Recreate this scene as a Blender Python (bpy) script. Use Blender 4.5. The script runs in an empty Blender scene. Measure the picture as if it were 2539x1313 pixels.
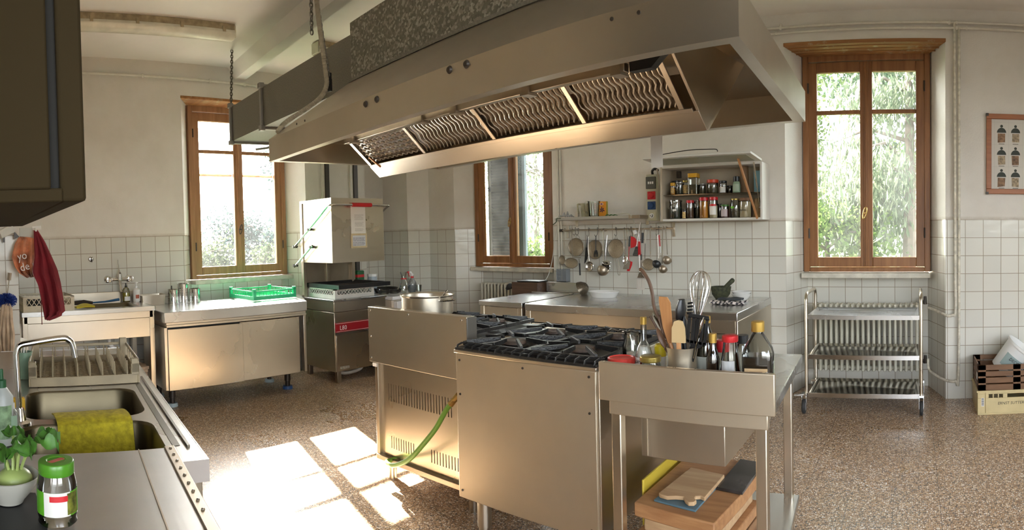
import bpy, bmesh, math, random
from mathutils import Vector, Matrix
random.seed(7)
sc = bpy.context.scene
COL = sc.collection
PI = math.pi
R = math.radians
# ------------------------------------------------------------------ camera: a stitched cylindrical panorama of the kitchen
FPX, UB, CY, PITCH, ROLL = 1501.2684, 2263.682, 617.2201, -0.0319, 0.003
HC = 1.416
CAMROT = Matrix.Rotation(ROLL, 3, 'Y') @ Matrix.Rotation(PITCH, 3, 'X')
CAMP = Vector((0, 0, HC))
def ray(u, v):
    th = (u - UB) / FPX
    return CAMROT @ Vector((math.sin(th), math.cos(th), (CY - v) / FPX))
def aZ(u, v, z):            # the point of a horizontal plane seen at photo pixel (u, v)
    d = ray(u, v); return CAMP + d * ((z - HC) / d.z)
def aY(u, v, y):            # the same for a plane parallel to the right-hand wall
    d = ray(u, v); return CAMP + d * (y / d.y)
def aX(u, v, x):
    d = ray(u, v); return CAMP + d * (x / d.x)
def aD(u, v, r):            # at a horizontal distance r from the camera
    d = ray(u, v); return CAMP + d * (r / math.hypot(d.x, d.y))
cam = bpy.data.cameras.new('camera')
co = bpy.data.objects.new('camera', cam); COL.objects.link(co)
cam.type = 'PANO'
cam.panorama_type = 'CENTRAL_CYLINDRICAL'
cam.central_cylindrical_range_u_min = (0 - UB) / FPX
cam.central_cylindrical_range_u_max = (2539 - UB) / FPX
cam.central_cylindrical_range_v_min = (CY - 1313) / FPX
cam.central_cylindrical_range_v_max = (CY - 0) / FPX
cam.central_cylindrical_radius = 1.0
cam.clip_start = 0.02; cam.clip_end = 300
co.matrix_world = Matrix.Translation(CAMP) @ (CAMROT @ Matrix.Rotation(PI / 2, 3, 'X')).to_4x4()
sc.camera = co
# ------------------------------------------------------------------ mesh helpers
class MB:
    def __init__(s): s.bm = bmesh.new()
    def face(s, pts):
        vs = [s.bm.verts.new(p) for p in pts]
        try: return s.bm.faces.new(vs)
        except ValueError: return None
    def box(s, x0, x1, y0, y1, z0, z1):
        v = [s.bm.verts.new(p) for p in ((x0,y0,z0),(x1,y0,z0),(x1,y1,z0),(x0,y1,z0),(x0,y0,z1),(x1,y0,z1),(x1,y1,z1),(x0,y1,z1))]
        for f in ((0,3,2,1),(4,5,6,7),(0,1,5,4),(1,2,6,5),(2,3,7,6),(3,0,4,7)): s.bm.faces.new([v[i] for i in f])
        return s
    def hexa(s, b, t):      # any eight-cornered block: bottom ring b, top ring t
        v = [s.bm.verts.new(p) for p in list(b) + list(t)]
        for f in ((3,2,1,0),(4,5,6,7),(0,1,5,4),(1,2,6,5),(2,3,7,6),(3,0,4,7)): s.bm.faces.new([v[i] for i in f])
        return s
    def obox(s, c, size, rot=None):
        hx, hy, hz = [q / 2 for q in size]; M = rot or Matrix.Identity(3); c = Vector(c)
        P = [c + M @ Vector(p) for p in ((-hx,-hy,-hz),(hx,-hy,-hz),(hx,hy,-hz),(-hx,hy,-hz),(-hx,-hy,hz),(hx,-hy,hz),(hx,hy,hz),(-hx,hy,hz))]
        return s.hexa(P[:4], P[4:])
    def beam(s, p0, p1, w, h, up=(0,0,1)):   # a rectangular bar between two points
        p0, p1 = Vector(p0), Vector(p1); d = (p1 - p0).normalized(); a = d.cross(Vector(up))
        if a.length < 1e-4: a = d.cross(Vector((1,0,0)))
        a.normalize(); b = a.cross(d)
        q = [(-w/2,-h/2),(w/2,-h/2),(w/2,h/2),(-w/2,h/2)]
        return s.hexa([p0 + a*x + b*y for x, y in q], [p1 + a*x + b*y for x, y in q])
    def prism(s, poly, vec):
        vec = Vector(vec); n = len(poly)
        a = [s.bm.verts.new(p) for p in poly]; b = [s.bm.verts.new(Vector(p) + vec) for p in poly]
        s.bm.faces.new(a[::-1]); s.bm.faces.new(b)
        for i in range(n): s.bm.faces.new([a[i], a[(i+1) % n], b[(i+1) % n], b[i]])
        return s
    def ring(s, c, ax, ay, rx, ry, n):
        return [s.bm.verts.new(c + ax * (rx * math.cos(2*PI*i/n)) + ay * (ry * math.sin(2*PI*i/n))) for i in range(n)]
    def skin(s, A, B):
        n = len(A)
        for i in range(n): s.bm.faces.new([A[i], A[(i+1) % n], B[(i+1) % n], B[i]])
    def tube(s, pts, r, n=10, closed=False, cap=True, flat=1.0):
        pts = [Vector(p) for p in pts]; m = len(pts); rr = r if isinstance(r, (list, tuple)) else [r] * m
        rings = []; prev = None
        for i, p in enumerate(pts):
            if closed: d = pts[(i+1) % m] - pts[i-1]
            else: d = pts[min(i+1, m-1)] - pts[max(i-1, 0)]
            d.normalize()
            if prev is None:
                a = d.cross(Vector((0,0,1)))
                if a.length < 1e-3: a = d.cross(Vector((1,0,0)))
            else:
                a = prev - d * prev.dot(d)
            a.normalize(); prev = a; b = d.cross(a)
            rings.append(s.ring(p, a, b, rr[i], rr[i] * flat, n))
        for i in range(m - 1): s.skin(rings[i], rings[i+1])
        if closed: s.skin(rings[-1], rings[0])
        elif cap:
            s.bm.faces.new(rings[0][::-1]); s.bm.faces.new(rings[-1])
        return s
    def cyl(s, p0, p1, r, r1=None, n=16): return s.tube([p0, p1], [r, r if r1 is None else r1], n)
    def lathe(s, prof, c=(0,0,0), n=24, rot=None, sx=1, sy=1):
        c = Vector(c); M = rot or Matrix.Identity(3); rings = []
        for r, z in prof:
            if r < 1e-6: rings.append([s.bm.verts.new(c + M @ Vector((0,0,z)))])
            else: rings.append([s.bm.verts.new(c + M @ Vector((r*sx*math.cos(2*PI*i/n), r*sy*math.sin(2*PI*i/n), z))) for i in range(n)])
        for A, B in zip(rings, rings[1:]):
            if len(A) == 1 and len(B) == 1: continue
            if len(A) == 1: [s.bm.faces.new([A[0], B[(i+1) % n], B[i]][::-1]) for i in range(n)]
            elif len(B) == 1: [s.bm.faces.new([A[i], A[(i+1) % n], B[0]]) for i in range(n)]
            else: s.skin(A, B)
        return s
    def ball(s, c, r, n=12, sc3=(1,1,1), rot=None):
        prof = [(0,-r)] + [(r*math.sin(PI*i/n), -r*math.cos(PI*i/n)) for i in range(1, n)] + [(0, r)]
        M = (rot or Matrix.Identity(3)) @ Matrix.Diagonal(Vector(sc3))
        return s.lathe(prof, c, n * 2, M)
    def sheet(s, f, nu, nv, thick=0.0):       # a surface f(a, b), a and b from 0 to 1, with a thickness
        g = [[Vector(f(i/nu, j/nv)) for j in range(nv+1)] for i in range(nu+1)]
        def grid(G): return [[s.bm.verts.new(p) for p in row] for row in G]
        A = grid(g)
        for i in range(nu):
            for j in range(nv): s.bm.faces.new([A[i][j], A[i+1][j], A[i+1][j+1], A[i][j+1]])
        if thick:
            h = []
            for i in range(nu+1):
                row = []
                for j in range(nv+1):
                    du = g[min(i+1,nu)][j] - g[max(i-1,0)][j]; dv = g[i][min(j+1,nv)] - g[i][max(j-1,0)]
                    nn = du.cross(dv); nn = nn.normalized() if nn.length > 1e-9 else Vector((0,0,1))
                    row.append(g[i][j] - nn * thick)
                h.append(row)
            B = grid(h)
            for i in range(nu):
                for j in range(nv): s.bm.faces.new([B[i][j], B[i][j+1], B[i+1][j+1], B[i+1][j]])
            for i in range(nu):
                s.bm.faces.new([A[i+1][0], A[i][0], B[i][0], B[i+1][0]]); s.bm.faces.new([A[i][nv], A[i+1][nv], B[i+1][nv], B[i][nv]])
            for j in range(nv):
                s.bm.faces.new([A[0][j], A[0][j+1], B[0][j+1], B[0][j]]); s.bm.faces.new([A[nu][j+1], A[nu][j], B[nu][j], B[nu][j+1]])
        return s
def arc(c, r, a0, a1, n, ax=(1,0,0), ay=(0,0,1)):
    c, ax, ay = Vector(c), Vector(ax), Vector(ay)
    return [c + ax * (r*math.cos(a0 + (a1-a0)*i/n)) + ay * (r*math.sin(a0 + (a1-a0)*i/n)) for i in range(n+1)]
def curve(pts, n=8):        # a smooth line through the points
    P = [Vector(p) for p in pts]; out = []
    for i in range(len(P)-1):
        a, b, c, d = P[max(i-1,0)], P[i], P[i+1], P[min(i+2,len(P)-1)]
        for k in range(n):
            t = k / n
            out.append(0.5*((2*b) + (c-a)*t + (2*a-5*b+4*c-d)*t*t + (3*b-a-3*c+d)*t*t*t))
    return out + [P[-1]]
def obj(name, mb, m, parent=None, bev=0.0, seg=2, smooth=True, loc=None, rz=0.0):
    bm = mb.bm if isinstance(mb, MB) else mb
    bmesh.ops.recalc_face_normals(bm, faces=bm.faces)
    if smooth:
        for f in bm.faces: f.smooth = True
        for e in bm.edges:
            if len(e.link_faces) != 2 or e.calc_face_angle(0) > R(38): e.smooth = False
    me = bpy.data.meshes.new(name); bm.to_mesh(me); bm.free()
    for q in (m if isinstance(m, (list, tuple)) else [m]): me.materials.append(q)
    o = bpy.data.objects.new(name, me); COL.objects.link(o)
    if parent: o.parent = parent
    if loc is not None: o.location = loc
    if rz: o.rotation_euler = (0, 0, rz)
    if bev:
        b = o.modifiers.new('bevel', 'BEVEL'); b.width = bev; b.segments = seg; b.limit_method = 'ANGLE'; b.angle_limit = R(40); b.harden_normals = False
    return o
def tag(o, label, cat, group=None, kind=None):
    o['label'] = label; o['category'] = cat
    if group: o['group'] = group
    if kind: o['kind'] = kind
    return o
def thing(name, label, cat, loc=(0,0,0), rz=0.0, group=None):
    o = bpy.data.objects.new(name, None); COL.objects.link(o); o.empty_display_size = 0.05
    o.location = loc; o.rotation_euler = (0, 0, rz)
    return tag(o, label, cat, group)
def struct(name, mb, m, **k):
    o = obj(name, mb, m, **k); o['kind'] = 'structure'; return o
def kids(o): return [c for c in bpy.data.objects if c.parent == o]
def dup(root, loc, rz=None, label=None, group=None):
    def cp(o, par):
        c = o.copy(); COL.objects.link(c); c.parent = par
        for ch in kids(o): cp(ch, c)
        return c
    r = cp(root, None); r.location = loc
    if rz is not None: r.rotation_euler = (0, 0, rz)
    if label: r['label'] = label
    if group: r['group'] = group
    return r
def text(name, body, size, m, parent, loc, rot, extrude=0.0004, align='LEFT', shear=0.0, sx=1.0):
    cu = bpy.data.curves.new(name, 'FONT'); cu.body = body; cu.size = size; cu.extrude = extrude; cu.align_x = align; cu.shear = shear
    cu.resolution_u = 2
    t = bpy.data.objects.new(name + '_c', cu); COL.objects.link(t)
    bpy.context.view_layer.update()
    me = bpy.data.meshes.new_from_object(t.evaluated_get(bpy.context.evaluated_depsgraph_get()))
    bpy.data.objects.remove(t); bpy.data.curves.remove(cu)
    for v in me.vertices: v.co.x *= sx
    me.materials.clear(); me.materials.append(m)
    o = bpy.data.objects.new(name, me); COL.objects.link(o); o.parent = parent; o.location = loc; o.rotation_euler = rot
    return o
# ------------------------------------------------------------------ materials
MATS = {}
def newmat(name):
    m = bpy.data.materials.new(name); m.use_nodes = True; nt = m.node_tree
    return m, nt, nt.nodes['Principled BSDF'], nt.nodes['Material Output']
def N(nt, t, **k):
    n = nt.nodes.new(t)
    for a, b in k.items(): setattr(n, a, b)
    return n
def ramp(nt, src, stops):
    r = N(nt, 'ShaderNodeValToRGB'); e = r.color_ramp.elements
    while len(e) < len(stops): e.new(0.5)
    for q, (p, c) in zip(e, stops): q.position = p; q.color = (*c, 1) if len(c) == 3 else c
    nt.links.new(src, r.inputs[0]); return r
def mapr(nt, src, a, b, c, d):
    r = N(nt, 'ShaderNodeMapRange'); r.inputs[1].default_value = a; r.inputs[2].default_value = b; r.inputs[3].default_value = c; r.inputs[4].default_value = d
    nt.links.new(src, r.inputs[0]); return r
def noise(nt, vec, scale, detail=3, rough=0.55):
    n = N(nt, 'ShaderNodeTexNoise'); n.inputs['Scale'].default_value = scale; n.inputs['Detail'].default_value = detail; n.inputs['Roughness'].default_value = rough
    if vec is not None: nt.links.new(vec, n.inputs['Vector'])
    return n
def mapping(nt, vec, scale=(1,1,1), rot=(0,0,0), loc=(0,0,0)):
    m = N(nt, 'ShaderNodeMapping'); m.inputs['Scale'].default_value = scale; m.inputs['Rotation'].default_value = rot; m.inputs['Location'].default_value = loc
    nt.links.new(vec, m.inputs['Vector']); return m.outputs[0]
def mix(nt, fac, a, b, blend='MIX'):
    m = N(nt, 'ShaderNodeMix', data_type='RGBA', blend_type=blend)
    for sock, val in ((m.inputs['Factor'], fac), (m.inputs['A'], a), (m.inputs['B'], b)):
        if hasattr(val, 'links'): nt.links.new(val, sock)
        else: sock.default_value = val if not isinstance(val, tuple) else (*val, 1)
    return m.outputs['Result']
def plain(name, c, rough=0.5, metal=0.0, var=0.0, vscale=8, bump=0.0, bscale=60, coat=0.0, sss=0.0):
    if name in MATS: return MATS[name]
    m, nt, p, out = newmat(name)
    tc = N(nt, 'ShaderNodeTexCoord')
    p.inputs['Base Color'].default_value = (*c, 1); p.inputs['Roughness'].default_value = rough; p.inputs['Metallic'].default_value = metal
    if coat: p.inputs['Coat Weight'].default_value = coat
    if var:
        n = noise(nt, tc.outputs['Object'], vscale, 4)
        r = ramp(nt, n.outputs['Fac'], ((0.3, tuple(max(0, q*(1-var)) for q in c)), (0.7, tuple(min(1, q*(1+var)) for q in c))))
        nt.links.new(r.outputs[0], p.inputs['Base Color'])
    if bump:
        n2 = noise(nt, tc.outputs['Object'], bscale, 3); b = N(nt, 'ShaderNodeBump'); b.inputs['Strength'].default_value = bump; b.inputs['Distance'].default_value = 0.01
        nt.links.new(n2.outputs['Fac'], b.inputs['Height']); nt.links.new(b.outputs[0], p.inputs['Normal'])
    MATS[name] = m; return m
def steel(name, c=(0.60,0.58,0.55), rough=0.3, axis=0, smudge=0.12, brushed=0.15):
    if name in MATS: return MATS[name]
    m, nt, p, out = newmat(name)
    tc = N(nt, 'ShaderNodeTexCoord'); p.inputs['Metallic'].default_value = 1.0
    sc3 = [120, 120, 120]; sc3[axis] = 2.0
    v = mapping(nt, tc.outputs['Object'], tuple(sc3))
    br = noise(nt, v, 1.0, 2); sm = noise(nt, tc.outputs['Object'], 2.2, 4, 0.5)
    col = ramp(nt, sm.outputs['Fac'], ((0.2, tuple(q*(1-smudge) for q in c)), (0.8, tuple(min(1, q*(1+smudge*0.6)) for q in c))))
    nt.links.new(col.outputs[0], p.inputs['Base Color'])
    rr = mapr(nt, sm.outputs['Fac'], 0.2, 0.8, rough*1.3, rough*0.85); nt.links.new(rr.outputs[0], p.inputs['Roughness'])
    b = N(nt, 'ShaderNodeBump'); b.inputs['Strength'].default_value = brushed; b.inputs['Distance'].default_value = 0.001
    nt.links.new(br.outputs['Fac'], b.inputs['Height']); nt.links.new(b.outputs[0], p.inputs['Normal'])
    MATS[name] = m; return m
def wood(name, c1, c2, axis=0, rough=0.5, scale=6, weather=None):
    if name in MATS: return MATS[name]
    m, nt, p, out = newmat(name); tc = N(nt, 'ShaderNodeTexCoord')
    s3 = [scale*4]*3; s3[axis] = scale*0.35
    v = mapping(nt, tc.outputs['Object'], tuple(s3)); n = noise(nt, v, 1.0, 5, 0.6)
    r = ramp(nt, n.outputs['Fac'], ((0.3, c1), (0.7, c2))); cc = r.outputs[0]
    if weather:
        n2 = noise(nt, tc.outputs['Object'], 9, 6, 0.7); f = mapr(nt, n2.outputs['Fac'], 0.56, 0.66, 0, 1); cc = mix(nt, f.outputs[0], cc, weather)
    nt.links.new(cc, p.inputs['Base Color']); p.inputs['Roughness'].default_value = rough
    b = N(nt, 'ShaderNodeBump'); b.inputs['Strength'].default_value = 0.15; b.inputs['Distance'].default_value = 0.004
    nt.links.new(n.outputs['Fac'], b.inputs['Height']); nt.links.new(b.outputs[0], p.inputs['Normal'])
    MATS[name] = m; return m
def glass(name, tint=(1,1,1), rough=0.02, veil=0.0, gloss=0.08, veilc=(0.9,0.9,0.9), ior=1.45):
    # thin clear glass: light goes straight through, a share is mirrored, dirt adds a faint veil
    if name in MATS: return MATS[name]
    m, nt, p, out = newmat(name); nt.nodes.remove(p)
    t = N(nt, 'ShaderNodeBsdfTransparent'); t.inputs[0].default_value = (*tint, 1)
    g = N(nt, 'ShaderNodeBsdfGlossy'); g.inputs['Roughness'].default_value = rough
    fr = N(nt, 'ShaderNodeFresnel'); fr.inputs[0].default_value = ior
    f2 = mapr(nt, fr.outputs[0], 0, 1, gloss*0.4, 1.0)
    mx = N(nt, 'ShaderNodeMixShader'); nt.links.new(f2.outputs[0], mx.inputs[0]); nt.links.new(t.outputs[0], mx.inputs[1]); nt.links.new(g.outputs[0], mx.inputs[2])
    last = mx.outputs[0]
    if veil:
        tc = N(nt, 'ShaderNodeTexCoord'); n = noise(nt, tc.outputs['Object'], 5, 7, 0.7); vf = mapr(nt, n.outputs['Fac'], 0.3, 0.75, veil*0.5, veil*1.6)
        d = N(nt, 'ShaderNodeBsdfDiffuse'); d.inputs[0].default_value = (*veilc, 1); tl = N(nt, 'ShaderNodeBsdfTranslucent'); tl.inputs[0].default_value = (*veilc, 1)
        dm = N(nt, 'ShaderNodeMixShader'); dm.inputs[0].default_value = 0.6; nt.links.new(d.outputs[0], dm.inputs[1]); nt.links.new(tl.outputs[0], dm.inputs[2])
        m2 = N(nt, 'ShaderNodeMixShader'); nt.links.new(vf.outputs[0], m2.inputs[0]); nt.links.new(last, m2.inputs[1]); nt.links.new(dm.outputs[0], m2.inputs[2]); last = m2.outputs[0]
    nt.links.new(last, out.inputs[0]); MATS[name] = m; return m
# painted plaster above 1.5 m, square glazed tiles below; the tile grid is laid in metres along UV
def wall_material():
    m, nt, p, out = newmat('plaster_and_tiles')
    uv = N(nt, 'ShaderNodeUVMap'); geo = N(nt, 'ShaderNodeNewGeometry'); tc = N(nt, 'ShaderNodeTexCoord')
    br = N(nt, 'ShaderNodeTexBrick'); br.offset = 0; br.squash = 1
    br.inputs['Scale'].default_value = 1; br.inputs['Brick Width'].default_value = 0.15; br.inputs['Row Height'].default_value = 0.15
    br.inputs['Mortar Size'].default_value = 0.0028; br.inputs['Mortar Smooth'].default_value = 0.3; br.inputs['Bias'].default_value = 0
    br.inputs['Color1'].default_value = (0.66, 0.635, 0.56, 1); br.inputs['Color2'].default_value = (0.60, 0.58, 0.515, 1); br.inputs['Mortar'].default_value = (0.30, 0.245, 0.175, 1)
    nt.links.new(uv.outputs[0], br.inputs['Vector'])
    wob = noise(nt, uv.outputs[0], 9, 2)
    tb = N(nt, 'ShaderNodeBump'); tb.inputs['Strength'].default_value = 0.35; tb.inputs['Distance'].default_value = 0.012
    inv = N(nt, 'ShaderNodeMath', operation='SUBTRACT'); inv.inputs[0].default_value = 1; nt.links.new(br.outputs['Fac'], inv.inputs[1])
    ad = N(nt, 'ShaderNodeMath', operation='ADD'); sm = N(nt, 'ShaderNodeMath', operation='MULTIPLY'); sm.inputs[1].default_value = 0.6
    nt.links.new(wob.outputs['Fac'], sm.inputs[0]); nt.links.new(inv.outputs[0], ad.inputs[0]); nt.links.new(sm.outputs[0], ad.inputs[1]); nt.links.new(ad.outputs[0], tb.inputs['Height'])
    pn = noise(nt, tc.outputs['Object'], 3.0, 6, 0.6); pf = noise(nt, tc.outputs['Object'], 70, 3)
    pc = ramp(nt, pn.outputs['Fac'], ((0.35, (0.66, 0.615, 0.55)), (0.62, (0.71, 0.67, 0.61))))
    pb = N(nt, 'ShaderNodeBump'); pb.inputs['Strength'].default_value = 0.16; pb.inputs['Distance'].default_value = 0.01; nt.links.new(pf.outputs['Fac'], pb.inputs['Height'])
    sx = N(nt, 'ShaderNodeSeparateXYZ'); nt.links.new(geo.outputs['Position'], sx.inputs[0])
    edge = N(nt, 'ShaderNodeMath', operation='GREATER_THAN'); edge.inputs[1].default_value = 1.502; nt.links.new(sx.outputs['Z'], edge.inputs[0])
    # the grubby line where the paint ends on the tiles
    en = noise(nt, tc.outputs['Object'], 14, 4); ez = N(nt, 'ShaderNodeMath', operation='SUBTRACT'); ez.inputs[1].default_value = 1.508; nt.links.new(sx.outputs['Z'], ez.inputs[0])
    ab = N(nt, 'ShaderNodeMath', operation='ABSOLUTE'); nt.links.new(ez.outputs[0], ab.inputs[0])
    gr = mapr(nt, ab.outputs[0], 0.003, 0.022, 0.75, 0.0); gm = N(nt, 'ShaderNodeMath', operation='MULTIPLY'); nt.links.new(gr.outputs[0], gm.inputs[0]); nt.links.new(en.outputs['Fac'], gm.inputs[1])
    c = mix(nt, edge.outputs[0], br.outputs['Color'], pc.outputs[0]); c = mix(nt, gm.outputs[0], c, (0.36, 0.29, 0.20))
    nt.links.new(c, p.inputs['Base Color'])
    rr = mapr(nt, edge.outputs[0], 0, 1, 0.16, 0.7); nt.links.new(rr.outputs[0], p.inputs['Roughness'])
    nm = N(nt, 'ShaderNodeMix', data_type='VECTOR'); nt.links.new(edge.outputs[0], nm.inputs['Factor']); nt.links.new(tb.outputs[0], nm.inputs['A']); nt.links.new(pb.outputs[0], nm.inputs['B'])
    nt.links.new(nm.outputs['Result'], p.inputs['Normal'])
    return m
def floor_material():
    m, nt, p, out = newmat('terrazzo'); geo = N(nt, 'ShaderNodeNewGeometry'); P = geo.outputs['Position']
    def chips(scale, seed):
        v = N(nt, 'ShaderNodeTexVoronoi'); v.inputs['Scale'].default_value = scale; nt.links.new(mapping(nt, P, loc=(seed, seed*0.7, 0)), v.inputs['Vector'])
        return v
    a = chips(95, 3.1); sa = N(nt, 'ShaderNodeSeparateColor'); nt.links.new(a.outputs['Color'], sa.inputs[0])
    ca = ramp(nt, sa.outputs[0], ((0.0, (0.06,0.05,0.045)), (0.16, (0.24,0.125,0.055)), (0.40, (0.42,0.25,0.12)), (0.60, (0.54,0.385,0.235)), (0.80, (0.74,0.66,0.57)), (0.94, (0.82,0.77,0.70)))); ca.color_ramp.interpolation = 'CONSTANT'
    b = chips(190, 7.7); sb = N(nt, 'ShaderNodeSeparateColor'); nt.links.new(b.outputs['Color'], sb.inputs[0])
    cb = ramp(nt, sb.outputs[1], ((0.0, (0.13,0.085,0.055)), (0.35, (0.37,0.215,0.105)), (0.70, (0.50,0.36,0.22)), (0.90, (0.7,0.62,0.53)))); cb.color_ramp.interpolation = 'CONSTANT'
    da = mapr(nt, a.outputs['Distance'], 0.0042, 0.0048, 0, 1) if False else mapr(nt, a.outputs['Distance'], 0.40, 0.50, 0, 1)
    c = mix(nt, da.outputs[0], ca.outputs[0], cb.outputs[0])
    big = noise(nt, P, 1.1, 5, 0.6); bg = mapr(nt, big.outputs['Fac'], 0.3, 0.7, 1.0, 1.25); c2 = mix(nt, 1.0, c, bg.outputs[0], 'MULTIPLY')
    br = N(nt, 'ShaderNodeTexBrick'); br.offset = 0; br.inputs['Scale'].default_value = 1; br.inputs['Brick Width'].default_value = 0.24; br.inputs['Row Height'].default_value = 0.24; br.inputs['Mortar Size'].default_value = 0.0016; br.inputs['Mortar Smooth'].default_value = 0.2
    nt.links.new(mapping(nt, P, loc=(0.105, 3.87 - 16*0.24 + 0.21, 0)), br.inputs['Vector'])
    jn = noise(nt, P, 2.3, 3); jf = mapr(nt, jn.outputs['Fac'], 0.38, 0.6, 0.15, 0.9); jm = N(nt, 'ShaderNodeMath', operation='MULTIPLY'); nt.links.new(br.outputs['Fac'], jm.inputs[0]); nt.links.new(jf.outputs[0], jm.inputs[1])
    c3 = mix(nt, jm.outputs[0], c2, (0.05, 0.035, 0.025)); nt.links.new(c3, p.inputs['Base Color'])
    rr = mapr(nt, big.outputs['Fac'], 0.3, 0.7, 0.36, 0.24); nt.links.new(rr.outputs[0], p.inputs['Roughness'])
    return m
# ------------------------------------------------------------------ shared materials
M_WALL = wall_material(); M_FLOOR = floor_material()
M_CEIL = plain('ceiling_paint', (0.80,0.755,0.70), 0.8, var=0.05, vscale=1.5, bump=0.1, bscale=25)
M_PAINT = plain('cream_pipe_paint', (0.66,0.62,0.53), 0.4, var=0.06, vscale=20)
M_RUST = plain('chipped_pipe_paint', (0.60,0.55,0.45), 0.5, var=0.25, vscale=30)
M_FRAME = wood('window_wood', (0.20,0.080,0.026), (0.36,0.16,0.058), 2, 0.42, 5)
M_FRAMED = wood('soffit_wood', (0.22,0.085,0.024), (0.40,0.18,0.055), 0, 0.6, 5, weather=(0.42,0.33,0.20))
M_FRAMEA = wood('sunbleached_window_wood', (0.27,0.125,0.055), (0.44,0.23,0.115), 2, 0.5, 5)
M_GLASS = glass('window_glass', (0.97,0.99,0.97), 0.01, veil=0.03, ior=1.15, gloss=0.0)
M_GLASSD = glass('dusty_window_glass', (0.97,0.98,0.97), 0.03, veil=0.010, ior=1.15, gloss=0.0)
M_SILL = plain('sill_stone', (0.58,0.54,0.45), 0.55, var=0.18, vscale=12)
M_IRON = plain('black_iron', (0.012,0.011,0.010), 0.38, var=0.3, vscale=30)
M_DARKMETAL = plain('dark_pipe', (0.045,0.035,0.028), 0.4, 0.4)
M_BRASS = plain('brass', (0.55,0.36,0.12), 0.3, 1.0)
M_CHROME = plain('chrome', (0.75,0.74,0.72), 0.08, 1.0)
M_STEEL = steel('brushed_steel', (0.62,0.555,0.455), 0.30, 0)
M_STEELV = steel('brushed_steel_upright', (0.61,0.54,0.43), 0.27, 2, smudge=0.08)
M_STEELT = steel('worn_steel_top', (0.66,0.65,0.63), 0.24, 0, smudge=0.2)
M_STEELD = steel('sooty_steel', (0.42,0.35,0.27), 0.36, 0, smudge=0.3)
M_STEELM = steel('matte_steel', (0.63,0.55,0.425), 0.42, 2, smudge=0.14)
M_BLACK = plain('black_plastic', (0.015,0.015,0.016), 0.35)
M_WHITE = plain('white_plastic', (0.75,0.74,0.71), 0.35)
M_RED = plain('red_plastic', (0.55,0.02,0.025), 0.35)
M_RUBBER = plain('rubber', (0.03,0.03,0.03), 0.7)
M_PAPER = plain('paper', (0.78,0.76,0.72), 0.8)
M_INK = plain('ink', (0.03,0.03,0.03), 0.8)
M_CERAMIC = plain('white_ceramic', (0.72,0.71,0.68), 0.15)
# ------------------------------------------------------------------ the room
DB = 5.019
ANG = -0.021; DA = 5.6139
nA = Vector((-math.cos(ANG), math.sin(ANG), 0)); tA = Vector((math.sin(ANG), math.cos(ANG), 0))
def WA(s, n, z): return nA * (DA - n) + tA * s + Vector((0, 0, z))       # left wall: s along it, n out into the room
def WB(s, n, z): return Vector((s, DB - n, z))
CEIL = 3.225
def wallmesh():
    bm = bmesh.new(); uvl = bm.loops.layers.uv.new('UVMap'); return bm, uvl
def wq(bm, uvl, pts, u0, u1):
    # four corners, bottom-left, bottom-right, top-right, top-left seen from the room; UV in metres
    vs = [bm.verts.new(p) for p in pts]; f = bm.faces.new(vs)
    for l, (u, v) in zip(f.loops, ((u0, pts[0][2]), (u1, pts[1][2]), (u1, pts[2][2]), (u0, pts[3][2]))): l[uvl].uv = (u, v)
    return f
def flat(bm, name):
    me = bpy.data.meshes.new(name); bm.to_mesh(me); bm.free(); me.materials.append(M_WALL)
    o = bpy.data.objects.new(name, me); COL.objects.link(o); o['kind'] = 'structure'; return o
def niche(bm, uvl, W, a, b, af, bf, d, zl, zs, top, u):
    # window niche: a..b on the wall face, af..bf at its back, depth d; lintel zl, sill zs
    ln = math.hypot(af - a, d)
    wq(bm, uvl, [W(a,0,0), W(af,-d,0), W(af,-d,zl), W(a,0,zl)], 0.0, ln)
    wq(bm, uvl, [W(bf,-d,0), W(b,0,0), W(b,0,zl), W(bf,-d,zl)], 0.05, 0.05 + math.hypot(b - bf, d))
    wq(bm, uvl, [W(af,-d,0), W(bf,-d,0), W(bf,-d,zs), W(af,-d,zs)], af - u, bf - u)
    wq(bm, uvl, [W(a,0,zl), W(b,0,zl), W(b,0,top), W(a,0,top)], a - u, b - u)
    wq(bm, uvl, [W(af,-d,zl), W(bf,-d,zl), W(b,0,zl), W(a,0,zl)], a, b)
# left wall with the first window, the breast that ends by the corner and the set-back behind the dishwasher
bm, ul = wallmesh(); U = 1.0889
N1 = dict(a=2.305, b=3.765, af=2.515, bf=3.64, d=0.36, zl=2.885, zs=1.03)
wq(bm, ul, [WA(0.30,0,0), WA(N1['a'],0,0), WA(N1['a'],0,CEIL+.05), WA(0.30,0,CEIL+.05)], 0.30-U, N1['a']-U)
niche(bm, ul, WA, top=CEIL+.05, u=U, **N1)
wq(bm, ul, [WA(N1['b'],0,0), WA(4.62,0,0), WA(4.62,0,CEIL+.05), WA(N1['b'],0,CEIL+.05)], N1['b']-U, 4.62-U)
p0 = WA(4.62,0,0); XS = -6.04
def V3(x, y, z): return Vector((x, y, z))
wq(bm, ul, [p0, V3(XS,p0.y,0), V3(XS,p0.y,CEIL+.05), V3(p0.x,p0.y,CEIL+.05)], 0, .33)
wq(bm, ul, [V3(XS,p0.y,0), V3(XS,5.06,0), V3(XS,5.06,CEIL+.05), V3(XS,p0.y,CEIL+.05)], 0, 5.06-p0.y)
flat(bm, 'wall_left')
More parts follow.
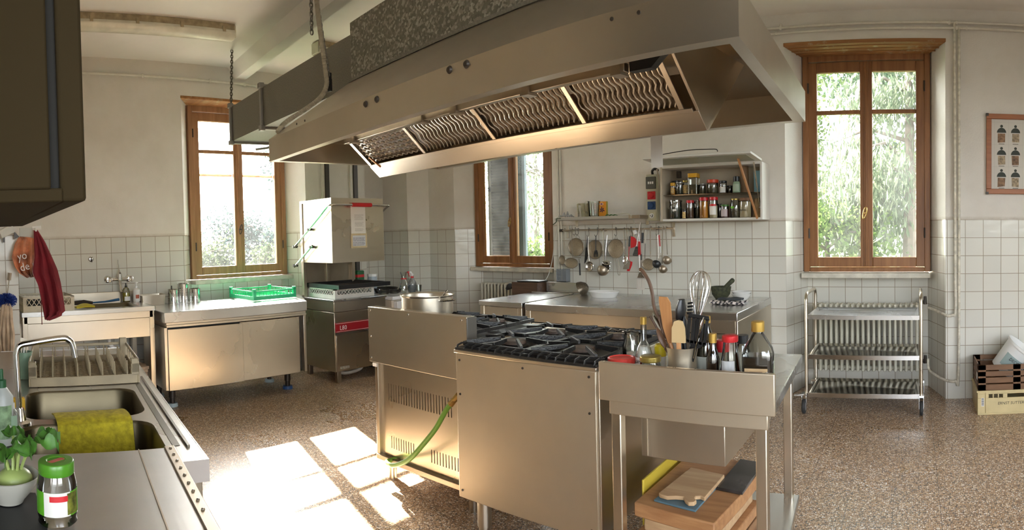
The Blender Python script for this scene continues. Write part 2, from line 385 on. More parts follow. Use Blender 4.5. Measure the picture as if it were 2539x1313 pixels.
# corner pier, the short wall beside it and the window wall
bm, ul = wallmesh()
C1, C2, C3 = (-5.575,5.06), (-5.47,5.335), (-5.035,5.335)
N2 = dict(a=-5.035, b=-3.39)
wq(bm, ul, [V3(XS,5.06,0), V3(*C1,0), V3(*C1,CEIL+.05), V3(XS,5.06,CEIL+.05)], -.465, 0)
wq(bm, ul, [V3(*C1,0), V3(*C2,0), V3(*C2,CEIL+.05), V3(*C1,CEIL+.05)], 0.0, .295)
wq(bm, ul, [V3(*C2,0), V3(*C3,0), V3(*C3,CEIL+.05), V3(*C2,CEIL+.05)], -.435, 0)
F2, FX0, FX1 = 5.60, -4.82, -3.75
wq(bm, ul, [V3(*C3,0), V3(FX0,F2,0), V3(FX0,F2,2.985), V3(*C3,2.985)], 0, .32)
wq(bm, ul, [V3(FX0,F2,0), V3(FX1,F2,0), V3(FX1,F2,1.04), V3(FX0,F2,1.04)], 0, FX1-FX0)
wq(bm, ul, [V3(FX1,F2,0), V3(-3.39,DB,0), V3(-3.39,DB,2.985), V3(FX1,F2,2.985)], 0, .66)
wq(bm, ul, [V3(*C3,2.985), V3(-3.39,DB,2.985), V3(-3.39,DB,CEIL+.05), V3(*C3,CEIL+.05)], 0, 1.7)
wq(bm, ul, [V3(FX0,F2,2.985), V3(FX1,F2,2.985), V3(-3.39,DB,2.985), V3(*C3,2.985)], 0, 1.2)
UBW = 0.4346
N3 = dict(a=-1.07, b=0.27, af=-0.96, bf=0.135, d=0.435, zl=2.985, zs=1.03)
wq(bm, ul, [WB(-3.39,0,0), WB(N3['a'],0,0), WB(N3['a'],0,CEIL+.05), WB(-3.39,0,CEIL+.05)], -3.39-UBW, N3['a']-UBW)
niche(bm, ul, WB, top=CEIL+.05, u=UBW, **N3)
wq(bm, ul, [WB(N3['b'],0,0), WB(3.2,0,0), WB(3.2,0,CEIL+.05), WB(N3['b'],0,CEIL+.05)], N3['b']-UBW, 3.2-UBW)
flat(bm, 'wall_right')
# the partition that ends behind the double sink, and the walls behind the camera with unseen windows widened to brighten the room
mb = MB(); mb.box(-3.66, 3.2, -3.0, -2.9, 0, 0.02)
bm, ul = wallmesh()
wq(bm, ul, [V3(-5.75,0.335,0), V3(-3.65,0.335,0), V3(-3.65,0.335,CEIL+.05), V3(-5.75,0.335,CEIL+.05)][::1], 0, 2.1)
wq(bm, ul, [V3(-3.65,-0.16,0), V3(-3.65,0.335,0), V3(-3.65,0.335,CEIL+.05), V3(-3.65,-0.16,CEIL+.05)], -0.42, 0.075)
wq(bm, ul, [V3(-0.75,-0.16,0), V3(-3.65,-0.16,0), V3(-3.65,-0.16,CEIL+.05), V3(-0.75,-0.16,CEIL+.05)], 0, 2.9)
wq(bm, ul, [V3(-0.75,-0.36,0), V3(-0.75,-0.16,0), V3(-0.75,-0.16,CEIL+.05), V3(-0.75,-0.36,CEIL+.05)], 0, 0.2)
wq(bm, ul, [V3(-0.75,-3.2,0), V3(-0.75,-0.36,0), V3(-0.75,-0.36,CEIL+.05), V3(-0.75,-3.2,CEIL+.05)], 0, 2.84)
flat(bm, 'wall_partition')
bm, ul = wallmesh()
def pierced(bm, ul, W, s0, s1, holes, z0, z1):
    s = s0
    for a, b in holes:
        wq(bm, ul, [W(s,0,0), W(a,0,0), W(a,0,CEIL+.05), W(s,0,CEIL+.05)], s, a)
        wq(bm, ul, [W(a,0,0), W(b,0,0), W(b,0,z0), W(a,0,z0)], a, b); wq(bm, ul, [W(a,0,z1), W(b,0,z1), W(b,0,CEIL+.05), W(a,0,CEIL+.05)], a, b)
        s = b
    wq(bm, ul, [W(s,0,0), W(s1,0,0), W(s1,0,CEIL+.05), W(s,0,CEIL+.05)], s, s1)
pierced(bm, ul, lambda s, n, z: V3(3.2 - s, -3.2, z), 0, 3.95, [(0.25,1.75),(2.1,3.6)], 0.8, 3.0)
flat(bm, 'wall_back')
bm, ul = wallmesh()
pierced(bm, ul, lambda s, n, z: V3(3.2, DB - s, z), 0, DB + 3.2, [(2.9,4.8),(5.6,7.5)], 0.8, 3.0)
flat(bm, 'wall_east')
mb = MB(); mb.box(-6.3, 3.35, -3.35, 5.75, -0.1, 0.0); struct('floor', mb, M_FLOOR, smooth=False)
mb = MB(); mb.box(-6.3, 3.35, -3.35, 5.75, CEIL, CEIL + 0.1); struct('ceiling', mb, M_CEIL, smooth=False)
# ceiling beam, narrower below than above, running out from the left wall
a0, a1 = aZ(579,199,3.112), aZ(829,0,3.112); b0, b1 = aZ(604,202,3.112), aZ(862,0,3.112)
dirb = (a1 - a0).normalized(); dirb2 = (b1 - b0).normalized()
def ext(p, d, x): return p + d * ((x - p.x) / d.x)
q = [ext(a0,dirb,-5.75), ext(b0,dirb,-5.75), ext(b0,dirb,3.2), ext(a0,dirb,3.2)]
up = Vector((0,0,0.125)); off = Vector((0,0.085,0))
mb = MB(); mb.hexa(q, [q[0]+up-off, q[1]+up+off, q[2]+up+off, q[3]+up-off]); struct('ceiling_beam', mb, M_CEIL)
# ------------------------------------------------------------------ windows
def window(name, P, w, zb, zt, muntin, mframe, mglass, rails=(), handle=True, label=None):
    # P(x, d, z): x across from the left jamb, d towards the room, z up
    fr = MB(); bw = 0.052
    def bx(mb, x0, x1, d0, d1, z0, z1): mb.hexa([P(x0,d0,z0),P(x1,d0,z0),P(x1,d1,z0),P(x0,d1,z0)],[P(x0,d0,z1),P(x1,d0,z1),P(x1,d1,z1),P(x0,d1,z1)])
    bx(fr, 0, bw, -.02, .055, zb, zt); bx(fr, w-bw, w, -.02, .055, zb, zt); bx(fr, bw, w-bw, -.02, .055, zt-0.075, zt); bx(fr, bw, w-bw, -.02, .055, zb, zb+0.04)
    root = struct(name, fr, mframe, bev=0.006)
    st, mid = 0.078, w/2
    for k, (x0, x1) in enumerate(((bw-.004, mid+.002), (mid-.002, w-bw+.004))):
        s = MB(); z0, z1 = zb+0.044, zt-0.079
        li, ri = x0 + (st if k == 0 else st*0.72), x1 - (st*0.72 if k == 0 else st)
        bx(s, x0, li, -.01, .04, z0, z1); bx(s, ri, x1, -.01, .04, z0, z1); bx(s, li, ri, -.01, .04, z0, z0+.085); bx(s, li, ri, -.01, .04, z1-.09, z1)
        bx(s, li, ri, -.005, .035, muntin-.018, muntin+.018)
        for rz_ in rails: bx(s, li, ri, -.035, -.005, rz_-.014, rz_+.014)
        sash = obj('window_sash', s, mframe, root, bev=0.005)
        for za, zc in ((z0+.085, muntin-.018), (muntin+.018, z1-.09)):
            g = MB(); bx(g, li, ri, .010, .014, za, zc); obj('window_pane', g, mglass, sash, smooth=False)
    ov = MB(); bx(ov, mid-.024, mid+.024, .036, .052, zb+.05, zt-.085); bx(ov, mid-.010, mid+.010, .05, .060, zb+.05, zt-.085); obj('meeting_stile', ov, mframe, root, bev=0.005)
    if handle:
        h = MB(); zc = zb + 0.52
        h.tube([P(mid-.012,.05,zc), P(mid-.012,.085,zc)], .008, 8)
        pts = [P(mid-.012 + .016*math.cos(a)+.008*math.sin(a), .085, zc + .05*math.sin(a) + .01*math.cos(a)) for a in [2*PI*i/20 for i in range(20)]]
        h.tube(pts, .005, 8, closed=True); obj('window_handle', h, M_BRASS if name != 'window_1' else M_DARKMETAL, root)
    hg = MB()
    for x in (bw, w-bw):
        for zz in (zb+.3, zt-.35): hg.tube([P(x,.058,zz), P(x,.058,zz+.09)], .007, 8)
    obj('hinge', hg, M_DARKMETAL, root)
    return root
def P1(x, d, z): return WA(2.484 + x, -.31 + d, z)
w1 = window('window_1', P1, 1.176, 1.035, 2.885, 2.395, M_FRAMEA, M_GLASSD, rails=(2.15,))
def P3(x, d, z): return Vector((-0.976 + x, 5.40 - d, z))
w3 = window('window_3', P3, 1.13, 1.045, 2.98, 2.46, M_FRAME, M_GLASS)
def P2(x, d, z): return Vector((-4.855 + x, 5.56 - d, z))
w2 = window('window_2', P2, 1.132, 1.045, 2.98, 2.46, M_FRAME, M_GLASS)
mb = MB(); mb.hexa([WA(2.30,.005,2.872), WA(3.77,.005,2.872), WA(3.67,-.27,2.872), WA(2.475,-.27,2.872)], [WA(2.30,.005,2.90), WA(3.77,.005,2.90), WA(3.67,-.27,2.90), WA(2.475,-.27,2.90)]); struct('trim_1', mb, M_FRAMED, bev=.004)
mb = MB(); mb.hexa([V3(-1.075,5.01,2.955), V3(.275,5.01,2.955), V3(.145,5.36,2.955), V3(-.985,5.36,2.955)], [V3(-1.075,5.01,2.985), V3(.275,5.01,2.985), V3(.145,5.36,2.985), V3(-.985,5.36,2.985)])
for i in range(3):
    yy = 5.07 + i * .09; mb.box(-1.05, .24, yy, yy + .012, 2.949, 2.956)
struct('trim_2', mb, M_FRAMED, bev=.003)
for k, (pts, zt) in enumerate((([WA(2.49,-.19,0), WA(3.70,-.19,0), WA(3.68,-.35,0), WA(2.47,-.35,0)], 1.03), ([V3(-.985,5.255,0), V3(.15,5.255,0), V3(.135,5.45,0), V3(-.985,5.45,0)], 1.04), ([V3(-4.90,5.45,0), V3(-3.70,5.45,0), V3(-3.72,5.6,0), V3(-4.86,5.6,0)], 1.04))):
    mb = MB(); mb.hexa([p + Vector((0,0,zt-.045)) for p in pts], [p + Vector((0,0,zt)) for p in pts]); struct('windowsill_%d' % (k+1), mb, M_SILL, bev=.005)
# open louvred shutter leaf outside the second window
sh = thing('window_shutter', 'dark louvred shutter leaf folded outside the middle window', 'shutter', (0,0,0))
mb = MB(); ya = 5.70; xa, xb = -4.80, -4.28
for x in (xa, xb-.05): mb.box(x, x+.05, ya, ya+.035, 1.05, 2.9)
for zz in (1.05, 1.95, 2.84): mb.box(xa, xb, ya, ya+.035, zz, zz+.06)
M_SHUT = plain('shutter_paint', (0.020,0.021,0.015), 0.95, var=0.2); M_SHUT.node_tree.nodes['Principled BSDF'].inputs['Specular IOR Level'].default_value = .1
obj('frame', mb, M_SHUT, sh)
mb = MB()
for i in range(46):
    zz = 1.13 + i * .037
    mb.obox((xa + (xb-xa)/2, ya + .018, zz), (xb - xa - .09, .052, .006), Matrix.Rotation(R(-48), 3, 'X'))
obj('louvre_panel', mb, M_SHUT, sh)
# second leaf seen edge-on past the right-hand pane
sh2 = thing('window_shutter', 'narrow blue grey shutter edge standing open behind the right pane of the middle window', 'shutter', (0,0,0))
mb = MB(); mb.box(-4.262, -4.225, 5.68, 5.72, 1.05, 2.9); obj('frame', mb, plain('shutter_edge', (0.10,0.13,0.16), 0.6), sh2)
# ------------------------------------------------------------------ extractor hood over the island
H0 = aZ(668,401,1.9); H1 = aZ(1832,90,1.9); H0.z = H1.z = 0
HE = (H1 - H0).normalized(); HN = Vector((-HE.y, HE.x, 0)); HL = (H1 - H0).length; HYAW = math.atan2(HE.y, HE.x)
def HP(s, t, z): return H0 + HE * s + HN * t + Vector((0,0,z))
hood = thing('extractor_hood', 'long stainless steel extractor hood hanging over the island', 'extractor hood', H0, HYAW)
# everything below is in the hood's own axes: x along it, y away from the camera, z up
HB, HF = 1.9, 2.035
q = [(0,0),(HL,0),(2.62,1.20),(-.04,1.33)]
def inset(q, d): return [(q[0][0]+d,q[0][1]+d),(q[1][0]-d,q[1][1]+d),(q[2][0]-d,q[2][1]-d),(q[3][0]+d,q[3][1]-d)]
qi = inset(q, .004); lip = inset(q, .045)
pl_t = [(.50,.30),(2.36,.30),(2.30,.92),(.46,.98)]; pi = inset(pl_t, .004); PZ = 2.29
mb = MB()
def loop(qq, z): return [mb.bm.verts.new((x,y,z)) for x, y in qq]
def skin4(A, B): mb.skin(A, B)
o1, o2, o3 = loop(q,HB), loop(q,HF), loop(pl_t,PZ)
skin4(o1,o2); skin4(o2,o3)
i1, i2, i3 = loop(qi,HB+.012), loop(qi,HF-.004), loop(pi,PZ-.006)
skin4(i2,i1); skin4(i3,i2); mb.bm.faces.new(i3)
l1, l2 = loop(lip,HB), loop(lip,HB+.012)
skin4(l1,o1); skin4(l2,l1); skin4(i1,l2)
obj('canopy', mb, M_STEEL, hood, smooth=False)
M_GALV, nt, p, out = newmat('galvanised_sheet')
tc = N(nt, 'ShaderNodeTexCoord'); v1 = N(nt, 'ShaderNodeTexVoronoi'); v1.inputs['Scale'].default_value = 85; nt.links.new(tc.outputs['Object'], v1.inputs['Vector'])
sc_ = N(nt, 'ShaderNodeSeparateColor'); nt.links.new(v1.outputs['Color'], sc_.inputs[0])
r_ = ramp(nt, sc_.outputs[0], ((0.0,(0.13,0.125,0.095)),(0.55,(0.19,0.18,0.14)),(1.0,(0.40,0.385,0.32))))
nt.links.new(r_.outputs[0], p.inputs['Base Color']); p.inputs['Metallic'].default_value = 0.55; p.inputs['Roughness'].default_value = 0.5
M_DUCT = plain('grey_duct_sheet', (0.20,0.19,0.155), 0.5, 0.5, var=0.2, vscale=120)
mb = MB(); top = [(x,y,2.615) for x,y in pl_t]; mb.hexa([(x,y,PZ-.002) for x,y in pl_t], top); obj('plenum_box', mb, M_GALV, hood, bev=.003)
mb = MB()
for a, b in ((0,1),):
    mb.box(pl_t[0][0]-.012, pl_t[1][0]+.012, .288, .30, PZ-.004, PZ+.012)
obj('plenum_flange', mb, M_DUCT, hood)
# pairs of blind plugs and drilled holes along the front skirt
M_PLUG = plain('brown_plug', (0.035,0.025,0.018), 0.35)
def onfront(u, v):
    d = ray(u, v); P = CAMP + d * ((H0 - CAMP).dot(HN) / d.dot(HN)); r = P - H0; return r.dot(HE), P.z
for u, v in ((907,258),(935,246),(1115,173),(1157,159)):
    s, z = onfront(u, v); mb = MB(); mb.lathe([(0,.010),(.010,.008),(.015,.002),(.015,0)], (s,0,z), 14, Matrix.Rotation(R(90),3,'X')); obj('blind_plug', mb, M_PLUG, hood)
for u, v in ((736,307),(756,299),(1517,47),(1584,31)):
    s, z = onfront(u, v); mb = MB(); mb.lathe([(0,.002),(.006,.002),(.0065,0)], (s,0,z), 10, Matrix.Rotation(R(90),3,'X')); obj('drilled_hole', mb, M_PLUG, hood)
# V-shaped filter bank hanging in the middle
BT, BZ = .665, 1.80; TZ = 2.13; tf, tb = .30, 1.03; S0, S1 = .20, 2.40
bank = MB()
bank.prism([(S0,tf,TZ),(S0,BT,BZ),(S0,tb,TZ)], (.012,0,0)); bank.prism([(S1-.012,tf,TZ),(S1-.012,BT,BZ),(S1-.012,tb,TZ)], (.012,0,0))
def fp(s, k, o=0.0):          # a point on the front slope, k from the tip up
    L = Vector((0, tf-BT, TZ-BZ)); nrm = Vector((0, -L.z, L.y)).normalized()
    if nrm.y > 0: nrm = -nrm
    return Vector((s, BT, BZ)) + L * k + nrm * o
def slab(mb, s0, s1, k0, k1, o0, o1): mb.hexa([fp(s0,k0,o0),fp(s1,k0,o0),fp(s1,k1,o0),fp(s0,k1,o0)],[fp(s0,k0,o1),fp(s1,k0,o1),fp(s1,k1,o1),fp(s0,k1,o1)])
slab(bank, S0, S1, 0, .19, -.01, .004)
mb2 = bank; L2 = Vector((0, tb-BT, TZ-BZ))
mb2.hexa([(S0,BT,BZ),(S1,BT,BZ),(S1,BT+.012,BZ),(S0,BT+.012,BZ)],[(S0,tb-.012,TZ),(S1,tb-.012,TZ),(S1,tb,TZ),(S0,tb,TZ)])
fb = obj('filter_bank', bank, M_STEEL, hood, bev=.002)
rail = MB(); slab(rail, S0+.02, S1-.02, .185, .225, 0, .010); slab(rail, S0+.02, S1-.02, .93, .985, 0, .008)
for s in (S0+.02, .78, 1.33, 1.87, S1-.075): slab(rail, s, s+.022, .22, .94, 0, .007)
obj('filter_frame', rail, M_STEEL, hood, bev=.0015)
M_FILT = plain('greasy_filter_sheet', (0.13,0.095,0.06), 0.45, 0.6, var=0.5, vscale=40)
M_FILTB = plain('bare_filter_edge', (0.55,0.48,0.38), 0.35, 0.9)
slots = [(S0+.042,.78),(.802,1.33),(1.352,1.87),(1.892,S1-.075)]
for i, (a, b) in enumerate(slots):
    f = MB(); slab(f, a, b, .225, .93, -.022, -.016); fo = obj('grease_filter', f, M_FILT, hood)
    z = MB()
    if i == 0:          # this one is fitted sideways: its ridges run along the hood
        for r in range(12):
            k = .255 + r * .056
            pts = [fp(a + .006 + (b-a-.012)*j/44, k + (.016 if j % 4 in (1,2) else -.004), -.006) for j in range(45)]
            z.tube(pts, .0042, 5)
    else:
        n = 18
        for r in range(n):
            s = a + .012 + (b-a-.024) * r / (n-1)
            pts = [fp(s + (.008 if j % 4 in (1,2) else -.005), (.235 + .69*j/16), -.006) for j in range(17)]
            z.tube(pts, .0036, 5)
    obj('baffle_ridges', z, M_FILTB, fo)
# lamp batten along the front of the filters, with clips
mb = MB(); mb.box(.60,2.35,.185,.215,1.922,1.952); obj('lamp_batten', mb, M_STEELV, hood, bev=.002)
for u in (872,1040,1125,1303,1530):
    d = ray(u, 250); P = CAMP + d * (((H0 + HN*.18) - CAMP).dot(HN) / d.dot(HN)); s = (P - H0).dot(HE)
    mb = MB(); mb.box(s-.016, s+.016, .176, .186, 1.915, 1.975); mb.box(s-.020, s+.020, .172, .222, 1.912, 1.920); obj('lamp_clip', mb, M_FILTB, hood)
mb = MB(); mb.prism([(2.36,.20,1.922),(2.44,.20,1.922),(2.49,.20,1.965),(2.36,.20,1.965)], (0,.03,0)); obj('junction_cover', mb, M_BLACK, hood)
mb = MB(); a = fp(.285,.34,.004); b = fp(.32,.17,.012); mb.tube([a, b], .006, 8); obj('filter_handle', mb, plain('copper', (0.55,0.25,0.12), 0.35, 1.0), hood)
# ------------------------------------------------------------------ sheet metal duct behind it
D0 = Vector((-4.985, 2.417, 0)); duct = thing('air_duct', 'square grey sheet metal duct running from the hood to the left window', 'duct', D0, HYAW)
dz0, dz1 = 2.335, 2.650; DW = .50; DLn = 2.27
mb = MB(); mb.hexa([(-.02,0,dz0+.005),(DLn,0,dz0-.04),(DLn,DW,dz0-.04),(-.02,DW,dz0+.005)],[(-.02,0,dz1),(DLn,0,dz1-.05),(DLn,DW,dz1-.05),(-.02,DW,dz1)]); obj('duct_box', mb, M_DUCT, duct)
mb = MB()   # rounded blind end
out_ = [(-.02,0)] + [(-.02 - .10*math.sin(PI*i/14), DW/2 - DW/2*math.cos(PI*i/14)) for i in range(1,14)] + [(-.02,DW)]
mb.prism([(x,y,dz0+.004) for x,y in out_], (0,0,dz1-dz0-.05)); obj('end_cap', mb, plain('window_lit_duct_sheet', (0.40,0.42,0.40), 0.5, 0.4), duct)  # lighter tone stands in for window light reflected off the cap
M_FLG = plain('duct_flange', (0.30,0.285,0.26), 0.35, 0.8)
for x, dz in ((-.01,0),(.76,-.012)):
    mb = MB(); z0, z1 = dz0+dz, dz1+dz
    for (ya, yb, za, zb) in ((-.022,.0,z0-.02,z1+.02),(DW,DW+.022,z0-.02,z1+.02),(-.02,DW+.02,z0-.022,z0),(-.02,DW+.02,z1,z1+.022)): mb.box(x, x+.032, ya, yb, za, zb)
    obj('flange', mb, M_FLG, duct, bev=.003)
    mb = MB()
    for yy in (-.01, DW+.01):
        for zz in (z0-.01, z1+.01): mb.box(x-.008, x+.040, yy-.022, yy+.022, zz-.022, zz+.022)
    obj('flange_corner', mb, M_FLG, duct, bev=.006)
mb = MB(); mb.tube([(.05,DW-.04,dz0-.035),(-.13,DW-.22,dz0-.045)], .012, 8); obj('hanger_rod', mb, M_FLG, duct)
# ------------------------------------------------------------------ chains and the flexible conduit
M_CHAIN = plain('chain_steel', (0.16,0.14,0.11), 0.4, 0.9)
def chain(name, label, p0, p1, link=.034, r=.0034):
    p0, p1 = Vector(p0), Vector(p1); t = thing(name, label, 'chain', p0, group=None)
    L = (p1 - p0).length; d = (p1 - p0).normalized(); n = int(L / (link*.72)); mb = MB()
    a = d.cross(Vector((0,1,0))).normalized(); b = d.cross(a)
    for i in range(n):
        c = d * (L*(i+.5)/n); w = a if i % 2 else b
        pts = [c + w*(link*.27*math.cos(2*PI*k/12)) + d*(link*.5*math.sin(2*PI*k/12)) for k in range(12)]
        mb.tube(pts, r, 5, closed=True)
    obj('links', mb, M_CHAIN, t); hk = MB(); hk.tube(arc(-d*.012, .012, 0, 2*PI, 12)[:-1], .003, 6, closed=True); obj('hook_eye', hk, M_CHAIN, t)
    return t
e1 = HP(.30,.42,2.30); pA = aD(817,205,(Vector((e1.x,e1.y,0))).length); r1_ = math.hypot(pA.x, pA.y)
chain('hanging_chain', 'thin steel chain hanging from the ceiling to the end flange of the duct', (lambda P: (P.x, P.y, CEIL))(aZ(575,124,CEIL)), duct.matrix_basis @ Vector((.004,.0,dz1+.03)), .04, .0045)
tA_ = aD(777,-60,r1_*.98)
chain('hanging_chain', 'steel chain beside the ribbed conduit, fastened to the sloping left end of the hood', tA_, aD(817,198,r1_), .03, .0036)
chain('hanging_chain', 'short loose end of chain dangling above the hood', aD(770,-60,r1_*.97), aD(773,85,r1_*.97), .034, .004)
pts = [aD(780,-60,r1_*.985), aD(789,40,r1_*.985), aD(800,120,r1_*.99), aD(808,180,r1_*.995), aD(809,215,r1_), aD(790,246,r1_*1.0), aD(748,277,r1_*1.005), aD(706,305,r1_*1.01), aD(688,328,r1_*1.0)]
cp = curve(pts, 14); L = sum((b-a).length for a, b in zip(cp, cp[1:]))
acc = [0]
for a, b in zip(cp, cp[1:]): acc.append(acc[-1] + (b-a).length)
fine = []; nr = int(L/.0045); j = 0
for i in range(nr):
    dd = L*i/(nr-1)
    while j < len(acc)-2 and acc[j+1] < dd: j += 1
    fine.append(cp[j].lerp(cp[j+1], (dd-acc[j])/max(1e-6, acc[j+1]-acc[j])))
con = thing('flexible_conduit', 'ribbed cream conduit dropping from the ceiling to the left end of the hood', 'conduit', pts[4])
mb = MB(); mb.tube([p - pts[4] for p in fine], [.0155 if i % 2 else .0135 for i in range(len(fine))], 10); obj('ribbed_hose', mb, plain('ribbed_conduit', (0.38,0.32,0.22), 0.5, var=.15, vscale=30), con)
mb = MB(); k = aD(818,212,r1_) - pts[4]; mb.obox(k, (.03,.012,.07)); mb.obox(k + Vector((0,0,.05)), (.012,.02,.05)); obj('hook_bracket', mb, M_IRON, con)
# ------------------------------------------------------------------ fluorescent battens
M_DIFF = plain('yellowed_diffuser', (0.66,0.62,0.50), 0.25, var=0.1, vscale=10)
M_BATT = plain('stained_batten', (0.38,0.30,0.18), 0.6, var=0.35, vscale=15)
def lamp(label, a, b, z):
    d = (b - a); d.z = 0; L = d.length; t = thing('fluorescent_lamp', label, 'ceiling lamp', (a.x, a.y, z), math.atan2(d.y, d.x), 'ceiling battens')
    mb = MB(); mb.box(0, L, -.06, .06, .055, .11); obj('batten', mb, M_BATT, t, bev=.004)
    prof = [(-.068,.055),(-.078,.03),(-.06,.0),(-.03,-.016),(.03,-.016),(.06,.0),(.078,.03),(.068,.055)]
    mb = MB(); mb.prism([(.0,y,zz) for y,zz in prof], (L,0,0)); obj('diffuser', mb, M_DIFF, t, bev=.004)
    for i in range(4):
        x = L*(.08 + .28*i); mb = MB(); mb.box(x-.012, x+.012, -.086, -.068, .03, .075); mb.box(x-.012, x+.012, .068, .086, .03, .075); obj('diffuser_clip', mb, M_BATT, t)
    tb = MB(); tb.box(L, L+.012, -.055, .055, .0, .10); obj('end_cap', tb, M_DIFF, t, bev=.004)
    return t
LZ = CEIL - .11
la, lb = aZ(190,64,LZ+.02), aZ(576,92,LZ+.02)
lamp('long yellowed fluorescent batten on the ceiling beside the dark wall cupboard', la, lb, LZ)
lc = aZ(783,128,LZ+.02); ld = lb - la; ld.normalize()
lamp('fluorescent batten partly hidden by the duct beyond the ceiling beam', lc + ld*1.4, lc, LZ)
# ------------------------------------------------------------------ wall and ceiling pipes
def pipe(label, pts, r, clips=(), m=None, cat='pipe', name='wall_pipe'):
    c = Vector(pts[0]); t = thing(name, label, cat, c); mb = MB(); mb.tube([Vector(p) - c for p in pts], r, 12); obj('tube', mb, m or M_PAINT, t)
    for q in clips:
        mb = MB(); mb.ball(Vector(q) - c, r*1.5, 6, (1,1,1.15)); obj('fitting', mb, m or M_PAINT, t)
    return t
pipe('white painted pipe running high along the left wall under the ceiling', [WA(.36,.03,3.062)] + [WA(s,.03,3.062) for s in (1,2,3)] + [WA(4.55,.03,3.062)], .013, [WA(1.9,.03,3.062), WA(2.62,.03,3.062), WA(3.02,.03,3.062), WA(3.16,.03,3.062), WA(3.2,.03,3.062)])
zt1, zt2 = 3.105, 3.060
pipe('upper of two painted pipes along the wall above the right-hand window, with its branch down to the radiator', [(-1.25,4.985,zt1),(3.1,4.985,zt1)], .011, [(-1.09,4.985,zt1),(-1.09,4.995,zt1+.02),(.30,4.985,zt1),(.36,4.985,zt1),(.92,4.985,zt1)])
pipe('lower of two painted pipes along the wall above the right-hand window', [(-1.25,4.985,zt2),(3.1,4.985,zt2)], .010, [(-1.13,4.985,zt2),(.36,4.985,zt2),(.44,4.985,zt2)])
xv1, xv2 = aY(2367,300,4.985).x, aY(2378,300,4.985).x
zr1, zr2 = aY(2366,782,4.985).z, aY(2375,945,4.985).z
rr = Vector((.135,5.30,0))
pipe('chipped cream pipe going down beside the right-hand window to the upper radiator valve', curve([(xv1,4.985,zt1),(xv1+.004,4.985,1.2),(xv1+.006,4.985,zr1+.05),(xv1-.02,4.985,zr1+.005),(xv1-.06,4.99,zr1),(.24,5.05,zr1+.012),(.165,5.19,zr1+.03),(.13,5.24,zr1+.035)], 6), .0115, m=M_RUST)
pipe('chipped cream pipe going down beside the right-hand window to the lower radiator valve', curve([(xv2,4.985,zt2),(xv2,4.985,1.2),(xv2-.006,4.985,zr2+.05),(xv2-.03,4.985,zr2+.005),(xv2-.07,4.99,zr2),(.24,5.05,zr2+.01),(.15,5.18,zr2+.04),(.13,5.22,zr2+.07),(.128,5.24,zr2+.14)], 6), .0115, m=M_RUST)
# dark uprights and a conduit on the breast behind the dishwasher
for u, w_, lab in ((806,.055,'dark steel upright on the left wall behind the dishwasher, nearer the window'),(876,.06,'dark steel upright on the left wall behind the dishwasher, nearer the corner')):
    s = (lambda d: d * ((DA) / d.dot(nA)))(ray(u, 450)).dot(tA)
    t = thing('steel_upright', lab, 'pipe', WA(s,.0,0), .021); mb = MB(); mb.box(.004,.05,-w_/2,w_/2,0,CEIL); obj('channel', mb, M_DARKMETAL, t, bev=.004)
    mb = MB(); mb.box(.004,.03,-w_/2-.035,-w_/2,1.5,CEIL); obj('plaster_strip', mb, M_PAINT, t)
# twin white conduits beside the middle window
for u, lab in ((1382,'thin white conduit on the wall right of the middle window, nearer the window'),(1388.5,'thin white conduit on the wall right of the middle window, nearer the shelf')):
    x = aY(u, 450, 5.0).x; pipe(lab, [(x,5.005,.86),(x,5.005,CEIL)], .009, cat='conduit', name='wall_conduit')
# ------------------------------------------------------------------ more shape helpers
def rrect(cx, cy, hx, hy, r, n=5):
    out = []
    for k, (sx, sy) in enumerate(((1,1),(-1,1),(-1,-1),(1,-1))):
        for i in range(n+1):
            a = PI/2*k + PI/2*i/n
            out.append((cx + sx*(hx-r) + r*math.cos(a), cy + sy*(hy-r) + r*math.sin(a)))
    return out
def holed(mb, x0, x1, y0, y1, z, hole, r, depth, wall=0.9, basin=None):
    # a flat top of extent x0..x1, y0..y1 with a rounded basin (cx, cy, hx, hy) pressed into it
    cx, cy, hx, hy = hole; n = 5
    inn = rrect(cx, cy, hx, hy, r, n); outer = rrect((x0+x1)/2, (y0+y1)/2, (x1-x0)/2, (y1-y0)/2, 1e-4, n)
    V = lambda pts, zz: [mb.bm.verts.new((x, y, zz)) for x, y in pts]
    A, B = V(outer, z), V(inn, z)
    mb.skin(A, B)
    if basin is not None: mb = basin; B = V(inn, z)
    C = V(rrect(cx, cy, hx-.006, hy-.006, r*.95, n), z-.008); D = V(rrect(cx, cy, hx*wall, hy*wall, r*.8, n), z-depth+.02); E = V(rrect(cx, cy, hx*wall-.02, hy*wall-.02, r*.7, n), z-depth)
    mb.skin(B, C); mb.skin(C, D); mb.skin(D, E); mb.bm.faces.new(E)
def lathe_obj(name, prof, m, parent, loc=(0,0,0), n=28, rot=None):
    mb = MB(); mb.lathe(prof, loc, n, rot); return obj(name, mb, m, parent)
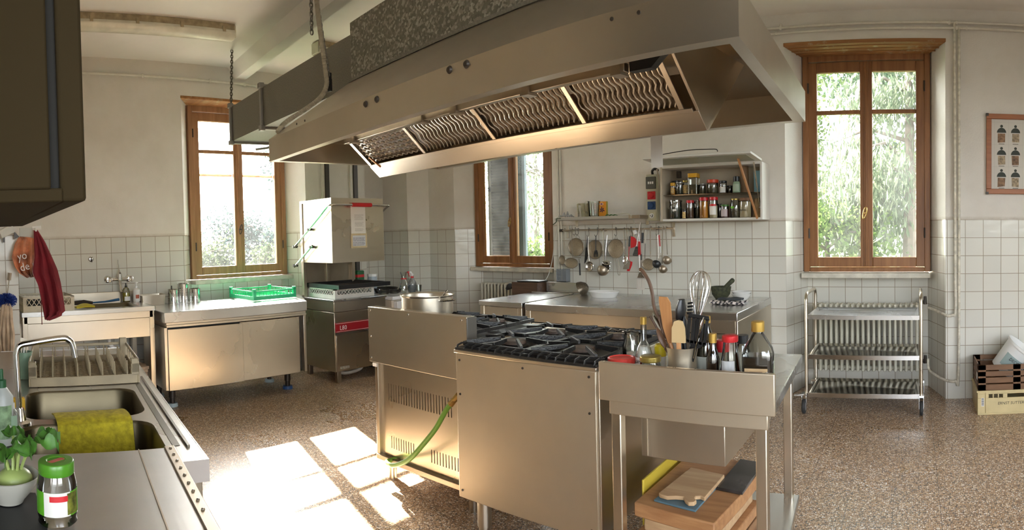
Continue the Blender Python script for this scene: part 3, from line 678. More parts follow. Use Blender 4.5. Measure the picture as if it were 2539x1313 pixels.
def crate_walls(mb, hx, hy, z0, z1, t, lattice, openx=False):
    # a rack or crate: solid base band, open lattice band above, top rim; lattice(mb, p, q, za, zb) fills one side
    zb = z0 + (z1-z0)*.42
    for (xa, xb, ya, yb) in ((-hx,hx,-hy,-hy+t),(-hx,hx,hy-t,hy),(-hx,-hx+t,-hy+t,hy-t),(hx-t,hx,-hy+t,hy-t)):
        low = openx and xb == -hx+t
        mb.box(xa, xb, ya, yb, z0, zb*.9 if low else zb)
        if not low: mb.box(xa, xb, ya, yb, z1-.012, z1)
    for sx in (-1,1):
        for sy in (-1,1): mb.box(min(sx*hx,sx*(hx-.03)), max(sx*hx,sx*(hx-.03)), min(sy*hy,sy*(hy-.03)), max(sy*hy,sy*(hy-.03)), zb, z1)
    for p, q in (((-hx+.03,-hy+t/2),(hx-.03,-hy+t/2)),((-hx+.03,hy-t/2),(hx-.03,hy-t/2)),((-hx+t/2,-hy+.03),(-hx+t/2,hy-.03)),((hx-t/2,-hy+.03),(hx-t/2,hy-.03))): 
        if not (openx and p[0] == q[0] < 0): lattice(mb, p, q, zb, z1-.012)
def diag(n):
    def f(mb, p, q, za, zb):
        p, q = Vector((*p,0)), Vector((*q,0))
        for i in range(n):
            a, b = p.lerp(q, i/n), p.lerp(q, (i+1)/n)
            mb.beam(a + Vector((0,0,za)), b + Vector((0,0,zb)), .005, .005); mb.beam(b + Vector((0,0,za)), a + Vector((0,0,zb)), .005, .005)
    return f
def posts(n):
    def f(mb, p, q, za, zb):
        p, q = Vector((*p,0)), Vector((*q,0))
        for i in range(1, n): c = p.lerp(q, i/n); mb.beam(c + Vector((0,0,za)), c + Vector((0,0,zb)), .006, .006)
    return f
def bottle(name, label, cat, loc, prof, m, cap=None, capm=None, liquid=None, lm=None, lab=None, labm=None, n=24, group=None, rz=0, sx=1, sy=1):
    t = thing(name, label, cat, loc, rz, group); mb = MB(); mb.lathe(prof, (0,0,0), n, None, sx, sy); obj('body', mb, m, t)
    if cap: mb = MB(); mb.lathe(cap, (0,0,0), n); obj('cap', mb, capm, t, bev=.0008)
    if liquid: mb = MB(); mb.lathe(liquid, (0,0,0), n, None, sx, sy); obj('contents', mb, lm, t)
    if lab:     # (radius, z0, z1, a0, a1): a curved paper label
        r, z0, z1, a0, a1 = lab; mb = MB(); mb.sheet(lambda a, b: (r*sx*math.cos(a0+(a1-a0)*a), r*sy*math.sin(a0+(a1-a0)*a), z0+(z1-z0)*b), 12, 1, 0); obj('label', mb, labm, t)
    return t
def fit(t, u, vtop, wpx, y, r0, h0):
    # scale a thing standing at depth y so that its width and its top agree with the photograph
    p = aY(u, vtop, y); k = wpx/2*(y/math.cos((u-UB)/FPX))/FPX/r0
    t.scale = (k, k, (p.z - t.location.z)/h0); return t
JG = glass('jar_glass', (0.93,0.95,0.93), 0.02, gloss=0.25)
GG = glass('green_bottle_glass', (0.10,0.16,0.04), 0.03, gloss=0.3)
BG = glass('brown_bottle_glass', (0.20,0.07,0.02), 0.03, gloss=0.3)
# ------------------------------------------------------------------ worktop cabinet under the left window
WX, WZ = -4.795, 0.845
cab = thing('worktop_cabinet', 'low stainless cabinet with two sliding doors under the left window', 'cabinet', (WX,1.645,0))
pol = [(0,0),(0,1.408),(-.765,1.80),(-.80,.015)]
mb = MB(); mb.prism([(x,y,WZ-.09) for x,y in pol], (0,0,.09)); obj('worktop', mb, M_STEELT, cab, bev=.004)
mb = MB(); mb.box(-.62,-.012,.02,1.40,.735,.755); mb.box(-.62,-.004,.02,1.40,.715,.735); obj('door_track', mb, M_STEEL, cab, bev=.002)
mb = MB(); mb.box(-.62,-.06,.03,1.37,.185,.715); obj('carcass', mb, M_IRON, cab)
mb = MB(); mb.box(-.03,-.008,.03,.735,.18,.70); obj('sliding_door', mb, M_STEELV, cab, bev=.004)
mb = MB(); mb.box(-.050,-.028,.715,1.335,.18,.706); obj('sliding_door', mb, M_STEELV, cab, bev=.004)
mb = MB(); mb.box(-.62,-.012,1.372,1.40,.185,.715); obj('side_panel', mb, M_STEEL, cab, bev=.003)
mb = MB(); mb.box(-.62,-.012,.0,.028,.185,.715); obj('side_panel', mb, M_STEEL, cab, bev=.003)
for k, (x, y) in enumerate(((-.20,.12),(-.20,1.29),(-.56,.12),(-.56,1.29))):
    mb = MB(); mb.lathe([(.03,.19),(.03,.08),(.024,.078),(.024,.03),(.024,.02)], (x,y,0), 14); lg = obj('leg', mb, M_DARKMETAL, cab)
    mb = MB(); mb.lathe([(.0,.03),(.045,.03),(.05,.0),(0,.0)], (x,y,0), 16); obj('foot', mb, plain('blue_foot', (0.03,0.08,0.22), .5) if k == 1 else plain('grey_foot', (0.35,0.42,0.42), .5), lg)
# green dishwasher basket on it
def dish_rack(name, label, loc, rz, h, hz, m, side, spikes, group=None, cat='rack'):
    t = thing(name, label, cat, loc, rz, group); mb = MB(); crate_walls(mb, h, h, .012, hz, .006, side)
    for sx in (-1,1):
        for sy in (-1,1): mb.box(min(sx*h,sx*(h-.03)), max(sx*h,sx*(h-.03)), min(sy*h,sy*(h-.03)), max(sy*h,sy*(h-.03)), hz, hz+.018)
    obj('frame', mb, m, t, bev=.0015)
    mb = MB()
    for i in range(13):
        x = -h + .02 + (2*h-.04)*i/12; mb.box(x-.002, x+.002, -h+.01, h-.01, .014, .022); mb.box(-h+.01, h-.01, x-.002, x+.002, .014, .022)
    obj('floor_grid', mb, m, t)
    if spikes:
        n = spikes
        for i in range(n):
            mb = MB(); x = -h+.04+(2*h-.08)*i/(n-1); mb.box(x-.002,x+.002,-h+.03,h-.03,.014,.026)
            for j in range(n): y = -h+.04+(2*h-.08)*j/(n-1); mb.cyl((x,y,.018), (x,y,hz-.012), .0035, .0015, 5)
            obj('peg_row', mb, m, t)
    return t
M_GREEN = plain('green_rack_plastic', (0.02,0.33,0.14), 0.35)
dish_rack('dishwasher_basket', 'bright green plastic dishwasher basket on the sunlit worktop', (-5.36,2.885,WZ), R(3), .245, .10, M_GREEN, posts(11), 9)
# perforated cutlery tubes and the steel food pan at the shaded end
def perf_tube(loc, r, h, label, grp):
    t = thing('cutlery_tube', label, 'cutlery holder', loc, random.uniform(0,1), grp)
    n, m_ = 36, int(h/.011); mb = MB(); rings = []
    for j in range(m_+1): rings.append([mb.bm.verts.new((r*math.cos(2*PI*i/n), r*math.sin(2*PI*i/n), h*j/m_)) for i in range(n)])
    for j in range(m_):
        for i in range(n):
            if 2 <= j < m_-2 and j % 2 == 0 and i % 2 == 0 and (i // 2) % 6 != 5:
                q = [rings[j][i], rings[j][(i+1)%n], rings[j+1][(i+1)%n], rings[j+1][i]]; c = sum((v.co for v in q), Vector())/4
                inn = [mb.bm.verts.new(v.co.lerp(c, .42)) for v in q]
                for a in range(4): mb.bm.faces.new([q[a], q[(a+1)%4], inn[(a+1)%4], inn[a]])
            else: mb.bm.faces.new([rings[j][i], rings[j][(i+1)%n], rings[j+1][(i+1)%n], rings[j+1][i]])
    mb.bm.faces.new(rings[0][::-1]); obj('tube', mb, M_CHROME, t)
    mb = MB(); mb.tube([(r*math.cos(a), r*math.sin(a), h) for a in [2*PI*i/30 for i in range(30)]], .0025, 6, closed=True); obj('rim', mb, M_CHROME, t)
    return t
g_ = 'cutlery tubes on the left worktop'
perf_tube((-5.50,1.985,WZ), .052, .135, 'short perforated cutlery tube with a handle sticking out, beside the steel food pan', g_)
perf_tube((-5.52,2.095,WZ), .054, .185, 'tallest perforated steel cutlery tube, in the middle of the three on the worktop', g_)
perf_tube((-5.46,2.195,WZ), .052, .135, 'short perforated cutlery tube closest to the left window', g_)
kn = thing('table_knife', 'dark knife handle sticking out of the short cutlery tube', 'knife', (-5.52,1.975,WZ+.006)); mb = MB(); mb.tube([(0,0,.0),(.004,.0,.12),(.006,.002,.165)], [.004,.009,.006], 8, flat=.5); obj('handle', mb, M_DARKMETAL, kn)
pn = thing('food_pan', 'rectangular steel food pan standing in the corner of the left worktop', 'pan', (-5.50,1.76,WZ+.001), R(0))
mb = MB(); q = rrect(0,0,.075,.115,.02,4); q2 = rrect(0,0,.083,.123,.022,4); q3 = rrect(0,0,.098,.138,.02,4); V = lambda qq, z: [mb.bm.verts.new((x,y,z)) for x,y in qq]
a, b, c, d = V(q,0), V(q2,.098), V(q3,.10), V(q3,.097); mb.skin(a,b); mb.skin(b,c); mb.skin(c,d); mb.bm.faces.new(a[::-1]); obj('pan_body', mb, M_STEEL, pn)
# ------------------------------------------------------------------ sink unit at the far left
SX, SZ = -4.95, .89
sk = thing('sink_unit', 'stainless sink unit on legs against the left wall, below the mixer tap', 'sink', (SX,.47,0))
M_BASIN = steel('shade_toned_basin', (0.17,0.14,0.085), .36, 0, smudge=.3)  # steel darkened in its colour for the dim surroundings it would mirror
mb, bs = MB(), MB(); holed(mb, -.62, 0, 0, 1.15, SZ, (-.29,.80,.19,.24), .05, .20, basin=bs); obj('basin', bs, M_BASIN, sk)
for (x0,x1,y0,y1) in ((-.004,0,0,1.15),(-.62,0,1.146,1.15),(-.62,0,0,.004)): mb.box(x0,x1,y0,y1,SZ-.036,SZ)
obj('sink_top', mb, M_STEELT, sk)
mb = MB(); mb.box(-.645,-.62,0,1.15,SZ-.03,SZ+.095); obj('splashback', mb, M_STEEL, sk, bev=.004)
mb = MB(); mb.box(-.045,-.015,.045,1.11,SZ-.26,SZ-.095); obj('apron_panel', mb, M_STEEL, sk, bev=.003)
mb = MB(); mb.box(-.05,-.008,.02,1.13,SZ-.095,SZ-.036); obj('front_rail', mb, M_STEEL, sk, bev=.003)
for x, y in ((-.03,.03),(-.03,1.12),(-.59,.03),(-.59,1.12)):
    mb = MB(); mb.box(x-.022,x+.022,y-.022,y+.022,.0,SZ-.036); obj('leg', mb, M_STEELV, sk, bev=.003)
mb = MB(); mb.box(-.60,-.02,.03,1.12,.20,.235); obj('lower_shelf', mb, M_STEEL, sk, bev=.003)
mb = MB(); mb.tube([(-.29,.80,.69),(-.29,.80,.55),(-.29,.86,.50),(-.45,.86,.50)], .02, 10); obj('drain_pipe', mb, M_WHITE, sk)
M_CLOTH = [plain('folded_cloth_a', (0.42,0.30,0.20), 0.9, var=.3, vscale=25), plain('folded_cloth_b', (0.30,0.12,0.06), 0.9, var=.3, vscale=25), plain('folded_cloth_c', (0.45,0.42,0.36), 0.9, var=.2, vscale=25)]
def folded(label, loc, sx, sy, h, m, name='folded_cloth', layers=3, grp=None):
    t = thing(name, label, 'cloth', loc, 0, grp); mb = MB(); rnd = random.Random(hash(label) % 999)
    for k in range(layers):
        z0 = h*k/layers; o = rnd.uniform(-.008,.008)
        mb.sheet(lambda a, b: (o + sx*(a-.5), sy*(b-.5)*(1+.06*math.sin(9*a+k)), z0 + h/layers*.9 + .006*math.sin(7*a+3*k)*math.sin(6*b)), 12, 8, h/layers*.85)
    obj('folds', mb, m, t); return t
folded('folded tan cloths on the shelf under the far sink, upper pile', (-5.30,1.36,.237), .34, .26, .20, M_CLOTH[1], layers=4)
folded('loosely folded striped cloth at the front of the shelf under the far sink', (-5.08,1.40,.237), .20, .30, .14, M_CLOTH[0], layers=5)
# mixer tap on the tiles above it
s0 = 1.595; fz = 1.10; tp = thing('mixer_tap', 'chrome wall mixer tap above the far sink', 'tap', WA(s0,0,fz), .021)
mb = MB(); mb.cyl((.06,-.10,0), (.06,.10,0), .018, n=16); mb.cyl((.06,0,-.01),(.06,0,.05),.026,n=16); obj('valve_body', mb, M_CHROME, tp, bev=.002)
for y in (-.105,.105):
    mb = MB(); mb.lathe([(.0,.0),(.036,.0),(.034,.018),(.02,.03),(.02,.06),(.028,.066),(.028,.09),(0,.095)], (0,y,0), 18, Matrix.Rotation(R(90),3,'Y')); obj('wall_union', mb, M_CHROME, tp)
mb = MB(); mb.tube(curve([(.06,0,.0),(.075,0,-.05),(.10,0,-.085),(.12,0,-.125)],5), [.016]*10+[.014]*6, 12); obj('spout', mb, M_CHROME, tp)
mb = MB(); mb.tube([(.06,0,.05),(.062,-.004,.09),(.064,-.012,.185)], [.02,.006,.004], 8); obj('lever', mb, M_CHROME, tp)
h_ = WA(1.335,0,1.30); hk = thing('wall_hook', 'small suction hook on the tiles left of the mixer tap', 'hook', h_, .021); lathe_obj('pad', [(0,.004),(.022,.003),(.026,0)], M_CHROME, hk, rot=Matrix.Rotation(R(90),3,'Y')); mb = MB(); mb.tube([(.004,0,.0),(.02,0,-.005),(.024,.004,-.03)], .004, 8); obj('peg', mb, M_DARKMETAL, hk)
# things around that sink
yb = glass('yellow_soap', (0.55,0.50,0.10), .05, gloss=.2)
bottle('soap_bottle', 'clear dispenser bottle with yellow dish soap behind the far sink', 'bottle', (-5.50,1.515,SZ), [(0,0),(.034,0),(.038,.01),(.038,.09),(.026,.125),(.012,.135)], JG, [(0,.135),(.012,.135),(.012,.15),(.006,.152),(.006,.175),(0,.175)], M_BLACK, [(0,.003),(.034,.004),(.036,.085),(0,.088)], plain('yellow_liquid', (0.42,0.34,0.04), .2), (.0385,.01,.05,R(-40),R(60)), M_PAPER)
hs = bottle('hand_soap', 'white pump bottle of hand soap beside the yellow dish soap', 'bottle', (-5.46,1.605,SZ), [(0,0),(.030,0),(.033,.008),(.033,.11),(.02,.125),(.012,.128)], M_WHITE, [(0,.128),(.014,.128),(.014,.145),(.005,.148),(.005,.17),(.018,.172),(.018,.18),(0,.182)], M_WHITE, lab=(.0335,.015,.10,R(-55),R(55)), labm=M_PAPER)
mb = MB(); mb.sheet(lambda a,b: (.0340*math.cos(R(-30+60*a)), .0340*math.sin(R(-30+60*a)), .03+.035*b), 6, 2); obj('picture_mark', mb, plain('rust_print', (0.4,0.10,0.05), .6), hs)
M_CREAM = plain('cream_crate_plastic', (0.55,0.49,0.36), 0.45, var=.12, vscale=14)
ck = thing('glass_rack', 'cream lattice-sided plastic crate standing on the left end of the far sink', 'crate', (-5.19,.70,SZ), R(1))
mb = MB(); crate_walls(mb, .225, .215, .0, .125, .006, diag(9)); mb.box(-.22,.22,-.21,.21,.003,.008); obj('crate_body', mb, M_CREAM, ck)
cl = obj('dark_cloth', (lambda mb: mb.sheet(lambda a,b: (-5.19+.18*(a-.5)*2, .62+.22*(b-.5), SZ+.075+.025*math.sin(5*a)*math.cos(4*b)), 14, 10, .05))(MB()), plain('dark_cloth', (0.03,0.035,0.035), .9)); tag(cl, 'dark cloth lying inside the cream crate on the far sink', 'cloth')
yc = obj('rubber_gloves', (lambda mb: mb.sheet(lambda a,b: (-5.06+.09*math.cos(5*a)*.4+.10*b, .93+.16*a, SZ+.018+.018*math.sin(PI*a)*math.sin(PI*b)), 14, 8, .014))(MB()), plain('yellow_rubber', (0.50,0.42,0.03), .5)); tag(yc, 'yellow rubber glove lying flat on the rim of the far sink', 'glove')
bk = thing('dish_brush', 'dark bristled brush with a blue handle lying across the far sink', 'brush', (-5.36,1.02,SZ+.02)); mb = MB(); mb.tube([(0,.14,0),(.02,.25,.005),(.03,.38,.02)], [.014,.016,.026], 10, flat=.5); obj('handle', mb, plain('blue_cloth_handle', (0.02,0.11,0.24), .6), bk); mb = MB(); mb.tube([(-.02,-.06,.0),(0,.06,.008),(0,.14,0)], [.018,.022,.012], 10); obj('bristles', mb, plain('dark_bristle', (0.035,0.025,0.018), .9), bk)
# ------------------------------------------------------------------ hood dishwasher
DX = -4.85; dw = thing('hood_dishwasher', 'stainless hood dishwasher with a raised square hood, right of the left window', 'dishwasher', (DX,3.40,0))
DWd, DD = .66, .58
mb = MB(); mb.box(-DD,0,0,DWd,.70,.82); obj('wash_tank', mb, M_STEEL, dw, bev=.004)
mb = MB(); mb.box(-DD-.012,.012,-.012,DWd+.012,.80,.822); obj('tank_rim', mb, M_STEELT, dw, bev=.004)
mb = MB(); mb.box(-DD+.005,-.006,.005,DWd-.005,.11,.695); obj('lower_cabinet', mb, M_STEELV, dw, bev=.004)
mb = MB(); mb.box(-.006,.008,.012,DWd-.012,.115,.485); obj('front_panel', mb, M_STEELV, dw, bev=.003)
mb = MB(); mb.box(-.004,.012,.008,DWd-.008,.50,.595); cp_ = obj('control_panel', mb, plain('red_panel', (0.30,0.012,0.018), .35), dw, bev=.002)
mb = MB(); mb.box(-.004,.014,.008,DWd-.008,.476,.499); obj('panel_strip', mb, M_STEELT, dw)
wl = plain('white_print', (0.8,0.75,0.72), .6)
text('model_lettering', 'L80', .062, wl, dw, (.0128,.055,.523), (R(90),0,R(90)), .0003, sx=.95)
mb = MB(); [mb.box(.0125,.0132,.43+.042*i,.455+.042*i,.55,.572) for i in range(4)]; obj('indicator_symbols', mb, wl, dw)
mb = MB(); mb.box(.0122,.0128,.01,.64,.586,.5885); mb.box(.0122,.0128,.01,.64,.507,.5095); obj('panel_pinstripe', mb, wl, dw)
mb = MB(); mb.box(.012,.02,.595,.63,.535,.575); obj('rocker_switch', mb, M_BLACK, dw, bev=.003)
mb = MB(); mb.box(.008,.0088,.05,.165,.135,.162); obj('worn_sticker', mb, plain('worn_sticker', (0.40,0.35,0.28), .6, var=.5, vscale=60), dw)
for x, y in ((-.03,.05),(-.03,.61),(-.54,.05),(-.54,.61)): mb = MB(); mb.box(x-.024,x+.024,y-.024,y+.024,0,.115); obj('leg', mb, M_STEELD, dw, bev=.004)
mb = MB(); mb.box(-DD+.0,-DD+.02,.0,DWd,.82,1.62); mb.box(-DD+.02,-DD+.06,-.01,.03,.82,1.80); mb.box(-DD+.02,-DD+.06,DWd-.03,DWd+.01,.82,1.80); mb.box(-DD+.02,-DD+.04,.30,.34,.82,1.30); obj('rear_column', mb, M_STEELD, dw, bev=.003)
mb = MB(); o1, o2 = [(-DD,.0),(0,.0),(0,DWd),(-DD,DWd)], None
V = lambda qq, z, d=0: [mb.bm.verts.new((x + (d if x < -.1 else -d), y + (d if y < .1 else -d), z)) for x, y in qq]
A, B, C, D_ = V(o1,1.185), V(o1,1.825), V(o1,1.185,.006), V(o1,1.80,.02); mb.skin(A,B); mb.bm.faces.new(B); mb.skin(C,A); mb.skin(D_,C); mb.bm.faces.new(D_[::-1]); obj('wash_hood', mb, M_STEELV, dw)
hp = [(-.67,-.035,1.345),(-.60,-.035,1.375),(-.20,-.035,1.62),(-.03,-.035,1.728),(.04,-.03,1.752),(.06,.02,1.755)]
pp = curve(hp,5) + [Vector((.06,.64,1.755))] + curve([(.06,.66,1.755),(.055,.695,1.75),(.0,.70,1.73),(-.10,.70,1.67)],5); mb = MB(); mb.tube(pp, .011, 10); obj('hood_handle', mb, M_CHROME, dw)
mb = MB(); mb.cyl((.06,.215,1.755),(.06,.455,1.755),.021,n=16); obj('grip', mb, M_RED, dw, bev=.003)
mb = MB(); mb.tube([(-.66,-.035,1.135),(-.30,-.035,1.36)], .011, 10); obj('link_rod', mb, M_CHROME, dw)
for p in ((-.36,-.02,1.525),(-.33,-.02,1.345),(-.66,-.025,1.15),(-.66,-.025,1.35)): mb = MB(); mb.tube([(p[0],-.05,p[2]),(p[0],.004,p[2])], .014, 10); obj('pivot', mb, M_DARKMETAL, dw)
mb = MB(); mb.tube(curve([(-.15,.1,.09),(-.18,.25,.04),(-.2,.45,.05),(-.2,.5,.12)],6), .018, 8); obj('drain_hose', mb, M_PAINT, dw)
# the notes taped to the hood
def ink_lines(mb, x, y0, y1, ztop, n, dz, h=.0022, ragged=.25, seed=1):
    rnd = random.Random(seed)
    for i in range(n):
        y = y0; end = y1 - (y1-y0)*rnd.uniform(0, ragged)
        while y < end: w_ = rnd.uniform(.006,.02); mb.box(x, x+.0002, y, min(y+w_, end), ztop-i*dz-h, ztop-i*dz); y += w_ + .004
n1 = thing('instruction_sheet', 'printed instruction sheet taped high on the dishwasher hood', 'sheet of paper', (DX+.002,3.40+.235,1.46)); mb = MB(); mb.box(0,.0015,0,.185,0,.315); obj('sheet', mb, M_PAPER, n1)
mb = MB(); ink_lines(mb,.0016,.045,.165,.20,7,.0085); ink_lines(mb,.0016,.05,.17,.125,6,.008,seed=3); ink_lines(mb,.0016,.05,.165,.06,4,.008,seed=5); obj('printed_lines', mb, plain('grey_ink', (0.25,0.22,0.2), .8), n1)
mt = plain('brown_tape', (0.30,0.18,0.07), .4)
for y in (-.012,.145): mb = MB(); mb.box(.0005,.0022,y,y+.05,.295,.318); obj('tape', mb, mt, n1)
n2 = thing('handwritten_note', 'handwritten note framed in masking tape below the printed sheet on the dishwasher', 'note', (DX+.004,3.40+.228,1.325)); mb = MB(); mb.box(0,.001,0,.205,0,.145); obj('masking_tape_border', mb, plain('masking_tape', (0.58,0.48,0.30), .7, var=.1), n2)
mb = MB(); mb.box(.001,.0018,.022,.185,.018,.125); obj('card', mb, plain('bluish_card', (0.62,0.64,0.68), .6), n2); mb = MB(); ink_lines(mb,.0019,.028,.178,.102,3,.014,.0045,.12,8); ink_lines(mb,.0019,.028,.178,.056,3,.013,.0045,.1,9); obj('handwriting', mb, plain('blue_black_ink', (0.05,0.06,0.12), .7), n2)
# white rack and black tray lying in the open dishwasher
rk = thing('white_glass_rack', 'white lattice-sided rack sitting in the open hood dishwasher', 'rack', (DX-.31,3.40+.31,.823)); mb = MB(); crate_walls(mb, .25, .25, .0, .095, .006, diag(11)); mb.box(-.245,.245,-.245,.245,.002,.007); obj('rack_body', mb, plain('white_rack', (0.66,0.63,0.57), .4, var=.08), rk)
ty = thing('black_tray', 'black rimmed tray laid on top of the white rack in the dishwasher', 'tray', (DX-.27,3.40+.34,.920)); mb = MB(); holed(mb, -.31,.31,-.30,.36,.045,(0,.03,.27,.29),.03,.03,.97); mb.box(-.31,.31,-.30,-.296,.004,.045); mb.box(-.31,.31,.356,.36,.004,.045); mb.box(-.31,-.306,-.30,.36,.004,.045); mb.box(.306,.31,-.30,.36,.004,.045); obj('tray_body', mb, M_BLACK, ty)
# ------------------------------------------------------------------ white under-counter appliance right of it
AX, AY = -4.80, 4.115; ap = thing('white_dishwasher', 'small white domestic dishwasher standing right of the hood dishwasher', 'dishwasher', (AX,AY,0))
wm = plain('white_enamel', (0.70,0.69,0.69), .3)
mb = MB(); mb.box(-.62,0,0,.635,.765,.80); obj('worktop', mb, wm, ap, bev=.006)
mb = MB(); mb.box(-.60,-.03,.01,.625,.06,.76); obj('housing', mb, plain('beige_enamel', (0.55,0.47,0.37), .4), ap)
mb = MB(); mb.box(-.03,.03,.04,.665,.66,.748); cpn = obj('control_panel', mb, wm, ap, bev=.004)
mb = MB(); mb.box(-.03,.02,.04,.665,.06,.65); obj('door', mb, wm, ap, bev=.004)
mb = MB(); mb.box(.030,.0305,.27,.32,.722,.730); obj('maker_badge', mb, M_INK, ap)
mb = MB(); mb.box(-.55,-.05,.02,.62,0,.06); obj('plinth', mb, M_BLACK, ap)
AZ = .80
cf = bottle('glass_carafe', 'glass carafe with a red band on the white dishwasher', 'carafe', (-5.02,4.475,AZ), [(0,.003),(.046,.0),(.052,.01),(.053,.05),(.045,.11),(.027,.155),(.024,.175),(.03,.20),(.042,.235)], JG); mb = MB(); mb.lathe([(.027,.155),(.034,.156),(.034,.166),(.027,.167)], (0,0,0), 24); obj('red_band', mb, M_RED, cf)
sp = bottle('spray_bottle', 'spray bottle with red trigger and blue-grey cleaner on the white dishwasher', 'spray bottle', (-5.00,4.585,AZ), [(0,0),(.034,0),(.045,.03),(.05,.085),(.045,.115),(.02,.155),(.014,.165)], glass('frosted_bottle', (0.75,0.76,0.76), .1, veil=.25, gloss=.2), [(0,.162),(.018,.162),(.018,.182),(0,.182)], M_RED, [(0,.004),(.031,.004),(.044,.034),(.0485,.085),(0,.088)], plain('blue_grey_cleaner', (0.06,0.09,0.11), .3))
mb = MB(); mb.tube([(0,0,.18),(0,-.005,.205),(0,-.02,.225),(0,-.045,.232)], [.012,.012,.013,.009], 10); mb.tube([(0,-.0,.205),(0,.02,.2)], [.012,.006], 8); obj('spray_head', mb, M_WHITE, sp); mb = MB(); mb.tube(curve([(0,-.05,.232),(0,-.052,.21),(0,-.043,.18)],4), .007, 8, flat=.6); mb.tube([(0,-.045,.232),(0,-.07,.23)], .009, 8); obj('trigger', mb, M_RED, sp)
bottle('drinking_glass', 'small empty tumbler at the right end of the white dishwasher', 'glass', (-5.02,4.70,AZ), [(0,.003),(.026,.0),(.032,.075),(.030,.075),(.024,.008),(0,.008)], JG)
for k, (x, y, r, lab) in enumerate(((-5.12,4.27,.085,'round glass dish on the white dishwasher, beside the black tray'),(-5.10,4.40,.09,'shallow glass bowl beside the carafe on the white dishwasher'))):
    bottle('glass_bowl', lab, 'bowl', (x,y,AZ), [(0,.004),(r*.55,.0),(r*.8,.02),(r,.05),(r*.97,.05),(r*.77,.024),(r*.5,.008),(0,.008)], JG)
dt = thing('dark_pan', 'dark roasting dish lying behind the glass bowls', 'pan', (-5.28,4.42,AZ)); lathe_obj('dish', [(0,.0),(.12,0),(.15,.055),(.145,.055),(.115,.008),(0,.008)], M_IRON, dt)
gb = thing('detergent_bottle', 'green detergent bottle with a red band behind the dishwasher tray', 'bottle', (-5.40,4.15,.80), R(8)); mb = MB(); mb.prism([(x,y,0) for x,y in rrect(0,0,.032,.055,.02,4)], (0,0,.26)); obj('bottle_body', mb, plain('green_bottle', (0.015,0.10,0.03), .35), gb, bev=.012); mb = MB(); mb.prism([(x,y,.185) for x,y in rrect(0,0,.0325,.0555,.02,4)], (0,0,.03)); obj('red_band', mb, M_RED, gb)
wb = thing('detergent_tub', 'pale blue and white detergent tub next to the green bottle', 'tub', (-5.36,4.30,.80)); lathe_obj('tub_body', [(0,0),(.05,0),(.056,.17),(.052,.19)], plain('pale_tub', (0.42,0.48,0.52), .4), wb); lathe_obj('lid', [(.05,.185),(.06,.186),(.06,.215),(0,.218)], M_WHITE, wb)
# ------------------------------------------------------------------ the cooking island: boiling-top unit, range and work table, backs to the camera
UX0, UX1, UY = -2.775, -2.0, 2.20
u1 = thing('cooker_unit', 'stainless cooker with a tall back panel and slotted rear, left end of the island', 'cooker', (UX0, UY, 0))
W1 = UX1 - UX0; UD = .64
mb = MB(); mb.box(0, W1, -.012, .0, .700, 1.018); mb.box(0, W1, 0, .05, 1.005, 1.018); mb.box(0, .004, 0, .05, .70, 1.018); obj('back_panel', mb, M_STEEL, u1, bev=.003)
mb = MB(); mb.box(W1-.006, W1+.004, -.012, .062, .895, 1.015); obj('panel_end_cap', mb, plain('grey_end_cap', (0.10,0.09,0.075), .45), u1, bev=.012)
for x, z in ((.02,1.0),(.02,.85),(.02,.725),(.35,1.0),(.74,1.0),(.74,.86)):
    mb = MB(); mb.lathe([(0,.004),(.006,.003),(.007,0)], (x,-.012,z), 10, Matrix.Rotation(R(90),3,'X')); obj('screw', mb, M_CHROME, u1)
mb = MB(); X0 = .06; X1 = .73     # rear plate with two rows of cooling slots, seen below the back panel
def slotted(mb, x0, x1, z0, z1, y, rows):
    # rows: (slot x list, slot z0, slot z1); builds strips around the slots so that they are real openings
    zs = sorted({z0, z1} | {r[1] for r in rows} | {r[2] for r in rows})
    for za, zb in zip(zs, zs[1:]):
        row = [r for r in rows if r[1] <= za + 1e-6 and r[2] >= zb - 1e-6]
        if not row: mb.box(x0, x1, y, y+.003, za, zb); continue
        x = x0
        for sx in sorted(row[0][0]): mb.box(x, sx-.0035, y, y+.003, za, zb); x = sx + .0035
        mb.box(x, x1, y, y+.003, za, zb)
up = [.13 + .0215*i for i in range(24)]; lo = [.145 + .0205*i for i in range(10)] + [.47 + .0215*i for i in range(11)]
slotted(mb, X0, X1+.02, .165, .70, .022, [(up,.485,.585),(lo,.215,.285)])
obj('rear_plate', mb, M_STEELV, u1, smooth=False)
mb = MB(); mb.box(.035,.0615,-.0,.03,.15,.70); mb.box(.035,W1-.03,-.006,.03,.135,.165); mb.box(W1-.06,W1-.03,0,.03,.15,.70); obj('rear_frame', mb, M_STEELD, u1, bev=.003)
mb = MB(); mb.box(.035,W1-.03,.05,UD,.14,.69); obj('body', mb, M_STEELD, u1)
mb = MB(); mb.box(.0,W1-.005,.052,UD,.69,.895); obj('hob_box', mb, M_STEEL, u1, bev=.004)
for x, y in ((.065,.09),(W1-.07,.09),(.065,UD-.06),(W1-.07,UD-.06)): mb = MB(); mb.lathe([(.032,.14),(.032,.07),(.026,.068),(.024,.0),(0,0)], (x,y,0), 16); obj('leg', mb, M_STEELV, u1)
mb = MB(); mb.box(.02,.055,-.004,.004,.672,.692); obj('rating_label', mb, M_PAPER, u1)
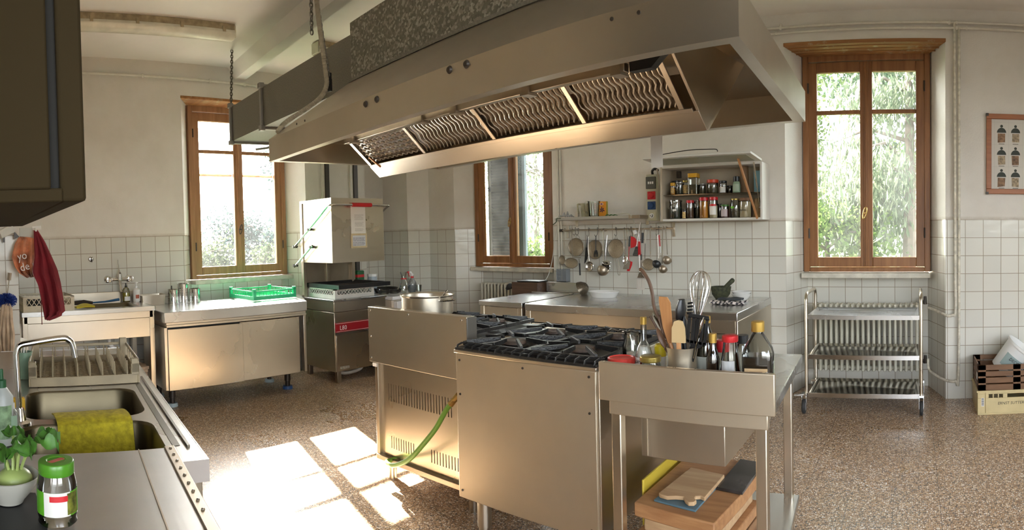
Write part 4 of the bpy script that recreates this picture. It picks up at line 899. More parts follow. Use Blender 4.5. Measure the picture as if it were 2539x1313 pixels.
# burners, rings and cast-iron grates
def grate(mb, cx, cy, hx, hy, z):
    for a, b in (((-hx,-hy),(hx,-hy)),((hx,-hy),(hx,hy)),((hx,hy),(-hx,hy)),((-hx,hy),(-hx,-hy))): mb.beam((cx+a[0],cy+a[1],z-.014), (cx+b[0],cy+b[1],z-.014), .014, .018)
    for i in range(8):
        an = PI/4*i + PI/8*0; r0 = .065; ex = math.cos(an); ey = math.sin(an); k = min(hx/abs(ex) if abs(ex) > .01 else 9, hy/abs(ey) if abs(ey) > .01 else 9)
        p0, p1 = Vector((cx+ex*r0, cy+ey*r0, z)), Vector((cx+ex*k, cy+ey*k, z))
        tn = Vector((-ey, ex, 0))*.0055
        zt = Vector((0,0,.012)); zb_ = Vector((0,0,-.022))
        mb.hexa([p0+tn+Vector((0,0,-.004)), p0-tn+Vector((0,0,-.004)), p1-tn+zb_, p1+tn+zb_], [p0+tn+zt, p0-tn+zt, p1-tn+zt*.4, p1+tn+zt*.4])
M_CAST = plain('cast_iron', (0.014,0.013,0.012), .33, var=.4, vscale=50, bump=.25, bscale=120)
M_RUSTCAP = plain('burnt_burner_cap', (0.10,0.065,0.045), .65, var=.3, vscale=60)
def burner(par, x, y, z, ring):
    mb = MB(); mb.lathe([(.060,0),(.064,.012),(.05,.02),(.02,.02)], (x,y,z), 24); b = obj('burner', mb, M_CAST, par)
    mb = MB(); mb.lathe([(.024,.016),(.026,.034),(.052,.034),(.054,.022)] if ring else [(0,.036),(.050,.036),(.053,.030),(.053,.020)], (x,y,z), 24); obj('burner_cap', mb, M_RUSTCAP, b)
def hob(par, xs, ys, hx, hy, z):
    for i, x in enumerate(xs):
        for j, y in enumerate(ys):
            burner(par, x, y, z-.035, j > 0); mb = MB(); grate(mb, x, y, hx, hy, z+.006); obj('pan_grate', mb, M_CAST, par, bev=.0012)
mb = MB(); mb.box(.02,W1-.02,.08,UD-.02,.893,.90); obj('burner_well', mb, M_IRON, u1)
hob(u1, (.20,.565), (.21,.47), .172, .128, .935)
# green gas hose on its rear
gh = thing('gas_hose', 'green gas hose curving down from a brass fitting at the back of the cooker', 'hose', (-2.02,2.12,.62))
mb = MB(); P = [aY(u,v,y) for u,v,y in ((1120,998,2.13),(1105,1018,2.12),(1080,1062,2.11),(1050,1100,2.10),(1018,1135,2.09),(990,1150,2.10),(968,1152,2.12),(961,1143,2.17))]; P.append(P[-1] + Vector((.03,.12,.01)))
mb.tube([p - Vector((-2.02,2.12,.62)) for p in curve(P,8)], .0135, 12); obj('hose', mb, plain('green_hose', (0.15,0.28,0.035), .35), gh)
mb = MB(); a, b = aY(1137,978,2.14), aY(1117,1002,2.13); o_ = Vector((-2.02,2.12,.62)); mb.cyl(a-o_, (a.lerp(b,.5))-o_, .016, n=8); mb.cyl(a.lerp(b,.4)-o_, b-o_, .0145, .017, n=12); mb.tube([a-o_, a-o_+Vector((.012,.07,.012))], .012, 8); obj('hose_fitting', mb, M_BRASS, gh, bev=.001)
# big pot with a spoon
pt = thing('stock_pot', 'large stainless pot standing on the cooker behind its tall back panel', 'pot', (-2.66,2.56,.948))
lathe_obj('pot_body', [(0,0),(.150,0),(.158,.008),(.158,.108),(.166,.116),(.166,.120),(.155,.115),(.152,.108),(.152,.012),(0,.008)], M_STEEL, pt, n=40)
for s in (0, PI): mb = MB(); mb.tube(curve([(.157*math.cos(s+d), .157*math.sin(s+d), .090) if abs(d) > .2 else (.205*math.cos(s+d), .205*math.sin(s+d), .095) for d in (-.26,-.15,.15,.26)],5), .006, 8); obj('handle', mb, M_CHROME, pt)
spn = thing('serving_spoon', 'steel spoon handle leaning over the rim of the large pot', 'spoon', (-2.60,2.54,.965)); mb = MB(); mb.tube([(0,0,.0),(.10,.03,.135)], [.006,.009], 8, flat=.5); mb.ball((0,0,.01), .03, 8, (1,.7,.4)); obj('spoon_body', mb, M_CHROME, spn)
# the range
RX0, RX1, RY, RD = -1.895, -1.165, 2.0, .80
rg = thing('gas_range', 'heavy gas range with a plain riveted back and black cast-iron burners, middle of the island', 'cooker', (RX0,RY,0)); RW = RX1 - RX0
mb = MB(); mb.box(0,RW,-.004,.004,.225,.885); obj('back_plate', mb, M_STEELM, rg, bev=.003)
for x, z in ((.022,.855),(.022,.70),(.022,.26),(.38,.862),(.70,.862),(.70,.72),(.70,.26)):
    mb = MB(); mb.lathe([(0,.003),(.005,.003),(.0055,0)], (x,-.004,z), 10, Matrix.Rotation(R(90),3,'X')); obj('bolt', mb, M_PLUG, rg)
mb = MB(); mb.box(.004,RW-.012,.006,RD,.225,.885); obj('oven_body', mb, M_STEELD, rg, bev=.003)
mb = MB(); mb.box(RW-.012,RW,.0,RD,.22,.885); mb.box(RW-.012,RW+.012,.004,.022,.22,.885); obj('side_panel', mb, M_STEEL, rg, bev=.003)
mb = MB(); mb.box(-.012,RW+.004,-.006,RD+.01,.885,.90); mb.box(0,RW,RD-.10,RD,.885,.906); obj('hob_rim', mb, M_STEEL, rg, bev=.003)
mb = MB(); mb.box(.012,RW-.012,.01,RD-.11,.898,.903); obj('burner_well', mb, M_IRON, rg)
for x, y in ((.06,.10),(RW-.06,.10),(.06,RD-.06),(RW-.06,RD-.06)): mb = MB(); mb.lathe([(.034,.23),(.034,.07),(.028,.068),(.026,.0),(0,0)], (x,y,0), 16); obj('leg', mb, M_STEELV, rg)
hob(rg, (.185,.550), (.20,.53), .175, .158, .932)
mb = MB(); mb.box(-.004,RW+.004,-.006,.045,.90,.912); fl = obj('flue_grille', mb, M_CAST, rg, bev=.002)
for i in range(17):
    x = .006 + (RW-.012)*i/16
    mb = MB(); mb.tube([(x,-.004,.908),(x+.004,.0,.922),(x+.012,.018,.930),(x+.022,.040,.928)], [.004,.005,.005,.004], 6, flat=1.0); obj('flue_fin', mb, M_CAST, fl)
mb = MB()
for k in range(3): mb.tube(curve([(.50+.05*k,.60,.94),(.53+.05*k,.58,.955),(.56+.05*k,.61,.94),(.60+.03*k,.59,.95)],5), .004, 6)
tr = obj('trivet', mb, M_CHAIN); tr.location = (RX0-.02,RY-.04,.0); tag(tr, 'loose bent wire trivet lying on the right-hand burners of the range', 'trivet')
# ------------------------------------------------------------------ work table at the right end
TX0, TX1, TY, TD, TZ_ = -1.115, -.455, 1.935, .80, .845; TWd = TX1 - TX0
tb_ = thing('work_table', 'stainless work table with an upstand and a drawer, right end of the island', 'table', (TX0,TY,0))
mb = MB(); mb.prism([(0,0,.805),(TWd,0,.805),(TWd-.055,TD,.805),(0,TD,.805)], (0,0,TZ_-.805)); obj('tabletop', mb, M_STEELT, tb_, bev=.004)
mb = MB(); mb.box(0,TWd,-.003,.018,.80,.942); obj('upstand', mb, M_STEELM, tb_, bev=.003)
for x in (.02,.30,.38,.63): mb = MB(); mb.lathe([(0,.003),(.005,.002),(.006,0)], (x,.006,.9425), 8); obj('rivet', mb, M_CHROME, tb_)
for k, (x, y) in enumerate(((.055,.045),(TWd-.055,.045),(.055,TD-.045),(TWd-.115,TD-.045))): mb = MB(); mb.box(x-.02,x+.02,y-.02,y+.02,0,.805); obj('leg', mb, M_STEELV, tb_, bev=.004)
mb = MB(); mb.box(.03,TWd-.03,.02,.05,.745,.803); mb.hexa([(TWd-.06,.05,.76),(TWd-.035,.05,.76),(TWd-.095,TD-.05,.76),(TWd-.12,TD-.05,.76)],[(TWd-.06,.05,.803),(TWd-.035,.05,.803),(TWd-.095,TD-.05,.803),(TWd-.12,TD-.05,.803)]); mb.box(.035,.06,.05,TD-.05,.76,.803); obj('apron', mb, M_STEELM, tb_, bev=.003)
mb = MB(); mb.box(.088,.43,.17,.62,.545,.70); dr = obj('drawer', mb, M_STEEL, tb_, bev=.003); mb = MB(); mb.box(.10,.115,.165,.171,.55,.695); obj('drawer_flange', mb, M_STEELV, dr); mb = MB(); mb.box(.09,.43,.60,.62,.70,.80); mb.box(.09,.43,.19,.21,.70,.80); obj('drawer_runner', mb, M_STEELD, dr)
mb = MB(); mb.prism([(.02,.03,.165),(TWd-.012,.03,.165),(TWd-.07,TD-.02,.165),(.02,TD-.02,.165)], (0,0,.03)); obj('lower_shelf', mb, M_STEELT, tb_, bev=.004)
# chopping boards and papers on the lower shelf
M_BOARD = wood('board_wood', (0.30,0.13,0.05), (0.46,0.24,0.10), 0, .5, 8)
M_BOARD2 = wood('pale_board_wood', (0.40,0.24,0.12), (0.55,0.37,0.20), 0, .55, 8)
TO = Vector((TX0,TY,0))
def board(label, pts, z, h, m, cat='chopping board', name='chopping_board', bev=.006):
    c = sum((Vector((*p,0)) for p in pts), Vector())/len(pts); mb = MB(); mb.prism([(p[0]-c.x,p[1]-c.y,0) for p in pts], (0,0,h)); o = obj(name, mb, m, bev=bev); o.location = (c.x,c.y,z); return tag(o, label, cat)
def px(z, *uv): return [tuple(aZ(u,v,z))[:2] for u, v in uv]
board('large dark wooden board at the bottom of the pile under the work table', [(-1.06,2.06),(-.70,2.00),(-.66,2.52),(-1.03,2.60)], .197, .045, M_BOARD)
mk = plain('marble_slab', (0.035,0.03,0.028), .25, var=.9, vscale=6)
board('thick reddish wooden chopping board with a bowed edge under the work table', [(-1.055,2.085),(-.705,2.03),(-.675,2.30),(-.655,2.62),(-1.04,2.66)], .31, .055, M_BOARD)
for lab, z, pts, m in (('warped pale board between the thick chopping board and the lower one', .244, [(-1.03,2.12),(-.72,2.07),(-.69,2.5),(-1.0,2.55)], M_BOARD2),): board(lab, pts, z, .062, m)
board('thin blue plastic board under the small wooden paddle board', [(-.985,2.12),(-.80,2.09),(-.79,2.33),(-.96,2.37)], .366, .008, plain('blue_board', (0.09,0.16,0.20), .5), bev=.002)
a_ = [(-.975,2.145),(-.965,2.135),(-.93,2.128),(-.90,2.143),(-.87,2.147),(-.855,2.125),(-.835,2.108),(-.815,2.115),(-.812,2.135),(-.825,2.150),(-.828,2.168),(-.81,2.176),(-.79,2.165),(-.785,2.40),(-.95,2.43)]
board('small pale wooden paddle board with a notched edge on top of the pile', a_, .376, .016, M_BOARD2, bev=.003)
board('dark marbled stone slab lying at the back of the chopping boards', [(-.79,2.30),(-.672,2.28),(-.665,2.60),(-.78,2.62)], .367, .012, mk, bev=.002)
board('yellow plastic board on edge against the range under the work table', [(-1.075,2.20),(-1.066,2.20),(-1.066,2.62),(-1.075,2.62)], .197, .21, plain('yellow_board', (0.55,0.40,0.04), .5), bev=.002)
# ------------------------------------------------------------------ what stands on the work table
TB = TZ_ + .001
def onT(u, y): p = aY(u, 900, y); return (p.x, y, TB)
ck_ = thing('utensil_crock', 'grey metal pot crowded with wooden and black kitchen utensils on the work table', 'pot', onT(1692,2.08))
lathe_obj('crock_body', [(0,0),(.058,0),(.060,.006),(.057,.09),(.063,.115),(.066,.125),(.062,.125),(.053,.09),(.055,.008),(0,.006)], M_STEELM, ck_, n=36)
CK = Vector(onT(1692,2.08)); dC = 2.10
def ut(name, label, cat, P, build, mat):
    t = thing(name, label, cat, CK + Vector((0,0,.01))); o = CK + Vector((0,0,.01)); P = [Vector(p) - o for p in P]; mb = MB(); build(mb, P); obj('body', mb, mat, t, bev=0); return t
DKW = wood('dark_spoon_wood', (0.055,0.025,0.012), (0.14,0.07,0.032), 2, .5, 12); ORW = wood('orange_spatula_wood', (0.36,0.15,0.05), (0.52,0.26,0.10), 2, .5, 8)
ut('wooden_ladle', 'long curved dark wooden handle rising highest out of the utensil pot', 'spoon', [CK+Vector((-.01,0,.012))] + curve([aY(1660,838,2.09), aY(1640,800,2.09), aY(1622,760,2.09), aY(1617,725,2.09), aY(1608,695,2.09), aY(1592,670,2.09), aY(1586,668,2.09)],5), lambda mb,P: mb.tube(P, .0068, 8), DKW)
def paddle(w, th, k0):
    def f(mb, P):
        a, b, c = P[0], P[1], P[2]; ax = (c-b).normalized(); sd = Vector((1,0,0)) - ax*ax.x; sd.normalize()
        mb.tube([a, b], .007, 8); n = Vector((0,1,0))*th
        r = [b-sd*w*.35, b-sd*w*.9+ax*(c-b).length*.35, b-sd*w+ax*(c-b).length*.9, c-sd*w*.85, c+sd*w*.55-ax*.006, b+sd*w+ax*(c-b).length*.85, b+sd*w*.8+ax*(c-b).length*.3, b+sd*w*.35]
        mb.prism([p - n/2 for p in r], n)
    return f
ut('wooden_spatula', 'broad orange wooden spatula standing upright in the utensil pot', 'spatula', [CK+Vector((0,-.015,.015)), aY(1662,850,2.065), aY(1646,733,2.065)], paddle(.022,.008,0), ORW)
def spoonish(mb, P): mb.tube([P[0], P[1]], .0065, 8); d = (P[2]-P[1]); c = P[1] + d*.5; mb.tube([P[1]+d*t for t in (0,.2,.5,.8,1)], [.008,.019,.023,.017,.006], 12, flat=.42)
ut('wooden_spoon', 'dark wooden spoon leaning out to the left of the utensil pot', 'spoon', [CK+Vector((.02,.01,.015)), aY(1650,862,2.05), aY(1629,812,2.05)], spoonish, DKW)
ut('wooden_spoon', 'dark wooden spoon just behind the orange spatula', 'spoon', [CK+Vector((.01,.0,.015)), aY(1654,840,2.09), aY(1636,780,2.09)], spoonish, DKW)
ut('thin_stirrer', 'thin brown stick leaning far left in the utensil pot', 'stirrer', [CK+Vector((.015,0,.02)), aY(1612,783,2.10)], lambda mb,P: mb.tube(P, .0042, 6), DKW)
cb = ut('scraper', 'cream rubber scraper with a short wooden handle at the front of the utensil pot', 'spatula', [CK+Vector((0,-.03,.02)), aY(1683,846,2.04), aY(1680,790,2.04)], lambda mb,P: mb.prism([p - Vector((0,.006,0)) for p in (P[1]+Vector((-.026,0,-.004)),P[1]+Vector((.026,0,-.004)),P[1]+Vector((.024,0,.05)),P[1]+Vector((.015,0,.074)),P[1]+Vector((0,0,.079)),P[1]+Vector((-.015,0,.074)),P[1]+Vector((-.025,0,.05)))], (0,.012,0)), plain('cream_rubber', (0.60,0.43,0.22), .5))
mb = MB(); o = CK+Vector((0,0,.01)); mb.beam(CK+Vector((0,-.03,.02))-o, aY(1683,846,2.04)-o, .017, .008); obj('handle', mb, ORW, cb)
def fork(mb, P):
    a, b, c = P; ax = (c-b).normalized(); L = (c-b).length; sd = (Vector((1,0,0)) - ax*ax.x).normalized(); mb.tube([a,b], .0065, 8); mb.tube([b, b+ax*L*.2, b+ax*L*.6, c], [.01,.03,.036,.022], 14, flat=.5)
    for i in range(4): mb.tube([b+ax*L*(.45+.14*i)+sd*.028, b+ax*L*(.50+.15*i)+sd*.050+Vector((0,-.01,0))], .0042, 6)
ut('spaghetti_server', 'black toothed pasta server behind the cream scraper', 'pasta server', [CK+Vector((0,.01,.02)), aY(1686,800,2.11), aY(1690,742,2.11)], fork, M_BLACK)
def turner(mb, P):
    a, b, c = P; ax = (c-b).normalized(); L = (c-b).length; sd = (Vector((1,0,0)) - ax*ax.x).normalized(); mb.tube([a,b], .0065, 8); n = Vector((0,.004,0))
    for k in range(5): mb.prism([b+sd*(-.040+.0165*k)+ax*L*.12, b+sd*(-.040+.0165*k+.0115)+ax*L*.12, b+sd*(-.042+.0172*k+.012)+ax*L*.9, b+sd*(-.042+.0172*k)+ax*L*.9], n)
    mb.prism([b-sd*.012, b+sd*.012, b+sd*.04+ax*L*.2, b-sd*.04+ax*L*.2], n); mb.prism([b-sd*.042+ax*L*.88, b+sd*.042+ax*L*.88, b+sd*.038+ax*L, b-sd*.040+ax*L], n)
ut('slotted_turner', 'black slotted turner leaning to the right in the utensil pot', 'turner', [CK+Vector((.02,-.01,.02)), aY(1725,862,2.06), aY(1733,780,2.06)], turner, M_BLACK)
ut('black_spoon', 'black rounded spoon in the middle of the utensil pot', 'spoon', [CK+Vector((.01,.02,.02)), aY(1697,838,2.10), aY(1697,783,2.10)], spoonish, M_BLACK)
ut('steel_spoon', 'shiny steel spoon standing against the slotted turner', 'spoon', [CK+Vector((.02,0,.02)), aY(1733,830,2.04), aY(1745,786,2.04)], lambda mb,P: (mb.tube([P[0],P[1]], .0035, 6), mb.tube([P[1].lerp(P[2],t) for t in (0,.3,.65,1)], [.004,.012,.014,.005], 10, flat=.4)), M_CHROME)
ut('knife', 'pale knife blade standing behind the dark spoons', 'knife', [CK+Vector((.01,.02,.02)), aY(1625,792,2.12), aY(1618,775,2.12)], lambda mb,P: mb.prism([P[0]+Vector((-.006,0,0)),P[0]+Vector((.010,0,0)),P[1]+Vector((.012,0,0)),P[2],P[1]+Vector((-.010,0,0))], (0,.0015,0)), M_CHROME)
wk = thing('balloon_whisk', 'large wire balloon whisk standing upright in the utensil pot', 'whisk', CK + Vector((0,0,.01)))
o = CK + Vector((0,0,.01)); top, neck = aY(1740,672,2.13) - o, aY(1728,790,2.12) - o; ax = (top-neck).normalized(); L = (top-neck).length; s1 = (Vector((1,0,0)) - ax*ax.x).normalized(); s2 = ax.cross(s1)
mb = MB()
for k in range(6):
    an = PI*k/6; w_ = s1*math.cos(an) + s2*math.sin(an)
    pts = [neck + ax*(L*h) + w_*r for r, h in ((.010,0),(.022,.25),(.037,.55),(.040,.75),(.030,.92),(.012,.995),(-.012,.995),(-.030,.92),(-.040,.75),(-.037,.55),(-.022,.25),(-.010,0))]
    mb.tube(curve(pts,4), .0014, 6)
obj('wires', mb, M_CHROME, wk); mb = MB(); mb.tube([CK+Vector((.01,.02,.02))-o, neck], .011, 10); obj('handle', mb, M_BLACK, wk)
# jars and bottles
GOLD = plain('gold_cap', (0.50,0.32,0.07), .35, .6); GOLD2 = plain('gold_lid', (0.36,0.27,0.07), .3, .7); LABW = plain('white_label', (0.70,0.68,0.63), .6); SALT = plain('salt', (0.70,0.68,0.64), .9)
rl = thing('round_tub', 'flat round tub with a red lid at the left end of the work table', 'tub', onT(1541,2.09)); lathe_obj('tub_body', [(0,0),(.046,0),(.050,.05),(0,.05)], M_WHITE, rl); lathe_obj('lid', [(.052,.045),(.0535,.05),(.0535,.062),(.046,.064),(.044,.061),(0,.061)], plain('coral_lid', (0.62,0.05,0.035), .4), rl, n=36)
p = onT(1597,2.13); wb_ = bottle('white_bottle', 'clear bottle of white salt with a gold cap and a printed label', 'bottle', p, [(0,0),(.034,0),(.037,.006),(.037,.085),(.030,.112),(.014,.135),(.0125,.20)], JG, [(.0145,.195),(.0145,.222),(0,.222)], GOLD, [(0,.004),(.032,.004),(.0355,.01),(.0355,.083),(.02,.115),(0,.12)], SALT, (.0375,.02,.078,R(-150),R(-30)), LABW)
text('label_lettering', 'GRAMMONT'[:0] + 'GEMÜSE', .0125, M_INK, wb_, (-.024,-.0375,.060), (R(90),0,0), .0003)
p = onT(1570,2.19); bottle('salt_jar', 'open glass jar of white salt behind the gold-capped bottle', 'jar', p, [(0,0),(.034,0),(.038,.008),(.038,.085),(.032,.10),(.033,.118),(.030,.118),(.029,.10),(.034,.08),(.034,.01),(0,.006)], JG, liquid=[(0,.008),(.033,.01),(.033,.06),(0,.065)], lm=SALT)
sp_ = thing('salt_spoon', 'thin spoon handle sticking out of the open salt jar', 'spoon', (p[0],p[1],p[2]+.05)); mb = MB(); mb.tube([(.01,0,0),(-.012,.0,.105)], .002, 6); obj('handle', mb, M_CHROME, sp_)
p = onT(1613,2.06); bottle('glass_jar', 'low glass jar with a gold lid in front of the white bottle', 'jar', p, [(0,0),(.035,0),(.038,.006),(.038,.05),(.035,.058)], JG, [(.037,.055),(.0395,.057),(.0395,.068),(.036,.0695),(0,.0695)], GOLD2, [(0,.004),(.034,.004),(.034,.03),(0,.03)], SALT)
p = onT(1638,2.20); bottle('yellow_lidded_jar', 'jar with a bright yellow top behind the wooden spoons', 'jar', p, [(0,0),(.034,0),(.036,.07)], LABW, [(.037,.066),(.038,.10),(.03,.108),(0,.109)], plain('yellow_lid', (0.55,0.42,0.01), .4))
p = onT(1768,2.05); bottle('sauce_bottle', 'small brown glass bottle with a gold cap, right of the utensil pot', 'bottle', p, [(0,0),(.022,0),(.0245,.006),(.0245,.085),(.018,.105),(.0125,.115),(.012,.135)], BG, [(.0145,.13),(.0145,.155),(0,.155)], GOLD, [(0,.003),(.022,.004),(.0235,.008),(.0235,.08),(0,.085)], plain('brown_sauce', (0.035,0.012,0.006), .3), (.0248,.022,.042,R(-140),R(-40)), LABW)
p = onT(1752,2.16); bottle('olive_oil_bottle', 'tall dark green oil bottle half hidden behind the slotted turner', 'bottle', p, [(0,0),(.034,0),(.037,.008),(.037,.16),(.028,.195),(.0135,.235),(.013,.265)], GG, [(.0155,.255),(.0155,.285),(0,.285)], GOLD, [(0,.003),(.033,.004),(.035,.01),(.035,.15),(0,.155)], plain('green_oil', (0.03,0.035,0.008), .3), (.0375,.03,.115,R(-140),R(-30)), plain('silver_label', (0.38,0.40,0.36), .45))
p = onT(1811,2.06); bottle('honey_jar', 'tapered glass jar with a red lid and a little amber syrup', 'jar', p, [(0,0),(.030,0),(.034,.008),(.034,.05),(.028,.085),(.022,.118),(.022,.124)], JG, [(.0255,.118),(.027,.12),(.027,.132),(.022,.1345),(0,.1345)], M_RED, [(0,.004),(.029,.004),(.032,.01),(.032,.026),(0,.027)], plain('amber', (0.45,0.12,0.01), .2), (.0343,.03,.075,R(-130),R(-50)), plain('frosted_label', (0.55,0.56,0.56), .5))
p = onT(1793,2.20); bottle('red_capped_jar', 'jar with a red cap behind the brown sauce bottle', 'jar', p, [(0,0),(.024,0),(.026,.095)], JG, [(.0265,.09),(.0275,.092),(.0275,.125),(0,.126)], M_RED)
p = onT(1842,2.18); bottle('black_capped_bottle', 'glass bottle with a black cap behind the syrup jar', 'bottle', p, [(0,0),(.026,0),(.028,.09),(.018,.115)], JG, [(.020,.112),(.021,.135),(0,.136)], M_BLACK)
p = onT(1880,2.045); so_ = thing('soy_sauce_bottle', 'big square-shouldered bottle of dark soy sauce with a gold cap and paper label', 'bottle', p, R(4))
def sq(mb, secs):
    prev = None
    for h, z, r in secs:
        ring = [mb.bm.verts.new((x, y, z)) for x, y in rrect(0,0,h,h*.82,r,4)]
        if prev is None: mb.bm.faces.new(ring[::-1])
        else: mb.skin(prev, ring)
        prev = ring
    return prev
mb = MB(); sq(mb, [(.044,0,.014),(.047,.006,.016),(.047,.118,.016),(.043,.135,.016),(.020,.178,.0155),(.0165,.182,.013),(.0165,.19,.013)]); obj('body', mb, JG, so_)
mb = MB(); pr = sq(mb, [(.042,.003,.014),(.045,.008,.016),(.045,.115,.016)]); mb.bm.faces.new(pr); obj('contents', mb, plain('soy_sauce', (0.010,0.006,0.004), .12), so_)
lathe_obj('cap', [(.0205,.186),(.021,.19),(.021,.214),(.018,.217),(0,.217)], GOLD, so_)
mb = MB(); mb.box(-.036,.036,-.0415,-.0395,.012,.082); lb = obj('paper_label', mb, plain('kraft_label', (0.52,0.36,0.19), .7, var=.12, vscale=30), so_)
mb = MB(); [mb.box(-.03+.033*c, -.03+.033*c+.026-.004*(i % 3), -.0418, -.0415, .05-.006*i, .053-.006*i) for c in (0,1) for i in range(6)]; mb.box(-.02,.02,-.0418,-.0415,.068,.073); obj('label_print', mb, plain('brown_ink', (0.18,0.09,0.04), .8), lb)

T_ = {o['label']: o for o in bpy.data.objects if 'label' in o}
for lab, u, vt, w_, y, r0, h0 in (('flat round tub with a red lid at the left end of the work table',1541,884,70,2.09,.0535,.064),('clear bottle of white salt with a gold cap and a printed label',1597,785,42,2.13,.037,.222),
  ('open glass jar of white salt behind the gold-capped bottle',1570,827,52,2.19,.038,.118),('low glass jar with a gold lid in front of the white bottle',1613,881,54,2.06,.0395,.0695),('jar with a bright yellow top behind the wooden spoons',1638,851,30,2.20,.038,.109),
  ('small brown glass bottle with a gold cap, right of the utensil pot',1768,826,34,2.05,.0245,.155),('tall dark green oil bottle half hidden behind the slotted turner',1752,783,54,2.16,.037,.285),('tapered glass jar with a red lid and a little amber syrup',1811,829,52,2.06,.034,.1345),
  ('jar with a red cap behind the brown sauce bottle',1793,842,36,2.20,.0275,.126),('glass bottle with a black cap behind the syrup jar',1842,829,40,2.18,.028,.136),('big square-shouldered bottle of dark soy sauce with a gold cap and paper label',1880,795,75,2.045,.047,.217),
  ('grey metal pot crowded with wooden and black kitchen utensils on the work table',1692,858,82,2.08,.066,.125)):
    fit(T_[lab], u, vt, w_, y, r0, h0)
# ------------------------------------------------------------------ long steel bench along the right-hand wall
BX0, BX1, BY, BZ_ = -3.0, -1.20, 4.0, .85; BW = BX1 - BX0; BD = 5.005 - BY
bn = thing('steel_bench', 'long stainless counter with sliding doors under the utensil rail', 'counter', (BX0,BY,0))
mb = MB(); mb.box(0,BW,0,BD,.79,BZ_); obj('worktop', mb, M_STEELT, bn, bev=.005)
mb = MB(); mb.box(.005,BW-.005,.012,BD,.70,.79); obj('upper_rail', mb, M_STEEL, bn, bev=.002)
mb = MB(); mb.box(.0,.05,.008,.03,.12,.79); mb.box(BW-.02,BW-.001,.008,BD,.12,.79); mb.box(.0,.02,.028,BD,.12,.79); obj('side_panel', mb, M_STEEL, bn, bev=.003)
mb = MB(); mb.box(.02,BW-.02,.04,BD-.02,.12,.70); obj('carcass', mb, M_IRON, bn)
for k, (x0, x1, y) in enumerate(((.055,.745,.014),(.785,1.48,.022))):
    mb = MB(); mb.box(x0,x1,y,y+.018,.13,.69); d_ = obj('sliding_door', mb, M_STEELV, bn, bev=.003)
    for x in ((x0+.06, x1-.045) if k == 0 else (x0+.05,)):
        mb = MB(); mb.tube(curve([(x-.014,y-.001,.55),(x-.015,y-.003,.66),(x,y-.003,.675),(x+.015,y-.003,.66),(x+.014,y-.001,.55)],5), .005, 6); obj('recessed_pull', mb, M_CHROME, d_)
mb = MB(); mb.box(.748,.782,.02,.034,.13,.69); obj('door_gap', mb, M_IRON, bn)
for k in range(3):
    z1 = .695-.19*k; mb = MB(); mb.box(1.50,BW-.025,.010,.028,z1-.18,z1); dd = obj('drawer', mb, M_STEEL, bn, bev=.003); mb = MB(); mb.box(1.505,BW-.03,-.004,.012,z1-.030,z1-.018); obj('drawer_lip', mb, M_STEELT, dd, bev=.002)
mb = MB(); mb.box(1.62,1.66,.008,.0102,.655,.665); obj('small_label', mb, M_PAPER, bn)
for x, y in ((.06,.06),(BW-.06,.06),(.06,BD-.06),(BW-.06,BD-.06)): mb = MB(); mb.lathe([(.022,.12),(.022,0),(0,0)], (x,y,0), 12); obj('leg', mb, M_STEELD, bn)
st = thing('side_table', 'small stainless table left of the long counter, in front of the middle window', 'table', (-3.505,4.0,0))
mb = MB(); mb.box(0,.475,0,.80,.805,.85); mb.box(.0,.475,.785,.80,.85,.858); obj('tabletop', mb, M_STEELT, st, bev=.005)
mb = MB(); mb.box(.02,.455,.02,.04,.72,.80); obj('apron', mb, M_STEEL, st, bev=.003)
for x, y in ((.03,.03),(.445,.03),(.03,.77),(.445,.77)): mb = MB(); mb.box(x-.022,x+.022,y-.022,y+.022,0,.805); obj('leg', mb, M_STEELV, st, bev=.003)
mb = MB(); mb.box(.01,.465,.01,.79,.44,.465); obj('lower_shelf', mb, M_STEEL, st, bev=.003)
sp0 = (-3.505+.33, 4.0+.35, .466)
p_ = thing('saucepan', 'steel saucepan with loop handles on the shelf of the side table', 'pot', sp0); lathe_obj('pan_body', [(0,0),(.11,0),(.115,.005),(.115,.20),(.12,.205),(.112,.205),(.108,.01),(0,.008)], M_STEEL, p_, n=32); mb = MB(); mb.tube(curve([(-.113,-.03,.165),(-.15,-.03,.17),(-.15,.03,.17),(-.113,.03,.165)],5), .005, 6); obj('handle', mb, M_CHROME, p_)
fp_ = thing('frying_pan', 'black frying pan in front of the saucepan on the side table shelf', 'pan', (-3.505+.26,4.0+.10,.467)); lathe_obj('pan_body', [(0,0),(.13,0),(.165,.055),(.16,.057),(.125,.008),(0,.006)], M_IRON, fp_, n=32, rot=Matrix.Rotation(R(0),3,'X')); mb = MB(); mb.tube(curve([(-.155,.02,.05),(-.22,.03,.085),(-.33,.05,.115)],5), .012, 8, flat=.6); obj('handle', mb, M_BLACK, fp_)
pan2 = thing('low_pan', 'shallow copper coloured pan under the black frying pan', 'pan', (-3.505+.24,4.0+.42,.466)); lathe_obj('pan_body', [(0,0),(.05,0),(.06,.04),(.056,.04),(.05,.006),(0,.005)], plain('copper_pan', (0.35,0.2,0.11), .35, .8), pan2)
bx_ = thing('knife_block_box', 'dark wooden box behind the side table, in front of the middle window', 'box', (-3.60,4.86,0)); mb = MB(); mb.box(-.16,.16,-.06,.12,.0,.945); obj('box_body', mb, wood('dark_box_wood', (0.05,0.025,0.015),(0.11,0.055,0.03),0,.5,8), bx_, bev=.004); mb = MB(); mb.box(-.10,.17,-.05,.11,.946,.958); obj('lid', mb, M_IRON, bx_, bev=.003)
ov = obj('oven_glove', (lambda mb: mb.tube([(-3.84,4.84,.87),(-3.80,4.83,.90),(-3.77,4.83,.885)], [.03,.045,.03], 12, flat=.6))(MB()), plain('black_cloth', (0.02,0.017,0.015), .9)); tag(ov, 'black oven glove draped on the left end of the dark wooden box', 'glove')
